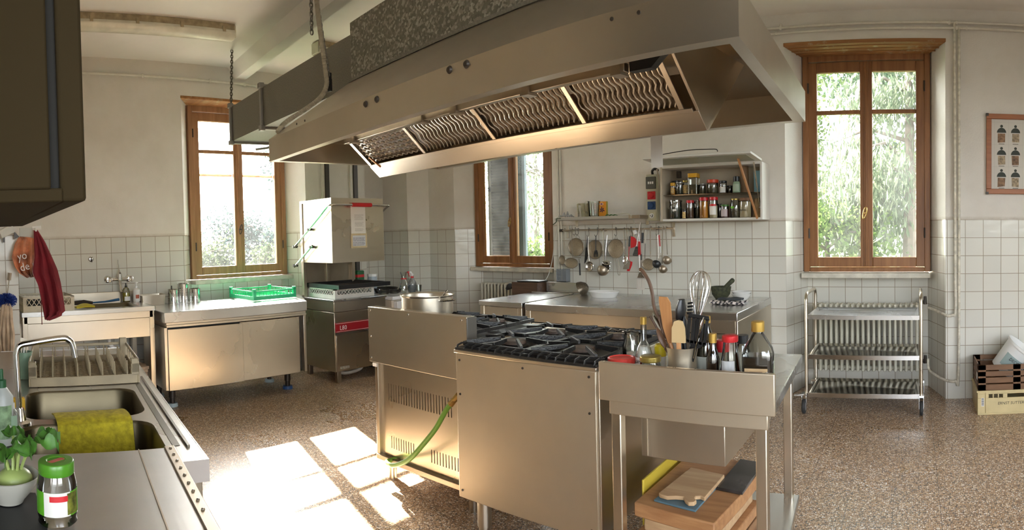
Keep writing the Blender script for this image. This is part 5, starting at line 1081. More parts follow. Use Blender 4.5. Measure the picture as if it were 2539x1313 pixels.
up_ = thing('metal_tray', 'steel tray leaning on edge behind the side table', 'tray', (-3.20,4.915,.851)); mb = MB(); mb.box(-.21,.21,-.004,.004,0,.095); mb.box(-.21,.21,-.02,.004,0,.006); obj('tray_body', mb, M_STEELT, up_, bev=.002)
gbk = thing('cutlery_basket', 'grey perforated plastic basket hanging below the sill of the middle window', 'basket', (-3.245,4.975,.948)); mb = MB()
for i in range(9): mb.box(-.055+.0125*i,-.05+.0125*i,-.04,-.036,.0,.125)
for j in range(9): mb.box(-.055,.05,-.041,-.036,.014*j,.014*j+.006)
mb.box(-.06,-.055,-.041,.03,0,.125); mb.box(.05,.055,-.041,.03,0,.125); mb.box(-.06,.055,.026,.03,0,.125); mb.box(-.06,.055,-.041,.03,0,.005); obj('basket_body', mb, plain('grey_plastic', (0.22,0.23,0.24), .5), gbk)
cr = obj('appliance_cord', (lambda mb: mb.tube(curve([aY(1384,552,5.0),aY(1376,590,5.0),aY(1370,640,4.99),aY(1360,680,4.97),aY(1345,703,4.93)],8), .0038, 6))(MB()), plain('white_cord', (0.55,0.52,0.45), .5)); tag(cr, 'thin white cord hanging beside the middle window down to the counter', 'cord')
cord2 = obj('appliance_cord', (lambda mb: mb.tube(curve([(-3.62,4.02,.10),(-3.66,4.05,.60),(-3.60,3.99,.66),(-3.52,3.985,.65)],8), .005, 6))(MB()), M_RUBBER); tag(cord2, 'dark cord looping out from behind the side table', 'cord')
# on the bench
CB = BZ_ + .001
col = thing('colander', 'brownish hand colander lying upside down against the wall, left end of the counter', 'colander', (-2.93,4.80,CB+.055), R(20)); M_COL = plain('perforated_steel', (0.20,0.165,0.12), .4, .8, var=.3, vscale=90)
mb = MB(); Mx = Matrix.Rotation(R(62),3,'Y'); mb.lathe([(.0,.055),(.04,.047),(.075,.015),(.086,-.02),(.09,-.02),(.078,.017),(.042,.051),(0,.059)], (0,0,0), 26, Mx, .82, 1.15); obj('perforated_bowl', mb, M_COL, col); mb = MB()
for i in range(1,6):
    for j in range(8*i): a = 2*PI*j/(8*i); r = .015*i; mb.ball(Mx @ Vector((r*.82*math.cos(a), r*1.15*math.sin(a), .060 - .09*(r/.09)**2*.85)), .0028, 4)
obj('perforations', mb, M_PLUG, col)
lathe_obj('dish_body', [(0,0),(.115,0),(.142,.042),(.150,.048),(.150,.053),(.142,.053),(.112,.008),(0,.006)], M_CERAMIC, thing('serving_dish', 'white oval ceramic dish on the long counter, next to the colander', 'dish', (-2.62,4.66,CB)), n=40).scale = (1.0,.72,1)
M_STONE = plain('green_black_stone', (0.045,0.048,0.022), .7, var=.6, vscale=45, bump=.4, bscale=90)
mo = thing('mortar', 'dark mottled stone mortar on the right end of the long counter', 'mortar', (-1.555,4.72,CB)); lathe_obj('bowl', [(0,0),(.045,0),(.047,.012),(.075,.05),(.085,.105),(.085,.112),(.076,.110),(.066,.05),(.03,.025),(0,.022)], M_STONE, mo)
ps = thing('pestle', 'dark stone pestle leaning out of the mortar', 'pestle', (-1.555,4.72,CB+.03)); mb = MB(); mb.tube([(-.03,0,.0),(.02,0,.06),(.10,.01,.135),(.108,.011,.143)], [.014,.016,.020,.012], 12); obj('pestle_body', mb, M_STONE, ps)
for k in range(2):
    b_ = thing('white_bowl', ('white bowl under another one beside the mortar','white bowl on top of the pair beside the mortar')[k], 'bowl', (-1.385,4.74,CB+.02*k+.0005*k)); lathe_obj('bowl_body', [(0,.003),(.035,0),(.06,.02),(.082,.052),(.080,.054),(.057,.024),(.033,.006),(0,.006)], M_CERAMIC, b_)
tw = obj('tea_towel', (lambda mb: mb.sheet(lambda a,b: (-1.42+.25*(a-.5)+.02*math.sin(9*b), 4.47+.16*(b-.5)+.02*math.sin(8*a), CB+.016+.010*math.sin(13*a+2*math.sin(5*b))*math.sin(10*b+2)), 34, 24, .006))(MB()), None or plain('towel_white', (0.62,0.58,0.54), .9)); tag(tw, 'crumpled dark and white patterned tea towel below the mortar on the counter', 'towel')
m_, nt, p, out = newmat('striped_towel'); tc = N(nt,'ShaderNodeTexCoord'); wv = N(nt,'ShaderNodeTexWave'); wv.inputs['Scale'].default_value = 9; wv.inputs['Distortion'].default_value = 5; nt.links.new(tc.outputs['Object'], wv.inputs['Vector']); rr_ = ramp(nt, wv.outputs['Fac'], ((.35,(0.05,0.045,0.05)),(.5,(0.62,0.56,0.52)))); nt.links.new(rr_.outputs[0], p.inputs['Base Color']); p.inputs['Roughness'].default_value = .9; tw.data.materials[0] = m_
tw2 = obj('dark_cloth', (lambda mb: mb.sheet(lambda a,b: (-1.41+.19*(a-.5), 4.52+.09*(b-.5), CB+.042+.008*math.sin(7*a)*math.sin(6*b)), 18, 10, .012))(MB()), plain('charcoal_cloth', (0.035,0.038,0.042), .9)); tag(tw2, 'folded charcoal cloth on top of the patterned tea towel', 'cloth')
# ------------------------------------------------------------------ wall shelf
SHY = 4.77; zs = aY(1470,536,SHY).z; xs0, xs1 = aY(1375,540,SHY).x, aY(1579,535,SHY).x
sf = thing('wall_shelf', 'narrow steel wall shelf above the utensil rail', 'shelf', (xs0,SHY,zs)); SW = xs1-xs0
mb = MB(); mb.box(0,SW,0,.235,-.028,0); obj('shelf_board', mb, plain('pale_shelf_metal', (0.42,0.40,0.35), .4, .6), sf, bev=.003)
mb = MB(); mb.box(SW-.08,SW-.055,-.006,.0,-.032,.002); mb.box(SW-.055,SW+.03,-.004,.235,-.03,.0); obj('end_bracket', mb, M_STEELD, sf, bev=.002)
for x in (.10, SW-.01): mb = MB(); mb.box(x-.016,x+.016,.236,.246,-.085,.055); obj('wall_bracket', mb, M_STEEL, sf, bev=.002)
def onS(u): p = aY(u, 530, SHY+.10); return (p.x, SHY+.10, zs+.001)
pb = obj('crumpled_bag', (lambda mb: mb.sheet(lambda a,b: (onS(1405)[0]+.12*(a-.5), SHY+.09+.10*(b-.5), zs+.012+.05*abs(math.sin(9*a+4*b)*math.sin(PI*a)*math.sin(PI*b))+.004*math.sin(31*a)), 22, 16, .003))(MB()), glass('thin_plastic', (0.9,0.9,0.9), .2, veil=.4, gloss=.3)); tag(pb, 'crumpled clear plastic bag on the left end of the wall shelf', 'plastic bag')
lf = obj('ribbon', (lambda mb: mb.tube(curve([aY(1390,541,SHY-.012),aY(1381,541,SHY-.012),aY(1380,547,SHY-.012),aY(1377,552,SHY-.012),aY(1371,557,SHY-.012)],4), .004, 6))(MB()), plain('dark_green_ribbon', (0.03,0.06,0.02), .6)); tag(lf, 'dark green ribbon tied round the left end of the wall shelf', 'ribbon')
JB = glass('beige_plastic', (0.78,0.75,0.62), .15, veil=.45, veilc=(0.75,0.70,0.52), gloss=.2)
j1 = thing('measuring_jug', 'cloudy beige plastic jug with its handle to the left on the wall shelf', 'jug', onS(1453)); lathe_obj('jug_body', [(0,0),(.042,0),(.044,.005),(.050,.125),(.048,.125),(.042,.008),(0,.006)], JB, j1); mb = MB(); mb.tube(curve([(-.048,0,.118),(-.088,0,.12),(-.09,0,.09),(-.082,0,.035)],6), .008, 8); obj('handle', mb, JB, j1)
j2 = thing('measuring_jug', 'clear measuring jug with red scale marks beside the orange box', 'jug', (onS(1477)[0],SHY+.075,zs+.001)); lathe_obj('jug_body', [(0,0),(.048,0),(.05,.005),(.060,.14),(.058,.14),(.048,.008),(0,.006)], JG, j2); mb = MB(); mb.tube(curve([(-.05,-.02,.138),(-.085,-.02,.13),(-.088,-.02,.06),(-.06,-.02,.03)],6), .006, 8); obj('handle', mb, JG, j2)
mb = MB()
for i in range(8): r = .051+.0011*i*.9; mb.sheet(lambda a,b: ((.0525+.0009*i)*math.cos(R(-62+22*a)), (.0525+.0009*i)*math.sin(R(-62+22*a)), .03+.012*i+.002*b), 4, 1)
obj('scale_marks', mb, plain('red_print', (0.45,0.12,0.06), .5), j2)
ob = thing('starch_box', 'orange carton with a dark star flower print on the wall shelf', 'carton', (onS(1497)[0],SHY+.08,zs+.001)); OBH = .135
mb = MB(); mb.box(-.038,.038,0,.03,0,OBH); obj('carton_body', mb, plain('orange_card', (0.66,0.25,0.015), .5), ob, bev=.001)
mb = MB(); mb.box(.038,.0383,0,.03,0,OBH); obj('side_face', mb, plain('olive_card', (0.35,0.30,0.03), .5), ob)
dk = plain('purple_print', (0.06,0.015,0.05), .5); mb = MB(); mb.lathe([(0,.0006),(.018,.0006),(.018,0)], (-.010,-.0002,.112), 20, Matrix.Rotation(R(90),3,'X'), 1, .6); obj('oval_emblem', mb, plain('white_print2', (0.75,0.72,0.68), .5), ob); mb = MB(); mb.lathe([(0,.001),(.013,.001),(.013,0)], (-.010,-.0004,.112), 20, Matrix.Rotation(R(90),3,'X'), 1, .55); obj('emblem_core', mb, plain('maroon_print', (0.20,0.015,0.03), .5), ob)
mb = MB()
for i in range(6): a = PI/2 + 2*PI*i/6 + .15; L = .034 if i % 2 == 0 else .028; c = Vector((-.006,-.0006,.058)); dd = Vector((math.cos(a),0,math.sin(a))); nn = Vector((-dd.z,0,dd.x)); mb.face([c, c+dd*L*.5+nn*.007, c+dd*L, c+dd*L*.5-nn*.007])
obj('flower_print', mb, dk, ob)
cw = obj('extension_lead', (lambda mb: mb.tube(curve([aY(1508,534,SHY+.03),aY(1530,531,SHY+.02),aY(1552,529,SHY),aY(1565,534,SHY-.01),aY(1571,548,4.93),aY(1575,566,4.92)],8), .0045, 6))(MB()), plain('cream_cord', (0.50,0.47,0.38), .5)); tag(cw, 'cream cord draped along the wall shelf and hanging over the rail', 'cord')
pl_ = thing('cord_plug', 'small white plug at the end of the cord on the rail', 'plug', aY(1575,572,4.92)); mb = MB(); mb.obox((0,0,-.012), (.032,.018,.04), Matrix.Rotation(R(-25),3,'Y')); obj('plug_body', mb, M_WHITE, pl_, bev=.003)
gs = obj('herb_sprig', (lambda mb: [mb.tube(curve([aY(1500+9*i,536,SHY+.02),aY(1506+9*i,532,SHY+.02),aY(1514+9*i,534,SHY+.015)],4), [.002,.004,.005,.006,.005,.004,.003,.002,.001], 6) for i in range(3)] and mb)(MB()), plain('leaf_green', (0.03,0.10,0.02), .6)); tag(gs, 'green leaves lying along the wall shelf next to the orange carton', 'herbs')
# ------------------------------------------------------------------ utensil rail and everything hung on it
RYL = 4.945; zr = aY(1530,568,RYL).z; xr0, xr1 = aY(1391,572,RYL).x, aY(1670,566,RYL).x
rl_ = thing('utensil_rail', 'long steel rail on the tiles, hung with sieves, ladles and spatulas', 'rail', (xr0,RYL,zr))
mb = MB(); mb.cyl((0,0,0), (xr1-xr0,0,0), .008, n=12); obj('bar', mb, M_STEELV, rl_)
mb = MB(); mb.cyl((-.012,0,0), (.02,0,0), .014, n=12); obj('end_knob', mb, M_PLUG, rl_)
for u in (1399,1664): x = aY(u,569,RYL).x - xr0; mb = MB(); mb.box(x-.013,x+.013,.058,.068,-.075,.05); mb.box(x-.01,x+.01,-.005,.06,-.012,.008); obj('wall_bracket', mb, M_STEEL, rl_, bev=.002)
for u in (1494,1624): x = aY(u,569,RYL).x - xr0; mb = MB(); mb.box(x-.011,x+.011,-.010,.066,-.014,.010); obj('rail_clip', mb, M_STEELD, rl_, bev=.002)
def K(x, y, d=0.0): return aY(1380 + x/5.05, 520 + y/5.05, RYL - .016 + d)     # a point of the hanging plane, from a close-up of the photo
M_MESH = plain('sieve_mesh', (0.30,0.24,0.16), .5, .5, var=.25, vscale=160)
M_WIRE = plain('dull_steel_wire', (0.36,0.31,0.25), .35, .9)
HG = 'utensils on the rail'
def hung(name, label, cat, at): return thing(name, label, cat, at, 0, HG)
def rod(t, pts, r, m, nm='handle', flat=1.0):
    o = Vector(t.location); mb = MB(); mb.tube([Vector(p)-o for p in pts], r, 8, flat=flat); return obj(nm, mb, m, t)
def hookover(top): return [top + Vector((0,.032,-.012)), top + Vector((0,.030,.010)), top + Vector((0,.014,.016)), top]
def disc(t, c, rx, rz, m, rim=M_WIRE, depth=.018, rimr=.0035):
    o = Vector(t.location); c = Vector(c) - o
    mb = MB(); mb.lathe([(0,depth),(rx*.55,depth*.8),(rx*.9,depth*.25),(rx*.97,0)], c, 28, Matrix.Rotation(R(-90),3,'X'), 1, rz/rx); obj('mesh_bowl', mb, m, t)
    mb = MB(); mb.tube([c + Vector((rx*math.cos(a),-.002,rz*math.sin(a))) for a in [2*PI*i/36 for i in range(36)]], rimr, 6, closed=True); obj('rim', mb, rim, t)
def loop(t, a, b, top, m=M_WIRE): rod(t, [a, top, b], .0022, m, 'hanging_loop')
def shook(u1, y1, u2, y2, lab):
    a, b = K(u1,y1), K(u2,y2); t = thing('steel_hook', lab, 'hook', a, 0, 'hooks on the rail'); rod(t, curve([a+Vector((0,.030,-.010)), a+Vector((0,.026,.014)), a+Vector((0,.006,.020)), a+Vector((.004,0,.0)), a.lerp(b,.6)+Vector((.008,0,0)), b, b+Vector((-.012,0,-.002)), b+Vector((-.018,0,.012))],5), .0022, M_DARKMETAL, 'wire')
pxr = 1/5.05 * 5.6/1501      # metres per close-up pixel out there
t = hung('round_sieve', 'largest round mesh sieve, first from the left on the rail', 'sieve', K(245,465)); disc(t, K(245,465), 118*pxr, 116*pxr, M_MESH); loop(t, K(212,345), K(238,345), K(226,308)); loop(t, K(248,345), K(288,350), K(262,308)); rod(t, [K(210,590,-.004), K(300,598,-.004)], .004, M_WIRE, 'bottom_lug')
shook(228,250,226,312,'hook holding the largest round sieve'); shook(262,255,262,312,'second hook of the largest round sieve')
t = hung('skimmer', 'small round skimmer on a long flat handle, at the far left of the rail', 'skimmer', K(92,250)); rod(t, hookover(K(92,252)) + [K(95,400), K(97,560)], .0042, M_WIRE, flat=.6); disc(t, K(72,626,-.006), 50*pxr, 60*pxr, M_MESH, depth=.012)
t = hung('oval_sieve', 'squashed oval sieve with a black handle below the largest round one', 'sieve', K(158,250)); rod(t, hookover(K(155,254)) + [K(175,400,-.01), K(200,580,-.012)], .0018, M_WIRE, 'wire_hanger'); rod(t, hookover(K(187,254)) + [K(190,400,-.01), K(205,580,-.012)], .0018, M_WIRE, 'wire_hanger'); disc(t, K(185,665,-.012), 102*pxr, 66*pxr, M_MESH, depth=.014); rod(t, [K(280,610,-.012), K(290,672,-.012)], .004, M_WIRE, 'shank'); rod(t, [K(288,668,-.012), K(294,818,-.012)], .0072, M_BLACK)
t = hung('kitchen_knife', 'black knife with its blade pointing down between the first two sieves', 'knife', K(388,330,-.012)); rod(t, [K(392,332,-.012), K(376,470,-.012)], .0075, M_BLACK, flat=.6); mb = MB(); o = Vector(t.location); mb.prism([K(x,y,-.011)-o for x,y in ((364,470),(388,470),(386,610),(366,650),(346,674),(352,600))], (0,.002,0)); obj('blade', mb, plain('dark_blade', (0.03,0.03,0.03), .3, .6), t)
shook(395,250,400,330,'hook holding the black knife and the perforated spoon')
t = hung('round_sieve', 'round mesh sieve behind the black fork, second of the three on the rail', 'sieve', K(484,495,.004)); disc(t, K(484,495,.004), 112*pxr, 120*pxr, M_MESH)
t = hung('serving_fork', 'black plastic fork hanging in front of the second sieve', 'fork', K(491,330,-.014)); rod(t, [K(492,325,-.014), K(491,520,-.014)], .0065, M_BLACK, flat=.5); mb = MB(); o = Vector(t.location)
mb.prism([K(x,y,-.014)-o for x,y in ((478,505),(506,505),(518,540),(518,585),(509,590),(505,552),(499,552),(497,590),(488,590),(486,552),(479,552),(475,590),(466,585),(467,540))], (0,.003,0)); obj('tines', mb, M_BLACK, t)
shook(505,250,498,326,'hook holding the black fork')
t = hung('perforated_spoon', 'round perforated spoon hanging below the black knife', 'spoon', K(398,340,-.016)); rod(t, [K(398,335,-.016), K(398,480,-.016), K(412,640,-.016)], .0045, M_CHROME, flat=.6); disc(t, K(415,706,-.016), 54*pxr, 62*pxr, plain('perforated_bright', (0.40,0.36,0.31), .25, .9, var=.7, vscale=120), M_CHROME, .014)
def ladle(label, top, joint, c, r, m, hook=True, hm=None, rr=.0045, flat=.6):
    t = hung('ladle', label, 'ladle', top); rod(t, (hookover(top) if hook else [top]) + [top.lerp(joint,.5), joint], rr, hm or M_CHROME, flat=flat)
    o = Vector(t.location); mb = MB(); mb.lathe([(0,-r),(r*.55,-r*.84),(r*.9,-r*.42),(r,0),(r*.94,0),(r*.84,-r*.4),(r*.5,-r*.76),(0,-r*.9)], Vector(c)-o, 24, Matrix.Rotation(R(-52),3,'X')); obj('bowl', mb, m, t); return t
ladle('deep dark-bellied ladle hanging between the second and third sieves', K(584,255,-.010), K(590,700,-.010), K(580,752,-.016), 76*pxr, M_STEELD)
t = hung('slotted_spoon', 'slotted steel spoon in front of the deep ladle', 'spoon', K(634,318,-.022)); rod(t, [K(636,315,-.022), K(620,480,-.022), K(612,640,-.022)], .0055, M_CHROME, flat=.6); disc(t, K(618,715,-.024), 58*pxr, 66*pxr, M_CHROME, M_CHROME, .012); o = Vector(t.location); mb = MB()
for i in range(6): a, b = K(585+14*i,742-10*i*.3,-.030), K(604+12*i,690-4*i,-.030); mb.tube([a-o,b-o], .0018, 5)
obj('slots', mb, M_PLUG, t); t = hung('oval_ring', 'loose bent steel ring above the slotted spoon', 'ring', K(625,662,-.028)); o = Vector(t.location); mb = MB(); mb.tube([K(625+52*math.cos(a),660+22*math.sin(a),-.028)-o for a in [2*PI*i/24 for i in range(24)]], .004, 6, closed=True); obj('ring_wire', mb, M_CHROME, t)
t = hung('round_sieve', 'round mesh sieve with a looped wire handle, third of the three on the rail', 'sieve', K(744,485)); disc(t, K(744,485), 112*pxr, 118*pxr, M_MESH); loop(t, K(726,365), K(766,365), K(745,318)); rod(t, curve([K(736,602,-.006), K(755,720,-.006), K(768,800,-.006), K(782,815,-.006), K(792,800,-.006), K(780,700,-.006), K(764,602,-.006)],5), .0032, M_WIRE)
shook(735,245,748,318,'hook holding the third sieve')
t = hung('serving_spoon', 'steel serving spoon just right of the third sieve', 'spoon', K(842,242)); rod(t, hookover(K(842,244))+[K(846,400), K(856,560)], .0042, M_CHROME, flat=.6); disc(t, K(860,622,-.004), 30*pxr, 62*pxr, M_CHROME, M_CHROME, .008)
t = hung('steel_turner', 'steel turner with a square head, overlapping the serving spoon', 'turner', K(886,246,-.008)); rod(t, hookover(K(886,248,-.008))+[K(886,400,-.008), K(892,620,-.008)], .0042, M_CHROME, flat=.6); o = Vector(t.location); mb = MB(); mb.prism([K(x,y,-.008)-o for x,y in ((868,640),(912,632),(924,660),(908,742),(830,740),(846,690))], (0,.002,0)); obj('blade', mb, M_STEELT, t)
t = hung('dough_scraper', 'red quarter-round scraper with a black grip', 'scraper', K(915,330,-.014)); o = Vector(t.location); mb = MB(); mb.prism([K(x,y,-.012)-o for x,y in ((930,332),(965,338),(992,362),(1006,400),(1000,438),(975,465),(926,480))], (0,.004,0)); obj('red_blade', mb, M_RED, t); rod(t, [K(918,328,-.014), K(910,458,-.014)], .007, M_BLACK); shook(925,240,950,330,'hook holding the red scraper')
t = hung('red_spatula', 'thin red spatula with an angled red head below the scraper', 'spatula', K(908,455,-.004)); rod(t, [K(910,455,-.004), K(902,610,-.004), K(915,640,-.004)], .0038, M_RED); o = Vector(t.location); mb = MB(); mb.prism([K(x,y,-.003)-o for x,y in ((910,638),(950,650),(945,690),(912,768),(878,762),(884,744),(905,735))], (0,.003,0)); obj('head', mb, M_RED, t)
t = hung('perforated_turner', 'perforated dark turner with a long steel handle slung over the rail', 'turner', K(1046,170,-.026)); rod(t, [K(1052,155,-.026), K(1044,200,-.026), K(1002,455,-.026)], .0062, M_CHROME, flat=.6); o = Vector(t.location); mb = MB(); mb.prism([K(x,y,-.026)-o for x,y in ((990,455),(1016,458),(1018,570),(1008,580),(956,572),(954,560))], (0,.003,0)); obj('head', mb, plain('dark_grey_nylon', (0.05,0.05,0.045), .4), t); mb = MB(); [mb.ball(K(972+16*i+2*j,560-22*j,-.0265)-o, .0024, 4) for i in range(3) for j in range(4)]; obj('holes', mb, M_WIRE, t)
t = hung('silicone_spatula', 'red silicone spatula hanging right of the perforated turner', 'spatula', K(1034,390,-.01)); o = Vector(t.location); mb = MB(); mb.prism([K(x,y,-.01)-o for x,y in ((1024,392),(1046,395),(1052,560),(1044,572),(1014,568),(1012,556))], (0,.006,0)); obj('red_head', mb, M_RED, t); rod(t, [K(1036,250,-.008), K(1034,395,-.008)], .004, M_CHROME, 'shank')
t = hung('basting_brush', 'tool with a thick black handle, hanging head down behind the red spatula', 'brush', K(1076,250,-.004)); rod(t, hookover(K(1080,250,-.004))+[K(1078,290,-.004)], .003, M_CHROME, 'hanger'); rod(t, [K(1078,285,-.004), K(1072,415,-.004)], .0115, M_BLACK); rod(t, [K(1070,415,-.004), K(1062,560,-.004)], .0042, M_CHROME, 'shank'); rod(t, [K(1063,555,-.004), K(1061,628,-.004)], .006, M_BLACK, 'tip')
t = hung('palette_knife', 'tool with a pale handle and thin steel rod, right of the black-handled one', 'knife', K(1112,260,-.006)); rod(t, [K(1116,250,-.006), K(1110,420,-.006)], .0085, plain('pale_handle', (0.48,0.44,0.37), .5)); rod(t, [K(1110,420,-.006), K(1106,612,-.006)], .003, M_DARKMETAL, 'rod')
t = hung('flat_skimmer', 'flat round mesh skimmer on a broad steel handle', 'skimmer', K(1172,222)); rod(t, hookover(K(1172,224))+[K(1174,400), K(1178,600)], .0052, M_CHROME, flat=.5); disc(t, K(1148,682,-.004), 78*pxr, 70*pxr, M_MESH, depth=.008)
t = hung('slotted_turner', 'white slotted turner hanging lowest on the rail', 'turner', K(1040,570,-.02)); rod(t, [K(1036,560,-.02), K(1044,780,-.02)], .0042, M_CHROME, flat=.6); o = Vector(t.location); wt = plain('bone_white', (0.62,0.56,0.49), .5); mb = MB()
mb.prism([K(x,y,-.02)-o for x,y in ((1034,780),(1056,780),(1100,850),(1010,850))], (0,.003,0)); mb2 = MB()
for i in range(5): x0 = 1006+21.5*i; mb2.prism([K(x,y,-.02)-o for x,y in ((x0,850),(x0+13,850),(x0+13,985),(x0,985))], (0,.003,0))
mb2.prism([K(x,y,-.02)-o for x,y in ((1006,862),(1106,862),(1106,848),(1006,848))], (0,.003,0)); mb2.prism([K(x,y,-.02)-o for x,y in ((1004,978),(1106,980),(1098,1000),(1012,996))], (0,.003,0)); obj('neck', mb, M_COL, t); obj('slotted_head', mb2, wt, t)
ladle('black nylon ladle with a steel handle, near the right end of the rail', K(1268,310,-.012), K(1282,605,-.012), K(1255,672,-.018), 56*pxr, M_BLACK, hook=False, rr=.0055); shook(1272,235,1268,312,'hook holding the black nylon ladle')
t = hung('red_peeler', 'red-handled peeler behind the black ladle', 'peeler', K(1290,320)); rod(t, [K(1284,315), K(1296,455)], .006, M_RED); rod(t, [K(1298,455), K(1302,540)], .0055, M_CERAMIC, 'white_head')
ladle('small ladle hanging lowest at the right end of the rail', K(1326,224,-.004), K(1322,672,-.004), K(1334,736,-.012), 56*pxr, M_STEELD)
ladle('small ladle hanging last on the right end of the rail', K(1364,226), K(1388,560), K(1384,625,-.01), 58*pxr, M_STEELD)
# ------------------------------------------------------------------ open spice cupboard with its flap propped up
CY_ = 4.766; cx0, cx1 = aY(1637,480,CY_).x, aY(1890,480,CY_).x; cz0, cz1 = aY(1750,546,CY_).z, aY(1885,400,CY_).z
sp_c = thing('spice_cupboard', 'white wall cupboard full of spice jars, its flap propped open', 'cupboard', (cx0,CY_,cz0)); CW, CH, CD = cx1-cx0, cz1-cz0, 5.012-CY_
wl_ = plain('white_laminate', (0.66,0.64,0.59), .4); inn_ = plain('aged_laminate', (0.50,0.42,0.31), .5, var=.08)
mb = MB(); mb.box(0,.018,0,CD,0,CH); mb.box(CW-.018,CW,0,CD,0,CH); mb.box(.018,CW-.018,0,CD,0,.018); mb.box(.018,CW-.018,0,CD,CH-.018,CH); obj('carcass', mb, wl_, sp_c, bev=.0015)
mb = MB(); mb.box(.018,CW-.018,CD-.012,CD-.004,.018,CH-.018); obj('back_board', mb, inn_, sp_c)
mb = MB(); mb.box(.006,.02,-.004,CD-.02,.0,CH); obj('inner_side', mb, inn_, sp_c)
shz = aY(1750,480,CY_+.05).z - cz0; mb = MB(); mb.box(.02,CW-.02,.02,CD-.015,shz-.008,shz); obj('glass_shelf', mb, glass('green_shelf_glass', (0.55,0.62,0.50), .05, gloss=.5), sp_c)
fe = aY(1852,381,4.42); A0, A1 = Vector((0,-.0,CH+.004)), Vector((CW,0,CH+.004)); FV = Vector((0, 4.42-CY_, fe.z-cz0-CH)); nu = Vector((0,-FV.z,FV.y)).normalized(); nu = nu if nu.z > 0 else -nu
mb = MB(); mb.hexa([A0, A1, A1+FV, A0+FV], [q_+nu*.018 for q_ in (A0, A1, A1+FV, A0+FV)]); fl_ = obj('flap_door', mb, wl_, sp_c, bev=.002)
mb = MB(); bq = [A0+FV*.12+Vector((.05,0,0)), A1+FV*.12-Vector((.05,0,0)), A1+FV*.88-Vector((.05,0,0)), A0+FV*.88+Vector((.05,0,0))]; mb.hexa([q_-nu*.003 for q_ in bq], [q_+nu*.001 for q_ in bq]); obj('flap_panel', mb, plain('greenish_panel', (0.40,0.43,0.34), .25), fl_)
hw = [A0.lerp(A1,f)+FV*.86+nu*(.018+.042*g) for f, g in ((.06,.0),(.12,.35),(.28,.75),(.45,1),(.62,.92),(.68,.80),(.69,.4))]; mb = MB(); mb.tube(curve(hw,5), .006, 8, flat=.6); obj('bow_handle', mb, M_DARKMETAL, fl_)
for x, a, b in ((.03,aY(1629,421,CY_-.03),aY(1643,514,CY_+.06)),(CW-.05,aY(1869,403,CY_-.03),aY(1884,514,CY_+.06))):
    o = Vector((cx0,CY_,cz0)); mb = MB(); mb.tube([a-o, a.lerp(b,.55)-o], .007, 8); mb.tube([a.lerp(b,.55)-o, b-o], .0035, 8); mb.ball(b-o, .009, 8); mb.ball(a-o, .008, 8); obj('gas_strut', mb, M_STEELV, sp_c)
mb = MB(); mb.box(.09,.125,.15,.19,CH-.09,CH-.03); obj('hanging_bracket', mb, M_DARKMETAL, sp_c, bev=.003)
bt_ = thing('wooden_batten', 'brown wooden batten propping the flap of the spice cupboard open', 'batten', aY(1878,541,CY_-.01)); o = Vector(bt_.location); mb = MB(); mb.beam(Vector((0,0,0)), aY(1830,392,CY_-.16)-o, .012, .036, (0,1,0)); obj('batten_body', mb, ORW, bt_, bev=.001)
o3 = Vector((cx0,CY_,cz0))
def jar(label, u, wpx, vtop, shelf, dy, lid, m, contents=None, lab=None, shape='round', name='spice_jar', cat='jar', lidh=.22, neck=.0, cfill=.7):
    y = CY_ + dy; z0 = cz0 + (.0185 if shelf == 0 else shz+.0005); p = aY(u, vtop, y); h = p.z - z0; r = wpx/2*(y/math.cos((u-UB)/FPX))/FPX
    t = thing(name, label, cat, (p.x,y,z0), 0, 'spice jars in the cupboard'); hb = h*(1-lidh)
    if shape == 'square':
        mb = MB(); mb.prism([(x,yy,0) for x,yy in rrect(0,0,r,r,.006,3)], (0,0,hb)); obj('body', mb, m, t, bev=.002)
        if lid: mb = MB(); mb.prism([(x,yy,hb) for x,yy in rrect(0,0,r*1.06,r*1.06,.008,3)], (0,0,h-hb)); obj('lid', mb, lid, t, bev=.002)
        if contents: mb = MB(); mb.prism([(x,yy,.003) for x,yy in rrect(0,0,r*.92,r*.92,.006,3)], (0,0,hb*cfill)); obj('contents', mb, contents, t)
    else:
        n_ = r*(1-neck); mb = MB(); mb.lathe([(0,0),(r*.92,0),(r,r*.12),(r,hb*.72),(n_*.97,hb*.94),(n_*.95,hb)], (0,0,0), 22); obj('body', mb, m, t)
        if lid: mb = MB(); mb.lathe([(n_*1.0,hb),(n_*1.05,hb+.001),(n_*1.05,h-.002),(n_*.95,h),(0,h)], (0,0,0), 22); obj('lid', mb, lid, t)
        if contents: mb = MB(); mb.lathe([(0,.003),(r*.9,.003),(r*.95,r*.12),(r*.95,hb*cfill),(0,hb*cfill+.002)], (0,0,0), 20); obj('contents', mb, contents, t)
    if lab: f0, f1, lm = lab; mb = MB(); mb.sheet(lambda a,b: (r*1.012*math.cos(R(-145+110*a)), r*1.012*math.sin(R(-145+110*a)), h*(f0+(f1-f0)*b)), 10, 1); obj('label', mb, lm, t)
    return t
HERB = plain('dried_herbs', (0.09,0.075,0.035), .9, var=.6, vscale=120); SEED = plain('brown_seeds', (0.10,0.05,0.025), .9, var=.5, vscale=150); DARKH = plain('dark_herbs', (0.035,0.04,0.025), .9, var=.5, vscale=120); TURM = plain('orange_spice', (0.58,0.24,0.012), .8, var=.08, vscale=90)
YL = plain('yellow_lid2', (0.62,0.33,0.02), .4); GRL = plain('grey_lid', (0.30,0.29,0.27), .4, .5); RDL = plain('orange_red_lid', (0.60,0.06,0.02), .4); GNL = plain('green_lid', (0.05,0.16,0.02), .4); CRM = plain('cream_powder', (0.60,0.50,0.32), .8); LGL = plain('green_label', (0.25,0.36,0.24), .6); YLB = plain('yellow_label', (0.52,0.36,0.14), .6, var=.4, vscale=70)
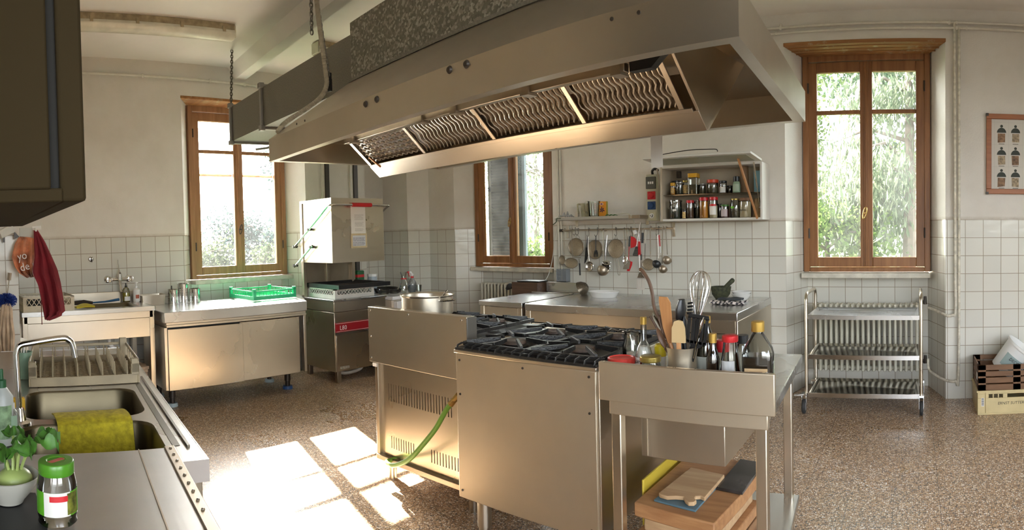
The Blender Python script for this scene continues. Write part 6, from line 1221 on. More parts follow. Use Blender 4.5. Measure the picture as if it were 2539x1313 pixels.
jar('small jar with a yellow cap, leftmost on the upper shelf of the spice cupboard', 1668, 12, 453, 1, .05, YL, JG, TURM, (.12,.62,YLB), lidh=.25)
jar('wide jar with a dark lid at the back left of the upper spice shelf', 1676, 22, 448, 1, .15, M_BLACK, JG, DARKH)
jar('jar of dark spice with a pale grey lid, second from the left on the upper shelf', 1685, 18, 451, 1, .07, GRL, JG, DARKH, lidh=.12)
jar('jar with a gold lid and a patterned yellow label on the upper shelf', 1701, 17, 447, 1, .09, GOLD2, JG, SEED, (.08,.66,YLB), lidh=.14)
jar('tall square jar of dried leaves with a yellow lid on the upper shelf', 1720, 23, 430, 1, .07, YL, JG, HERB, shape='square', lidh=.20, cfill=.55)
jar('short jar of pale herbs with a speckled lid, left of the red-lidded one', 1741, 17, 455, 1, .09, GRL, JG, HERB, lidh=.10)
rj = jar('wide jar with an orange-red lid in the middle of the upper shelf', 1767, 28, 445, 1, .08, RDL, JG, HERB, lidh=.24)
mb = MB(); [mb.face([Vector((.008+.010*math.cos(PI*i/4)+.0,-.0375,.030+.010*math.sin(PI*i/4))), Vector((.008+.003*math.cos(PI*i/4+.5),-.0375,.030+.003*math.sin(PI*i/4+.5))), Vector((.008,-.0375,.030)), Vector((.008+.003*math.cos(PI*i/4-.5),-.0375,.030+.003*math.sin(PI*i/4-.5)))]) for i in range(8)]; obj('red_star_print', mb, M_RED, rj)
jar('jar with a black lid and a white paper tag on the upper shelf', 1793, 18, 448, 1, .08, M_BLACK, JG, SEED, (.05,.5,M_PAPER), lidh=.18)
jar('dark low jar right of the black-lidded one on the upper shelf', 1809, 14, 460, 1, .10, M_BLACK, BG, DARKH)
jar('jar with a tall black cap and a green label on the upper shelf', 1826, 19, 437, 1, .06, M_BLACK, LGL, None, (.08,.52,plain('pale_green_label', (0.40,0.50,0.38), .6)), lidh=.32, neck=.2)
jar('brown cardboard tube standing behind the wooden batten', 1846, 20, 405, 1, .14, None, plain('brown_tube', (0.20,0.115,0.06), .7), name='cardboard_tube', cat='tube', lidh=.0)
bb = thing('blue_packet', 'pale blue and white packet at the far right of the upper shelf', 'packet', (aY(1883,470,CY_+.12).x-.012,CY_+.12,cz0+shz+.001)); mb = MB(); mb.box(-.03,.03,-.02,.02,0,.18); obj('packet_body', mb, plain('blue_white_card', (0.22,0.42,0.52), .6), bb, bev=.002)
cjr = jar('big clip-top jar of dark herbs, leftmost on the lower shelf of the spice cupboard', 1675, 31, 496, 0, .07, glass('clip_lid', (0.85,0.87,0.85), .03, gloss=.4), JG, DARKH, lidh=.10); mb = MB(); mb.tube(curve([(-.012,-.058,.10),(-.014,-.062,.12),(.0,-.064,.135),(.014,-.062,.12),(.012,-.058,.10)],4), .002, 6); obj('wire_clip', mb, M_CHROME, cjr); mb = MB(); mb.obox((.012,-.0605,.075), (.034,.0012,.018), Matrix.Rotation(R(-10),3,'Y')); obj('paper_tag', mb, M_PAPER, cjr)
jar('narrow jar with a brown printed label beside the clip-top jar', 1697, 11, 518, 0, .05, M_DARKMETAL, BG, SEED, (.05,.7,YLB))
jar('jar of brown seeds with a red lid on the lower shelf', 1711, 19, 496, 0, .07, M_RED, JG, SEED, lidh=.15)
jar('jar of dark leaves with a grey lid behind the orange spice', 1729, 18, 495, 0, .12, GRL, JG, DARKH, lidh=.1)
jar('tall jar of bright orange spice with a red lid', 1745, 23, 489, 0, .06, M_RED, JG, TURM, lidh=.16, cfill=.96)
wj = jar('jar with a red lid and a white and red printed label', 1769, 21, 488, 0, .06, M_RED, JG, CRM, (.16,.62,M_PAPER), lidh=.15); mb = MB(); r_ = 21/2*(CY_+.06)/math.cos((1769-UB)/FPX)/FPX*1.02; mb.sheet(lambda a,b: (r_*math.cos(R(-145+110*a)), r_*math.sin(R(-145+110*a)), .100+.018*b), 10, 1); obj('red_band', mb, M_RED, wj)
jar('small dark bottle squeezed in behind the green-lidded jar', 1784, 10, 505, 0, .10, M_DARKMETAL, BG, DARKH)
jar('squat jar with a green lid and a pale label on the lower shelf', 1797, 20, 507, 0, .06, GNL, JG, plain('dark_red_jam', (0.10,0.02,0.015), .4), (.12,.66,plain('mauve_label', (0.50,0.42,0.42), .6)), lidh=.12)
gj = jar('tall jar of leaves with a gold lid and a green sticker', 1823, 25, 492, 0, .07, GOLD2, JG, HERB, lidh=.08, neck=.12); mb = MB(); mb.obox((-.012,-.047,.085), (.028,.0012,.016)); obj('green_sticker', mb, plain('lime_sticker', (0.14,0.45,0.03), .6), gj)
mj = jar('round jar of cream-coloured powder with handwriting and a paper-covered lid', 1848, 30, 490, 0, .07, plain('brown_paper', (0.20,0.11,0.06), .8), JG, CRM, lidh=.16, cfill=.95); text('handwriting', 'Manioc', .024, M_INK, mj, (-.042,-.060,.055), (R(90),0,0), .0003, sx=.9)
for k, (u, lab) in enumerate(((1876,'crumpled paper bag right of the cream powder jar'),(1886,'small paper bag in the right corner of the lower shelf'))):
    o = aY(u,530,CY_+.10); ag = obj('paper_bag', (lambda mb: mb.sheet(lambda a,b: (o.x+(.035-.012*k)*math.cos(2*PI*a)*(1-.3*b), CY_+.12+.05*math.sin(2*PI*a)*(1-.4*b), cz0+.019+(.16-.06*k)*b+.006*math.sin(15*a)*b), 18, 6, .002))(MB()), plain('kraft_bag', (0.38,0.26,0.13), .8, var=.2, vscale=30)); tag(ag, lab, 'paper bag')
# ------------------------------------------------------------------ socket column left of it
PX = aY(1618,490,4.97).x; pzt, pzb = aY(1618,432,4.95).z, aY(1618,547,4.95).z
pc_ = thing('socket_panel', 'tall grey-cream socket column with red, blue and white outlets beside the spice cupboard', 'socket', (PX,4.95,pzb)); PH = pzt-pzb
mb = MB(); mb.box(-.052,.052,0,.065,0,PH); obj('column', mb, plain('beige_plastic_box', (0.50,0.48,0.35), .45), pc_, bev=.004)
f = lambda v: aY(1618,v,4.95).z - pzb
mb = MB(); mb.box(-.048,.048,-.02,.0,f(468),f(438)); brk = obj('breaker_cover', mb, plain('smoky_cover', (0.10,0.10,0.085), .2), pc_, bev=.004); mb = MB(); [mb.box(-.026+.02*i,-.012+.02*i,-.0225,-.02,f(456),f(450)) for i in range(3)]; obj('breaker_switches', mb, M_WHITE, brk)
def outlet(v0, v1, m, nm):
    z0, z1 = f(v1), f(v0); mb = MB(); mb.box(-.04,.04,-.008,0,z0,z1); o1 = obj(nm, mb, m, pc_, bev=.008); mb = MB(); mb.lathe([(0,.016),(.022,.014),(.03,.0)], (0,-.008,(z0+z1)/2), 8, Matrix.Rotation(R(90),3,'X')); obj('socket_cap', mb, m, o1)
outlet(474,494,M_RED,'red_outlet'); outlet(499,519,plain('blue_outlet_plastic', (0.02,0.06,0.17), .35),'blue_outlet')
z0, z1 = f(545), f(524); mb = MB(); mb.box(-.042,.042,-.006,0,z0,z1); o1 = obj('white_outlet', mb, plain('cream_outlet', (0.52,0.48,0.33), .4), pc_, bev=.004); mb = MB(); mb.lathe([(0,.004),(.022,.004),(.024,0)], (0,-.006,(z0+z1)/2), 20, Matrix.Rotation(R(90),3,'X')); obj('socket_face', mb, M_WHITE, o1); mb = MB(); [mb.lathe([(0,.006),(.0045,.006),(.0045,.003)], (x,-.006,(z0+z1)/2+dz), 8, Matrix.Rotation(R(90),3,'X')) for x, dz in ((-.011,0),(.011,.006),(.004,-.010),(.009,-.004))]; obj('socket_holes', mb, M_INK, o1)
mb = MB(); mb.tube(curve([(.0,.03,PH),(.01,.0,PH+.03),(.045,-.02,PH+.045),(.07,.0,PH+.03)],5), .012, 8); obj('cable_gland', mb, M_BLACK, pc_)
# white strip added for a pale stitching patch, hung from the hood's back lip
hp_ = HP(1.90,1.24,1.9); hx = aD(1628,341,math.hypot(hp_.x,hp_.y)); wps = thing('patch_strip', 'blank white strip added for a pale stitching patch, hanging from the back lip of the hood', 'sheet of paper', hx); mb = MB(); hh = hx.z - aD(1628,415,math.hypot(hp_.x,hp_.y)).z; mb.box(-.032,.032,-.0006,.0006,-hh,.012); obj('sheet', mb, M_PAPER, wps)
# radiator under the middle window
def radiator(name_label, x0, x1, y, z0, z1, n, valve=None):
    t = thing('radiator', name_label, 'radiator', (x0,y,z0)); mp = plain('radiator_paint', (0.56,0.53,0.43), .4, var=.06)
    for i in range(n):
        x = (x1-x0)*(i+.5)/n; mb = MB(); w_ = (x1-x0)/n*.56
        for yy in (0,.055,.11): mb.tube([(x,yy,.03),(x,yy,z1-z0-.03)], w_/2, 10)
        for zz in (.03, z1-z0-.03): mb.tube([(x,-.012,zz),(x,.0,zz),(x,.11,zz),(x,.122,zz)], [w_*.35,w_*.56,w_*.56,w_*.35], 10)
        obj('column_section', mb, mp, t)
    mb = MB()
    for zz in (.04, z1-z0-.04): mb.cyl((0,.055,zz),(x1-x0,.055,zz),.022,n=10)
    obj('header_pipe', mb, mp, t)
    for zz in (valve or ()):
        mb = MB(); mb.cyl((x1-x0,.055,zz),(x1-x0+.06,.055,zz),.014,n=8); mb.cyl((x1-x0+.05,.055,zz-.02),(x1-x0+.05,.055,zz+.05),.018,.013,n=10); obj('valve', mb, M_DARKMETAL, t)
    return t
radiator('cream column radiator under the middle window, behind the side table', -4.70, -3.80, 5.40, .12, .88, 18)
# ------------------------------------------------------------------ serving trolley in front of the right-hand window
radiator('cream column radiator under the right-hand window, behind the steel trolley', aY(2016,830,5.27).x, aY(2280,830,5.27).x, 5.24, aY(2140,925,5.24).z, aY(2140,748,5.24).z, 20, valve=(.10,.62))
GY = 4.60; gx0, gx1 = aY(1999,850,GY).x, aY(2284,850,GY).x; GW = gx1-gx0; GD = .46
tz = [aY(2140,v,GY).z for v in (781,880,975)]
tr_ = thing('serving_trolley', 'three-tier stainless trolley on castors in front of the right-hand window', 'trolley', (gx0,GY,0))
ZT = aY(2003,728,GY).z
for x in (0.0, GW):
    mb = MB(); pts = [(x,0,.155),(x,0,ZT-.06)] + [(x, .06-.06*math.cos(a), ZT-.06+.06*math.sin(a)) for a in (PI/6,PI/3,PI/2)] + [(x, GD-.06+.06*math.sin(a), ZT-.06+.06*math.cos(a)) for a in (0,PI/6,PI/3,PI/2)] + [(x,GD,.155)]
    mb.tube(pts, .0135, 10); obj('side_frame', mb, M_STEELV, tr_)
for k, z in enumerate(tz):
    mb = MB(); x0, x1, y0, y1 = .014, GW-.014, -.012, GD+.012; d_ = .035
    inn = [(x0+.03,y0+.03),(x1-.03,y0+.03),(x1-.03,y1-.03),(x0+.03,y1-.03)]; oo = [(x0,y0),(x1,y0),(x1,y1),(x0,y1)]
    L = lambda q, zz: [mb.bm.verts.new((x,y,zz)) for x,y in q]
    a, b, c, dd = L(oo,z-d_), L(oo,z), L([(x+(.006 if x<.3 else -.006),y+(.006 if y<.2 else -.006)) for x,y in oo],z), L(inn,z-.018); mb.skin(a,b); mb.skin(b,c); mb.skin(c,dd); mb.bm.faces.new(dd)
    e = L(oo,z-d_); obj('tray', mb, steel('polished_tray', (0.58,0.56,0.53), .10, 0, smudge=.1) if k else M_STEELT, tr_, bev=.002)
for k, (x, y, dx) in enumerate(((0,0,-.035),(GW,0,.0),(0,GD,-.03),(GW,GD,.02))):
    c = thing.__call__ if False else None
    mb = MB(); mb.box(x-.022+dx*.5,x+.022+dx*.5,y-.03,y+.03,.135,.155); mb.box(x-.020+dx*.5,x-.014+dx*.5,y-.03,y+.012,.05,.14); mb.box(x+.014+dx*.5,x+.020+dx*.5,y-.03,y+.012,.05,.14); fk = obj('castor_fork', mb, M_CHROME, tr_, bev=.002)
    mb = MB(); mb.cyl((x-.013+dx*.5,y-.02,.055),(x+.013+dx*.5,y-.02,.055),.055,n=24); obj('castor_wheel', mb, M_RUBBER, fk, bev=.008); mb = MB(); mb.cyl((x-.0145+dx*.5,y-.02,.055),(x+.0145+dx*.5,y-.02,.055),.032,n=20); obj('wheel_hub', mb, plain('grey_hub', (0.20,0.19,0.18), .5), fk)
    if k == 0: mb = MB(); mb.beam((x-.02,y-.035,.15),(x-.09,y-.045,.145),.03,.012); obj('brake_lever', mb, M_CHROME, fk, bev=.002)
# ------------------------------------------------------------------ crates by the right edge
QX, QY = .49, 4.565; z1_ = aY(2440,968,QY).z; z2_ = aY(2440,905,QY).z
yc_ = plain('yellow_cream_crate', (0.62,0.50,0.26), .45, var=.08)
c1 = thing('plastic_crate', 'cream yellow plastic crate standing on the floor under the brown one', 'crate', (QX,QY,0), R(0)); QW, QD = .60, .40
mb = MB()
mb.box(.012,QW-.012,.012,QD-.012,.004,.012)
hs_ = z1_
for (a, b, c, d) in ((0,QW,QD-.012,QD),(0,.012,.012,QD-.012),(QW-.012,QW,.012,QD-.012)): mb.box(a,b,c,d,.0,hs_)
zz0, zz1 = hs_-.058, hs_-.028
mb.box(0,QW,0,.012,0,zz0); mb.box(0,QW,0,.012,zz1,hs_)
x = 0
for a, b in ((.085,.115),(.125,.155),(.165,.195),(.23,.36),(.395,.425),(.435,.465),(.475,.505)): mb.box(x,a,0,.012,zz0,zz1); x = b
mb.box(x,QW,0,.012,zz0,zz1)
mb.box(-.008,QW+.008,-.008,.0,hs_-.014,hs_); mb.box(-.008,0,0,QD,hs_-.014,hs_); mb.box(.06,.068,-.006,0,.01,hs_-.014); mb.box(QW-.068,QW-.06,-.006,0,.01,hs_-.014); mb.box(0,QW,-.006,0,.0,.014)
obj('crate_body', mb, yc_, c1, bev=.002)
text('owner_lettering', 'ERNST SUTTER AG', .030, plain('dark_print', (0.03,0.025,0.02), .6), c1, (.155,-.0005,.075), (R(90),0,0), .0003, shear=.12, sx=1.02)
mb = MB(); mb.box(.028,.05,-.0008,0,.065,.13); lbq = obj('barcode_sticker', mb, M_PAPER, c1); mb = MB(); [mb.box(.03,.048,-.0012,-.0008,.07+.0065*i,.0725+.0065*i+.001*(i%3)) for i in range(9)]; obj('barcode_lines', mb, M_INK, lbq)
c2 = thing('fruit_crate', 'brown wood-look slatted crate stacked on the cream one', 'crate', (QX+.004,QY+.0,z1_+.001)); bw_ = wood('brown_crate_plastic', (0.13,0.058,0.022), (0.21,0.105,0.045), 0, .5, 9); H2 = z2_-z1_
H2 = max(H2, .17); mb = MB(); mb.box(.01,QW-.01,.01,QD-.01,.003,.01)
for (a, b, c, d) in ((0,QW,0,.01),(0,QW,QD-.01,QD)):
    for za, zb in ((0,.046),(.056,.098),(.108,.146),(.156,H2)): mb.box(a,b,c,d,za,zb)
    for xx in (0,.27,QW-.06): mb.box(xx,xx+.06,c,d,0,H2)
for xx in (0, QW-.01):
    for za, zb in ((0,.046),(.056,.098),(.108,.146),(.156,H2)): mb.box(xx,xx+.01,.01,QD-.01,za,zb)
    for yy in (.01,.33): mb.box(xx,xx+.01,yy,yy+.06,0,H2)
obj('crate_body', mb, bw_, c2, bev=.0015); mb = MB(); mb.box(-.003,0,.05,.10,.07,.125); obj('paper_tag', mb, M_PAPER, c2)
bk_ = thing('plastic_bucket', 'white plastic bucket lying tilted in the brown crate', 'bucket', (.80,4.80,z1_+.19)); Mb = Matrix.Rotation(R(38),3,'Y') @ Matrix.Rotation(R(8),3,'X'); mb = MB(); mb.lathe([(0,-.12),(.115,-.12),(.13,.11),(.14,.112),(.14,.13),(.132,.13),(.126,.11),(.11,-.11),(0,-.11)], (0,0,0), 4 if False else 36, Mb); obj('bucket_body', mb, M_WHITE, bk_)
mb = MB(); mb.sheet(lambda a,b: Mb @ Vector(((.1215+.006*b)*math.cos(R(-135+70*a)), (.1215+.006*b)*math.sin(R(-135+70*a)), -.07+.11*b)), 12, 2); lb_ = obj('label', mb, plain('grey_green_label', (0.32,0.40,0.38), .6), bk_)
tx = text('label_lettering', 'DECO', .036, M_INK, bk_, (0,0,0), (0,0,0), .0002, sx=.9); q_ = (Mb.to_4x4() @ Matrix.Translation((-.052,-.1275,.0)) @ Matrix.Rotation(R(90),4,'X')); tx.matrix_local = q_
ic = thing('wooden_stick', 'short wooden stick leaning inside the brown crate', 'stick', (.60,4.70,z1_+.012)); mb = MB(); mb.beam((.0,.05,.0),(.02,-.09,.17),.02,.012); obj('stick_body', mb, bw_, ic)
# ------------------------------------------------------------------ framed print at the right edge
FX, FZ0, FZ1 = aY(2446,380,4.99).x, aY(2446,480,4.99).z, aY(2446,281,4.99).z; FW = 1.0; FH = FZ1-FZ0
pf_ = thing('framed_chart', 'brown framed print of black serving domes and food samples on the right wall', 'picture', (FX,5.015,FZ0)); fw = wood('frame_wood', (0.26,0.075,0.018), (0.36,0.12,0.032), 0, .4, 10)
for k, (a, b, c, d) in enumerate(((0,FW,FH-.042,FH),(0,FW,0,.042),(0,.042,.042,FH-.042),(FW-.042,FW,.042,FH-.042))): mb = MB(); mb.box(a,b,-.028,0,c,d); obj('frame_rail', mb, fw, pf_, bev=.003)
mb = MB(); mb.box(-.004,.018,-.03,.0,-.003,.016); mb.box(-.004,.018,-.03,0,FH-.02,FH+.003); obj('frame_corner', mb, M_DARKMETAL, pf_)
mb = MB(); mb.box(.04,FW-.04,-.008,-.004,.04,FH-.04); obj('print_sheet', mb, plain('print_paper', (0.60,0.56,0.50), .6), pf_)
dm = plain('black_green_print', (0.028,0.032,0.022), .6); fd = [plain('brown_food_print', (0.20,0.11,0.055), .6, var=.6, vscale=40), plain('pale_food_print', (0.32,0.24,0.15), .6, var=.6, vscale=60)]
cw_, ch_ = .118, .183; gl = MB(); dmb = MB(); fdb = [MB(), MB()]; cpt = MB()
for i in range(7):
    for j in range(3):
        cx = .128 + cw_*i; top = FH-.085-ch_*j; y = -.0086
        dmb.face([Vector((cx+.039*math.cos(a), y, top-.068+.041*math.sin(a))) for a in [PI*k/16 for k in range(17)]]); dmb.face([Vector((cx+.012*math.cos(a), y, top-.014+.012*math.sin(a))) for a in [2*PI*k/14 for k in range(14)]])
        rn = random.Random(i*7+j); fdb[(i+j) % 2].face([Vector((cx+.034*(1 if s in (1,2) else -1)*rn.uniform(.8,1), y, top-(.075 if s in (2,3) else .148)*rn.uniform(.97,1.03))) for s in range(4)])
        cpt.box(cx-.024,cx+.024,y-.0002,y,top-.164,top-.157)
    gl.box(.128+cw_*(i-.5)-.0006,.128+cw_*(i-.5)+.0006,-.0084,-.0081,.05,FH-.05)
for j in range(4): gl.box(.05,FW-.05,-.0084,-.0081,FH-.078-ch_*j+.01-.0006,FH-.078-ch_*j+.01+.0006)
obj('printed_domes', dmb, dm, pf_, smooth=False); obj('printed_food', fdb[0], fd[0], pf_, smooth=False); obj('printed_food', fdb[1], fd[1], pf_, smooth=False); obj('printed_captions', cpt, plain('grey_print', (0.25,0.22,0.18), .7), pf_); obj('printed_grid', gl, plain('pale_grid', (0.45,0.42,0.38), .7), pf_)
# ------------------------------------------------------------------ double sink in the left foreground, at its own slight angle
SZN = .88; F0 = aZ(515,1137,SZN); F0.z = 0; ea = (aZ(345,905,SZN) - aZ(515,1137,SZN)); ea.z = 0; ea.normalize(); YAW = math.atan2(ea.y, ea.x)
# local axes: x away along the counter, y (left-handed swing) towards +Y; the counter lies at negative... so y = Rz(90) of x
eb = Vector((-ea.y, ea.x, 0))      # points to -Y side
def toL(P): d = Vector((P.x,P.y,0)) - F0; return d.dot(ea), d.dot(eb)
ds = thing('double_sink', 'stainless double sink counter with a draining groove in the left foreground', 'sink', F0, YAW)
xe = 1.72; yb_ = .66
b1a, b1b = toL(aZ(205,1036,SZN))[0], toL(aZ(205,966,SZN))[0]; b2b = toL(aZ(250,1046,SZN))[0]
yr = toL(aZ(357,1010,SZN))[1]; yl = toL(aZ(58,1010,SZN))[1]
mb = MB(); w1_ = (b1b-b1a)/2; cy_ = (yr+yl)/2; hy_ = (yl-yr)/2
m1 = b1a - .018
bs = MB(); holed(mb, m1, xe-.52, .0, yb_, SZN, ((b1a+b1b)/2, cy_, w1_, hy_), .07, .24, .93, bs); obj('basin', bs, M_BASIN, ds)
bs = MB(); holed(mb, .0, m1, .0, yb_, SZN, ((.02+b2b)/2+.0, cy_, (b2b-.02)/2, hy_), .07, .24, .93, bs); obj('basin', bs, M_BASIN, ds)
mb.face([(xe-.52,0,SZN),(xe,0,SZN),(xe,yb_,SZN),(xe-.52,yb_,SZN)])
for (x0,x1,y0,y1) in ((0,xe,-.003,0),(-.003,0,-.003,yb_),(xe,xe+.003,-.003,yb_)): mb.box(x0,x1,y0,y1,SZN-.055,SZN+.001)
obj('sink_top', mb, steel('foreground_steel', (0.60,0.585,0.56), .26, 0, smudge=.25), ds)
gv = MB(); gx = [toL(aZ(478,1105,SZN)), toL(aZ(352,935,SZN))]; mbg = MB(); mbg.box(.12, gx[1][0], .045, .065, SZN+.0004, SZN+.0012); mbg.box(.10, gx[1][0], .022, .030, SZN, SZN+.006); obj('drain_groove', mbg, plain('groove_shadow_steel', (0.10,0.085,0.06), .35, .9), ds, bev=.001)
mb = MB(); mb.box(.012,xe-.02,.012,.03,.42,SZN-.056); mb.box(.012,.03,.012,yb_-.02,.42,SZN-.056); obj('apron_panel', mb, M_STEELM, ds, bev=.003)
for x, y in ((.035,.035),(.035,yb_-.04),(xe-.04,.035),(xe-.04,yb_-.04)): mb = MB(); mb.box(x-.022,x+.022,y-.022,y+.022,0,SZN-.06); obj('leg', mb, M_STEELM, ds, bev=.003)
mb = MB(); mb.box(.02,xe-.02,.03,yb_-.02,.16,.19); obj('lower_shelf', mb, M_STEELD, ds)
def onN(u, v): p = aZ(u, v, SZN); return (p.x, p.y, SZN+.0015)
# bent tube tap
tpx = aZ(50,1052,SZN); ft = thing('sink_tap', 'chrome tap with a long bent tube spout between the basins', 'tap', (tpx.x,tpx.y,SZN+.001))
P = [aX(50,1052,tpx.x), aX(41,900,tpx.x), aX(41,872,tpx.x), aX(50,856,tpx.x), aX(75,850,tpx.x), aX(150,838,tpx.x), aX(170,842,tpx.x), aX(180,855,tpx.x), aX(187,885,tpx.x)]; o = Vector((tpx.x,tpx.y,SZN+.001))
mb = MB(); mb.tube([p-o for p in curve(P,6)], .0095, 12); obj('spout_tube', mb, M_CHROME, ft); mb = MB(); mb.lathe([(0,.0),(.034,.0),(.033,.008),(.02,.014),(.014,.05),(.0,.05)], (.0,.0,0), 20); obj('base_rosette', mb, M_CHROME, ft)
yk = obj('dishcloth', (lambda mb: mb.sheet(lambda a,b: (lambda p,t: Vector((p.x + ((.046-.118*(t/.25)) if t < .25 else -.072-.04*(t-.25)) * -1 - .002*math.sin(14*a+6*b), p.y, SZN + (.008*math.sin(PI*min(1,t/.25)) + .006 if t < .25 else .006 - (t-.25)*.21))))(aZ(134+179*a, 1041-12*a, SZN), b), 26, 18, .004))(MB()), plain('yellow_cloth', (0.42,0.34,0.012), .9, var=.28, vscale=60, bump=.5, bscale=140)); tag(yk, 'yellow dishcloth hung over the divider into the front basin', 'dishcloth')
# beige rack on the draining side
rp = aZ(210,958,SZN); rk2 = thing('dish_rack', 'beige plastic rack with rows of plate pegs standing beyond the sink basins', 'rack', (0,0,0))
hw_ = .215; cen = rp + ea*(hw_+.01); rk2.location = (cen.x, cen.y, SZN+.002); rk2.rotation_euler = (0,0,YAW)
M_BEIGE = plain('beige_rack_plastic', (0.33,0.26,0.155), .45, var=.15, vscale=12)
mb = MB(); crate_walls(mb, hw_, hw_, .0, .095, .007, posts(5), True)
for sx in (-1,1):
    for sy in (-1,1): mb.box(min(sx*hw_,sx*(hw_-.032)), max(sx*hw_,sx*(hw_-.032)), min(sy*hw_,sy*(hw_-.032)), max(sy*hw_,sy*(hw_-.032)), .03, .078 if sx < 0 else .115)
obj('frame', mb, M_BEIGE, rk2, bev=.002)
mb = MB()
for i in range(14):
    t_ = -hw_+.03+(2*hw_-.06)*i/13
    mb.tube([(t_ + .006*(1 if j % 2 else -1), -hw_+.01+(2*hw_-.02)*j/30, .016) for j in range(31)], .0035, 5); mb.tube([(-hw_+.01+(2*hw_-.02)*j/30, t_ + .006*(1 if j % 2 else -1), .016) for j in range(31)], .0035, 5)
obj('floor_lattice', mb, M_BEIGE, rk2)
for j in range(8):
    y = -hw_+.045+(2*hw_-.09)*j/7; mb = MB(); mb.box(-hw_+.012,hw_-.012,y-.003,y+.003,.014,.03)
    for i in range(9): x = -hw_+.03+(2*hw_-.06)*i/8; mb.tube([(x,y,.02),(x-.004,y,.055),(x-.006,y,.085)], [.004,.0034,.0022], 6)
    obj('peg_row', mb, M_BEIGE, rk2)
gp = aZ(62,938,SZN); gc = thing('cutlery_cup', 'pale green plastic cup of cutlery behind the bent tap', 'cup', (gp.x,gp.y,SZN+.002)); q0 = (Vector((gp.x,gp.y,0))).length; rr_ = 19*q0/FPX; hh_ = aD(62,872,q0).z - SZN
lathe_obj('cup_body', [(0,0),(rr_*.86,0),(rr_*.98,hh_*.96),(rr_*1.1,hh_*.965),(rr_*1.1,hh_),(rr_*.94,hh_),(rr_*.8,.006),(0,.006)], plain('mint_plastic', (0.19,0.29,0.20), .4), gc)
for k, (dx, dy, L) in enumerate(((-.01,.0,.045),(.006,.008,.035),(.0,-.012,.05),(.012,-.004,.03))):
    s = thing('table_fork', 'cutlery standing in the pale green cup', 'cutlery', (gp.x+dx,gp.y+dy,SZN+.01), 0, 'cutlery in the green cup'); mb = MB(); mb.tube([(0,0,0),(0,0,hh_*.8),(.002,.003,hh_+L*.5)], .003, 6); mb.beam((.002,.003,hh_+L*.5),(.003,.005,hh_+L),.014,.002,(1,0,0)); obj('fork_body', mb, M_WHITE if k == 3 else M_STEEL, s)
wp = aZ(28,1098,SZN); q0 = math.hypot(wp.x,wp.y); hb_ = aD(20,1000,q0).z - SZN
sb_ = thing('cleaning_bottle', 'clear squeeze bottle with green print beside the tap', 'bottle', (wp.x,wp.y,SZN+.002)); lathe_obj('bottle_body', [(0,0),(.024,0),(.026,.008),(.026,hb_*.6),(.018,hb_*.8),(.010,hb_*.88)], glass('bottle_plastic', (0.86,0.88,0.86), .06, veil=.15, gloss=.3), sb_); lathe_obj('cap', [(.013,hb_*.86),(.013,hb_),(0,hb_)], M_WHITE, sb_); mb = MB(); mb.sheet(lambda a,b: (.0263*math.cos(R(-70+110*a)), .0263*math.sin(R(-70+110*a)), .02+.06*b), 8, 1); obj('green_print', mb, LGL, sb_)
w2 = aZ(8,1100,SZN); s2_ = thing('soap_dispenser', 'white bottle with a green cap at the left picture edge beside the tap', 'bottle', (w2.x,w2.y,SZN+.002)); lathe_obj('bottle_body', [(0,0),(.03,0),(.032,.01),(.032,.13),(.014,.155)], plain('greyish_bottle', (0.42,0.44,0.41), .35), s2_); lathe_obj('cap', [(.014,.15),(.014,.175),(.007,.178),(.006,.205),(0,.205)], plain('dark_green_cap', (0.015,0.09,0.03), .4), s2_)
mb = MB(); mb.sheet(lambda a,b: (.0325*math.cos(R(-70+120*a)), .0325*math.sin(R(-70+120*a)), .02+.09*b), 8, 1); obj('label', mb, plain('green_white_label', (0.20,0.30,0.16), .6, var=.7, vscale=30), s2_)
ysp = aZ(44,1020,SZN); sg = thing('sponge', 'yellow sponge standing behind the bent tap', 'sponge', (ysp.x,ysp.y,SZN+.002)); mb = MB(); mb.box(-.012,.012,-.03,.025,0,.045); obj('sponge_body', mb, plain('yellow_sponge', (0.60,0.36,0.03), .9, bump=.4), sg, bev=.005)
# ------------------------------------------------------------------ steel lid table in the very foreground
LZ_ = .905; L0, L1 = aZ(428,1107,LZ_), aZ(541,1313,LZ_); el = (L0-L1); el.z = 0; el.normalize(); LY = math.atan2(el.y, el.x); eL2 = Vector((-el.y, el.x, 0))
base = Vector((L0.x,L0.y,0)) - el*.72; lt = thing('prep_table', 'low steel topped cabinet with a riveted edge in the left foreground', 'table', base, LY)
mb = MB(); mb.box(0,.72,.0,.56,LZ_-.03,LZ_); obj('steel_top', mb, steel('dull_top', (0.50,0.49,0.48), .34, 0, smudge=.3), lt, bev=.003)
mb = MB(); mb.box(0,.722,-.004,.022,LZ_-.034,LZ_+.004); ed = obj('edge_strip', mb, M_STEELD, lt, bev=.002)
for i in range(9): mb = MB(); mb.ball((.70-.045*i,.009,LZ_+.005), .004, 6, (1,1,.6)); obj('rivet', mb, M_CHROME, ed)
mb = MB(); mb.box(0,.72,.085,.088,LZ_,LZ_+.0015); mb.box(0,.60,.40,.403,LZ_,LZ_+.0012); obj('top_seam', mb, M_STEELD, lt)
mb = MB(); mb.box(.02,.70,.02,.54,.03,LZ_-.03); obj('cabinet_body', mb, M_STEELD, lt, bev=.003)
mb = MB(); mb.box(.05,.68,.04,.52,0,.03); obj('plinth', mb, M_BLACK, lt)
TLZ = LZ_+.002
bm_ = thing('black_board', 'black board on the foreground cabinet under the bowl and the jar', 'board', (0,0,0)); q = [aZ(-60,1215,TLZ), aZ(88,1228,TLZ), aZ(118,1313,TLZ), aZ(118,1420,TLZ), aZ(-80,1420,TLZ)]; mb = MB(); mb.prism([(p.x,p.y,TLZ) for p in q][::-1], (0,0,.006)); obj('board_body', mb, plain('matt_black', (0.010,0.010,0.011), .5), bm_)
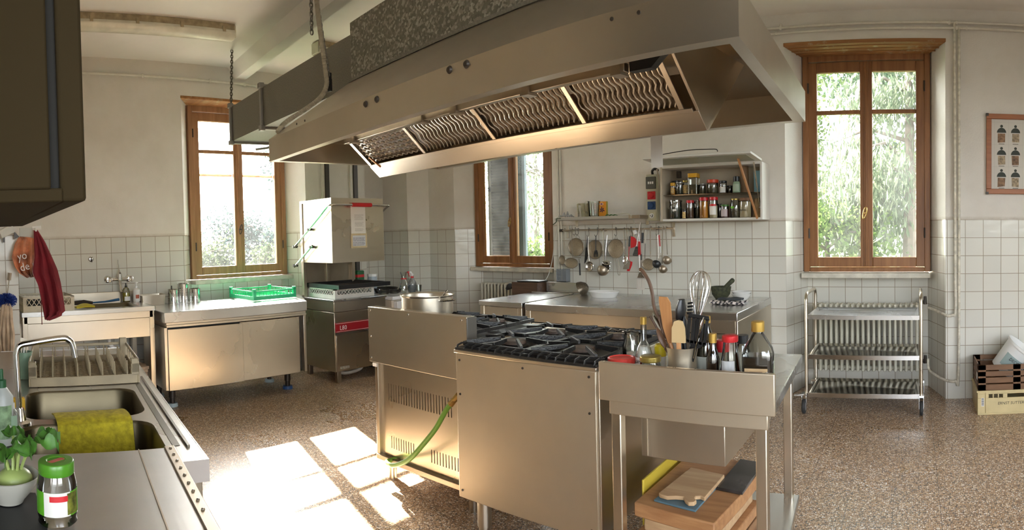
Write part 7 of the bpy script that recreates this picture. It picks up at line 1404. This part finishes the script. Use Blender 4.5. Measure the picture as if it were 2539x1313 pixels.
jp = aZ(144,1302,TLZ); q0 = math.hypot(jp.x,jp.y); jr = 50*q0/FPX; jh = aD(142,1158,q0).z - TLZ + .006
M_LIDG = plain('green_jar_lid', (0.07,0.24,0.015), .3)
jj = bottle('preserve_jar', 'glass preserve jar with a green lid and a green and white label, nearest the camera', 'jar', (jp.x,jp.y,TLZ+.008), [(0,0),(jr*.86,0),(jr*.98,jr*.12),(jr*.94,jr*.3),(jr,jr*.5),(jr,jh*.62),(jr*.9,jh*.78),(jr*.84,jh*.84)], JG, [(jr*.87,jh*.80),(jr*.9,jh*.82),(jr*.9,jh*.98),(jr*.86,jh),(jr*.5,jh*1.005),(jr*.46,jh*.99),(0,jh*.99)], M_LIDG, n=40)
def jlab(nm, a0, a1, z0, z1, m, k=1.01): mb = MB(); mb.sheet(lambda a,b: (jr*k*math.cos(R(a0+(a1-a0)*a)), jr*k*math.sin(R(a0+(a1-a0)*a)), jh*(z0+(z1-z0)*b)), 14, 1); return obj(nm, mb, m, jj)
jlab('green_label', -110, 100, .20, .58, plain('bright_green_label', (0.09,0.33,0.012), .5)); jlab('white_label_panel', -48, 30, .20, .58, LABW, 1.018); jlab('red_print', -30, 22, .44, .53, M_RED, 1.024); jlab('food_picture', 20, 60, .22, .56, plain('gherkin_picture', (0.16,0.17,0.02), .5, var=.8, vscale=50), 1.021)
mb = MB(); mb.obox((0,0,jh*.992), (jr*.28,jr*1.0,.0008), Matrix.Rotation(R(30),3,'Z')); obj('lid_sticker', mb, plain('red_sticker', (0.50,0.10,0.08), .5), jj)
bp = aZ(24,1250,TLZ); q0 = math.hypot(bp.x,bp.y); br_ = 78*q0/FPX; bh = .052
bw2 = thing('cream_bowl', 'cream ceramic bowl with a leafy kohlrabi in it, at the lower left corner', 'bowl', (bp.x,bp.y,TLZ+.008)); lathe_obj('bowl_body', [(0,0),(br_*.45,0),(br_*.5,.006),(br_*.85,bh*.6),(br_,bh),(br_*.96,bh*1.02),(br_*.8,bh*.62),(br_*.4,.01),(0,.008)], plain('cream_ceramic', (0.44,0.42,0.36), .2), bw2, n=36)
kh = thing('kohlrabi', 'pale green kohlrabi with leafy stalks lying in the cream bowl', 'vegetable', (bp.x,bp.y+.012,TLZ+.05)); kg = plain('kohlrabi_skin', (0.34,0.42,0.13), .4, var=.1); mb = MB(); mb.ball((0,0,.0), .033, 12, (1,1.1,.75)); obj('bulb', mb, kg, kh)
lg_ = plain('leaf_green2', (0.05,0.15,0.015), .5, var=.4, vscale=40)
rn = random.Random(5)
for k in range(9):
    a = 2*PI*k/9 + .3; sp_r = rn.uniform(.012,.055); top = Vector((math.cos(a)*sp_r, math.sin(a)*sp_r*1.3, rn.uniform(.055,.085))); mb = MB(); mb.tube(curve([(.012*math.cos(a),.012*math.sin(a),.015),top*.5+Vector((0,0,.012)),top],5), .0032, 6); stl = obj('stalk', mb, kg, kh)
    mb = MB(); mb.sheet(lambda u,v: top + Vector((math.cos(a),math.sin(a),.0))*(.05*u-.01) + Vector((-math.sin(a),math.cos(a),0))*(.05*(v-.5))*math.sin(PI*min(1,u+.12))+ Vector((0,0,.012*math.sin(9*v+k)*math.sin(7*u)+.018*u*(1-u)*2-.008*abs(v-.5)*4*u)), 8, 8, .0008); obj('leaf', mb, lg_, stl)
# ------------------------------------------------------------------ dark wall cupboard close to the camera
DXC = -.95; dzc = aX(212,498,DXC).z; yf_ = aX(211,300,DXC).y; yg1, yg0 = aX(147,300,DXC).y, aX(122,300,DXC).y
dc = thing('wall_cupboard', 'dark olive wall cupboard very close to the camera, top left', 'cupboard', (DXC,0,dzc)); om = plain('olive_laminate', (0.032,0.022,0.009), .9, var=.06, vscale=3); om.node_tree.nodes['Principled BSDF'].inputs['Specular IOR Level'].default_value = .15
mb = MB(); mb.box(-1.0,0,-.155,yg0,.02,1.25); obj('carcass', mb, om, dc, bev=.004)
mb = MB(); mb.box(-1.0,-.006,yg1,yf_,.0,1.25); obj('door', mb, om, dc, bev=.006)
mb = MB(); mb.box(-1.0,-.004,-.155,yg1+.003,.0,.022); obj('bottom_panel', mb, om, dc, bev=.003)
mb = MB(); mb.box(-.99,-.02,yg0-.002,yg1+.002,.022,1.24); obj('door_gap', mb, plain('gap_black', (0.015,0.013,0.01), .8), dc)
# ------------------------------------------------------------------ things hanging on the partition end at the far left
AXP = -3.60
def AP(x, y, d=0.0): return aX(x/3.126, 540 + y/3.126, AXP + d)
def cloth(name, label, cat, outline, d, m, amp=.012, thick=.006, freq=5):
    # a hanging cloth with the given outline, filled row by row and rippled
    ys = sorted(p[1] for p in outline); y0, y1 = ys[0], ys[-1]
    def span(y):
        xs = []
        for (xa, ya), (xb, yb2) in zip(outline, outline[1:] + outline[:1]):
            if (ya <= y < yb2) or (yb2 <= y < ya): xs.append(xa + (xb-xa)*(y-ya)/(yb2-ya))
        return (min(xs), max(xs)) if xs else None
    rows = []
    for k in range(41):
        y = y0 + (y1-y0)*(k+.02)/41; rows.append((y, span(y) or rows[-1][1]))
    def f(a, b):
        k = min(40, int(b*40+.5)); y, (xl, xr) = rows[k]; return AP(xl+(xr-xl)*a, y, d + amp*math.sin(freq*PI*a + 2*b)*(.2+b))
    mb = MB(); mb.sheet(f, 20, 40, thick); o = obj(name, mb, m); return tag(o, label, cat)
cloth('red_apron', 'long dark red apron hanging in the left corner by the partition', 'apron', [(268,96),(285,96),(345,190),(400,310),(440,400),(465,500),(485,620),(503,725),(480,735),(475,760),(400,780),(350,805),(340,750),(320,640),(295,520),(255,430),(256,400),(272,300),(268,150)], .10, plain('dark_red_cloth', (0.16,0.004,0.010), .8, var=.25, vscale=8), .016)
tie = obj('apron_string', (lambda mb: mb.tube(curve([AP(318,640,.10),AP(322,720,.10),AP(326,826,.10)],6), .006, 6, flat=.4))(MB()), MATS['dark_red_cloth']); tag(tie, 'loose string of the red apron hanging at its left edge', 'apron string')
bag = cloth('shopping_bag', 'orange and white printed bag hanging behind the red apron', 'bag', [(150,150),(262,160),(272,300),(270,466),(200,460),(150,430),(115,380),(92,305),(120,200)], .05, plain('orange_white_bag', (0.60,0.20,0.09), .6, var=.75, vscale=9), .02)
bt2 = text('bag_lettering', 'yo\nde m', .065, plain('pale_print', (0.72,0.62,0.55), .6), bag, AP(140,330,.095), (R(90),R(-12),R(90)), .0006, sx=.9)
hbk = thing('coat_hook_board', 'pale board with hooks from which the bag and the red apron hang', 'hook board', AP(200,130,.03)); o = Vector(hbk.location); mb = MB(); mb.prism([AP(x,y,.02)-o for x,y in ((150,78),(266,74),(266,186),(152,178))], (.012,0,0)); obj('board_body', mb, plain('pale_board_paint', (0.55,0.53,0.45), .6), hbk, bev=.002); mb = MB(); mb.tube([AP(272,80,.03)-o, AP(272,92,.09)-o, AP(280,98,.12)-o], .006, 6); mb.tube([AP(250,80,.03)-o, AP(318,74,.03)-o], .012, 8); obj('hook', mb, M_WHITE, hbk)
sh3 = thing('ledge_shelf', 'short cream ledge on a dark bracket at the top of the tiled partition end', 'shelf', AP(50,110,.06)); o = Vector(sh3.location); mb = MB(); mb.beam(AP(-6,130,.02)-o, AP(92,82,.0)-o, .05, .05); obj('ledge', mb, M_PAINT, sh3, bev=.003); mb = MB(); mb.prism([AP(x,y,.0)-o for x,y in ((104,100),(148,146),(110,165))], (.02,0,0)); mb.prism([AP(x,y,.0)-o for x,y in ((16,146),(34,130),(36,190),(24,190))], (.02,0,0)); obj('bracket', mb, M_DARKMETAL, sh3)
rag = cloth('beige_rag', 'crumpled beige rag hanging low at the left edge behind the tap', 'rag', [(20,668),(70,664),(90,700),(94,800),(108,900),(104,1000),(112,1100),(100,1200),(96,1262),(70,1278),(40,1240),(10,1100),(-10,900),(6,760)], .16, plain('beige_rag_cloth', (0.46,0.34,0.23), .9, var=.25, vscale=14), .022, freq=7)
bb_ = thing('bottle_brush', 'blue bottle brush with a wire handle hanging above the beige rag', 'brush', AP(75,420,.12)); o = Vector(bb_.location); mb = MB(); mb.tube([AP(76,425,.12)-o, AP(70,482,.12)-o], .012, 8); obj('handle', mb, M_STEELD, bb_); mb = MB(); mb.tube([AP(70,482,.12)-o, AP(52,610,.12)-o], .004, 6); obj('wire_stem', mb, M_CHROME, bb_)
mb = MB(); c = AP(48,640,.12)-o; rn = random.Random(3)
for k in range(420):
    v = Vector((rn.gauss(0,1),rn.gauss(0,1),rn.gauss(0,1))).normalized(); mb.beam(c + Vector((0,0,.03*rn.uniform(-1,1))), c + Vector((v.x*.07,v.y*.065,v.z*.045)), .0022, .0022)
obj('bristles', mb, plain('blue_bristle', (0.008,0.035,0.22), .6), bb_)
yg = cloth('yellow_glove', 'yellow rubber glove at the lower left behind the soap bottle', 'glove', [(-20,1130),(10,1160),(40,1230),(52,1262),(10,1290),(-20,1300)], .20, MATS['yellow_rubber'], .01)
# ------------------------------------------------------------------ garden seen through the windows
mb = MB(); mb.box(-60,40,5.9,70,-.75,-.7); mb.box(-60,-6.4,-40,5.9,-.75,-.7); gl_ = struct('garden_lawn', mb, plain('lawn', (0.05,0.08,0.02), .9, var=.3, vscale=2), smooth=False)
def leafmat(name, c, c2):
    m, nt, p, out = newmat(name); nt.nodes.remove(p); geo = N(nt,'ShaderNodeNewGeometry')
    r = ramp(nt, geo.outputs['Random Per Island'], ((0.0,c),(1.0,c2))); d = N(nt,'ShaderNodeBsdfDiffuse'); t = N(nt,'ShaderNodeBsdfTranslucent'); nt.links.new(r.outputs[0], d.inputs[0]); nt.links.new(r.outputs[0], t.inputs[0])
    mx = N(nt,'ShaderNodeMixShader'); mx.inputs[0].default_value = .5; nt.links.new(d.outputs[0], mx.inputs[1]); nt.links.new(t.outputs[0], mx.inputs[2]); nt.links.new(mx.outputs[0], out.inputs[0]); return m
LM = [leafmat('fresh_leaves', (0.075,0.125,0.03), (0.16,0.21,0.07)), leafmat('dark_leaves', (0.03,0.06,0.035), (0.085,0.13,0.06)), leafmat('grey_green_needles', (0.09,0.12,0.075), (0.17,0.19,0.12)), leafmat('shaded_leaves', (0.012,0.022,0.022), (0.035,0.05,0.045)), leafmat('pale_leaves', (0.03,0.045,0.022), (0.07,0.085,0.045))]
BARK = plain('tree_bark', (0.12,0.09,0.07), .9, var=.3)
def tree(label, x, y, h, rad, n, lm, weep=False, size=.11, z0=-.7, trunk=.12, bare=.25, seed=0, name='garden_tree'):
    rn = random.Random(seed); t = thing(name, label, 'tree', (x,y,z0), 0, 'trees outside the windows')
    mb = MB(); mb.tube([(0,0,0),(.05,.03,h*.4),(.0,.0,h*.95)], [trunk,trunk*.7,trunk*.15], 8)
    br = []
    for k in range(14):
        a = rn.uniform(0,2*PI); zz = h*rn.uniform(bare,.9); L = rad*rn.uniform(.5,1)*(1-.5*(zz/h)); e = Vector((math.cos(a)*L, math.sin(a)*L, zz+L*(.35 if not weep else .05))); br.append((Vector((0,0,zz)), e)); mb.tube([(0,0,zz), (e*.5 + Vector((0,0,zz*.5+L*.15))), e], [trunk*.3,trunk*.2,trunk*.06], 5)
    obj('trunk', mb, BARK, t)
    bm = bmesh.new(); cl_ = []
    for a, e in br:
        for s in (.45,.7,1.0): cl_.append((a.lerp(e, s), rad*rn.uniform(.22,.42)))
    for i in range(n):
        c, r = rn.choice(cl_); v = Vector((rn.gauss(0,1),rn.gauss(0,1),rn.gauss(0,.8))); v = v.normalized()*r*rn.random()**.4; p = c + v
        if weep: p = c + Vector((v.x*.8, v.y*.8, -abs(rn.gauss(0,.55))))
        s = size*rn.uniform(.6,1.3); d1 = Vector((rn.gauss(0,1),rn.gauss(0,1),rn.gauss(0,1) - (3 if weep else 0))).normalized(); d2 = d1.cross(Vector((rn.gauss(0,1),rn.gauss(0,1),rn.gauss(0,1)))).normalized(); w_ = .22 if weep else .55
        q = [p - d1*s*.5, p + d2*s*w_*.5, p + d1*s*.5, p - d2*s*w_*.5]; bm.faces.new([bm.verts.new(k) for k in q])
    obj('foliage', bm, lm, t, smooth=False)
    return t
tree('broad fresh green tree on the left outside the right-hand window', -3.2, 13.5, 8.0, 3.0, 15000, LM[0], size=.13, seed=1)
tree('weeping grey-green tree with hanging strands outside the right-hand window', -.1, 11.5, 7.5, 2.6, 15000, LM[2], True, .20, seed=2, trunk=.16)
tree('dark leafed tree in the middle distance outside the right-hand window', -1.5, 17.5, 10.0, 3.6, 12000, LM[1], size=.16, seed=3)
tree('fresh green tree at the far right outside the right-hand window', 2.2, 15.0, 9.0, 3.2, 12000, LM[0], size=.14, seed=4)
tree('low bush under the trees outside the right-hand window', -1.6, 11.0, 2.6, 1.5, 5000, LM[0], seed=5, bare=.05, name='garden_bush')
tree('thin branched tree outside the right pane of the middle window', -7.4, 11.0, 7.5, 2.2, 3600, LM[2], True, .13, seed=6, trunk=.10)
tree('pale tree far behind the middle window', -11.5, 16.0, 8.0, 3.2, 7000, LM[2], seed=7)
tree('bush below the middle window', -7.2, 9.6, 1.9, 1.2, 3500, LM[0], seed=8, bare=.05, name='garden_bush')
tree('broad pale bush in the left pane of the left window', -15.5, 5.6, 4.2, 2.4, 11000, LM[4], seed=9, bare=.08, name='garden_bush')
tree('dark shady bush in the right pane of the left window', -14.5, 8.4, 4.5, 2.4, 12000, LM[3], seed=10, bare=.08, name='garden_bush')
tree('low leafy shrub close outside the left window', -10.5, 5.6, 1.9, 1.2, 3500, LM[4], seed=11, bare=.05, name='garden_bush')
# ------------------------------------------------------------------ tidy up: one piece per part, plain single-mesh things, wording of the labels
def split_islands(o):
    bm = bmesh.new(); bm.from_mesh(o.data); bm.verts.ensure_lookup_table(); seen = set(); groups = []
    for v in bm.verts:
        if v.index in seen: continue
        st_, g = [v], set()
        while st_:
            q = st_.pop()
            if q.index in g: continue
            g.add(q.index); st_.extend(e.other_vert(q) for e in q.link_edges)
        seen |= g; groups.append(g)
    if len(groups) < 2: bm.free(); return
    for k, g in enumerate(groups):
        b2 = bm.copy(); b2.verts.ensure_lookup_table(); bmesh.ops.delete(b2, geom=[v for v in b2.verts if v.index not in g], context='VERTS')
        me = bpy.data.meshes.new(o.data.name); b2.to_mesh(me); b2.free()
        for m in o.data.materials: me.materials.append(m)
        if k == 0: first = me
        else: c = o.copy(); c.data = me; COL.objects.link(c)
    bm.free(); o.data = first
for o in list(bpy.data.objects):
    if o.type == 'MESH' and o.name.split('.')[0] in ('flange_corner','diffuser_clip','drawer_runner','frame_corner','header_pipe','side_panel','bracket','bench_side'): split_islands(o)
for o in list(bpy.data.objects):
    if o.type == 'EMPTY' and o.parent is None:
        k = kids(o)
        if len(k) == 1 and not kids(k[0]):
            c = k[0]; pr = {q: o[q] for q in ('label','category','group','kind') if q in o}; nm = o.name; M = o.matrix_basis @ c.matrix_basis
            bpy.data.objects.remove(o); c.parent = None; c.matrix_basis = M; c.name = nm
            for q, v in pr.items(): c[q] = v
WORDING = (('below the left window','below the window over the worktop'),('the left window','the window over the worktop'),('left pane of the window over the worktop','sink-side pane of the window over the worktop'),('right pane of the window over the worktop','dishwasher-side pane of the window over the worktop'),
 ('right-hand window','window behind the trolley'),('behind the right pane of the middle window','outside the middle window, beside the dark shutter leaf'),('right pane of the middle window','clear pane of the middle window'),
 ('left wall','sink wall'),('right-hand wall','window wall'),('right wall','window wall'),('left end of the island','hood chain end of the island'),('right end of the island','trolley end of the island'),('in the left corner','in the corner'))
for o in bpy.data.objects:
    if 'label' in o:
        s = o['label']
        for a, b in WORDING: s = s.replace(a, b)
        o['label'] = s
NEWLABEL = {
 'apron_string':'loose red string dangling from the apron hem','beige_rag':'crumpled beige rag hanging low behind the bent sink tap',
 'black_board':'black board under the kohlrabi bowl and the green-lidded jar','blue_packet':'pale blue and white packet behind the wooden batten and gas strut',
 'colander':'brownish hand colander lying upside down beside the white oval dish','cooker_unit':'stainless cooker with a tall back panel, slotted rear and green gas hose',
 'cream_bowl':'cream ceramic bowl with a leafy kohlrabi in it','crumpled_bag':'crumpled clear plastic bag on the wall shelf near the green ribbon',
 'double_sink':'stainless double sink counter with a draining groove and a yellow dishcloth','drinking_glass':'small empty tumbler beside the spray bottle on the white dishwasher',
 'flexible_conduit':'ribbed cream conduit dropping from the ceiling onto the hood','food_pan':'rectangular steel food pan beside the perforated cutlery tubes',
 'framed_chart':'brown framed print of black serving domes and food samples','garden_bush':'low bush under the trees outside the window behind the trolley',
 'garden_tree':'broad fresh green tree outside the window behind the trolley','garden_tree.003':'second fresh green tree further along outside the window behind the trolley',
 'glass_rack':'cream lattice-sided plastic crate standing on the rim of the far sink','hanging_chain.001':'steel chain beside the ribbed conduit, fastened to the sloping top of the hood',
 'hood_dishwasher':'stainless hood dishwasher with a raised square hood and red control panel','ladle.001':'black nylon ladle with a steel handle on the rail',
 'ladle.002':'small steel ladle hanging lowest, below the black nylon ladle','ladle.003':'small steel ladle hanging last on the rail, towards the window behind the trolley',
 'measuring_jug':'cloudy beige plastic jug on the wall shelf','mortar':'dark mottled stone mortar behind the patterned tea towel','oven_glove':'black oven glove draped on the end of the dark wooden box',
 'palette_knife':'tool with a pale handle and thin steel rod beside the black-handled brush','paper_bag':'crumpled paper bag beside the cream powder jar','paper_bag.001':'small paper bag in the bottom corner of the spice cupboard',
 'prep_table':'low steel topped cabinet with a riveted edge under the green-lidded jar','radiator.001':'cream column radiator under the window behind the steel trolley',
 'red_apron':'long dark red apron hanging by the tiled partition','ribbon':'dark green ribbon tied round the end of the wall shelf','round_sieve':'largest round mesh sieve, hung from two hooks on the rail',
 'round_tub':'flat round tub with a coral red lid on the work table','sauce_bottle':'small brown glass bottle with a gold cap beside the utensil pot','serving_spoon.001':'steel serving spoon between the third sieve and the square-headed turner',
 'serving_trolley':'three-tier stainless trolley on castors in front of a window and radiator','side_table':'small stainless table butted against the long counter, in front of the middle window',
 'silicone_spatula':'red silicone spatula hanging beside the perforated turner','sink_unit':'stainless sink unit on legs below the wall mixer tap','skimmer':'small round skimmer on a long flat handle, at the knob end of the rail',
 'slotted_turner':'black slotted turner leaning in the utensil pot','soap_dispenser':'greyish bottle with a dark green cap beside the clear squeeze bottle',
 'spice_jar':'small jar with a yellow cap on the upper shelf of the spice cupboard','spice_jar.001':'wide jar with a dark lid at the back of the upper spice shelf','spice_jar.002':'jar of dark spice with a pale grey lid beside the yellow-capped jar',
 'spice_jar.005':'short jar of pale herbs with a grey lid between the square and the orange-red-lidded jars','spice_jar.008':'dark low jar between the black-lidded jar and the tall black-capped one','spice_jar.010':'big clip-top jar of dark herbs on the lower shelf of the spice cupboard',
 'steel_upright':'dark steel upright on the sink wall behind the dishwasher, nearer the window','thin_stirrer':'thin brown stick leaning outermost in the utensil pot','trivet':'loose bent wire trivet lying on the range burners near the work table',
 'wall_conduit':'thin white conduit on the wall next to the middle window','wall_conduit.001':'thin white conduit on the wall between its twin and the utensil rail','wall_cupboard':'dark olive wall cupboard very close to the camera',
 'wall_hook':'small suction hook on the tiles above the far sink','wall_pipe.001':'upper of two painted pipes high above the window behind the trolley','white_dishwasher':'small white domestic dishwasher between the hood dishwasher and the corner',
 'wooden_spoon':'dark wooden spoon leaning outwards over the rim of the utensil pot','work_table':'stainless work table with upstand and drawer, crowded with bottles and utensils','worktop_cabinet':'low stainless cabinet with two sliding doors below the green basket','yellow_glove':'yellow rubber glove behind the dark green-capped bottle',
 'preserve_jar':'glass preserve jar with a green lid and a green and white label','wall_conduit':'thin white conduit on the wall next to the middle window'}
for k, v in NEWLABEL.items():
    if k in bpy.data.objects: bpy.data.objects[k]['label'] = v
SKYK, SUNK, EXPO = 0.5, 18.0, 2.5
# ------------------------------------------------------------------ daylight
w = bpy.data.worlds.new('sky'); sc.world = w; w.use_nodes = True; nt = w.node_tree
bg = nt.nodes['Background']; sky = N(nt, 'ShaderNodeTexSky'); sky.sky_type = 'NISHITA'; sky.sun_disc = False
SUN = Vector((1, -0.296, -0.7337)).normalized()
sky.sun_elevation = math.asin(-SUN.z); sky.sun_rotation = math.atan2(-SUN.x, -SUN.y); sky.air_density = 1.0; sky.dust_density = 2.5
hs = N(nt, 'ShaderNodeHueSaturation'); hs.inputs['Saturation'].default_value = 0.35; nt.links.new(sky.outputs[0], hs.inputs['Color']); nt.links.new(hs.outputs[0], bg.inputs[0]); bg.inputs[1].default_value = SKYK
sl = bpy.data.lights.new('sun', 'SUN'); sl.energy = SUNK; sl.angle = 0.009; sl.color = (1.0, 0.95, 0.88)
so = bpy.data.objects.new('sun', sl); COL.objects.link(so); so.rotation_euler = SUN.to_track_quat('-Z', 'Y').to_euler()
sc.view_settings.view_transform = 'Standard'; sc.view_settings.look = 'None'; sc.view_settings.gamma = 1; sc.view_settings.use_curve_mapping = False
sc.view_settings.exposure = EXPO
sc.cycles.max_bounces = 10; sc.cycles.diffuse_bounces = 5; sc.cycles.glossy_bounces = 5; sc.cycles.transparent_max_bounces = 16
sc.cycles.sample_clamp_indirect = 8; sc.cycles.caustics_refractive = False
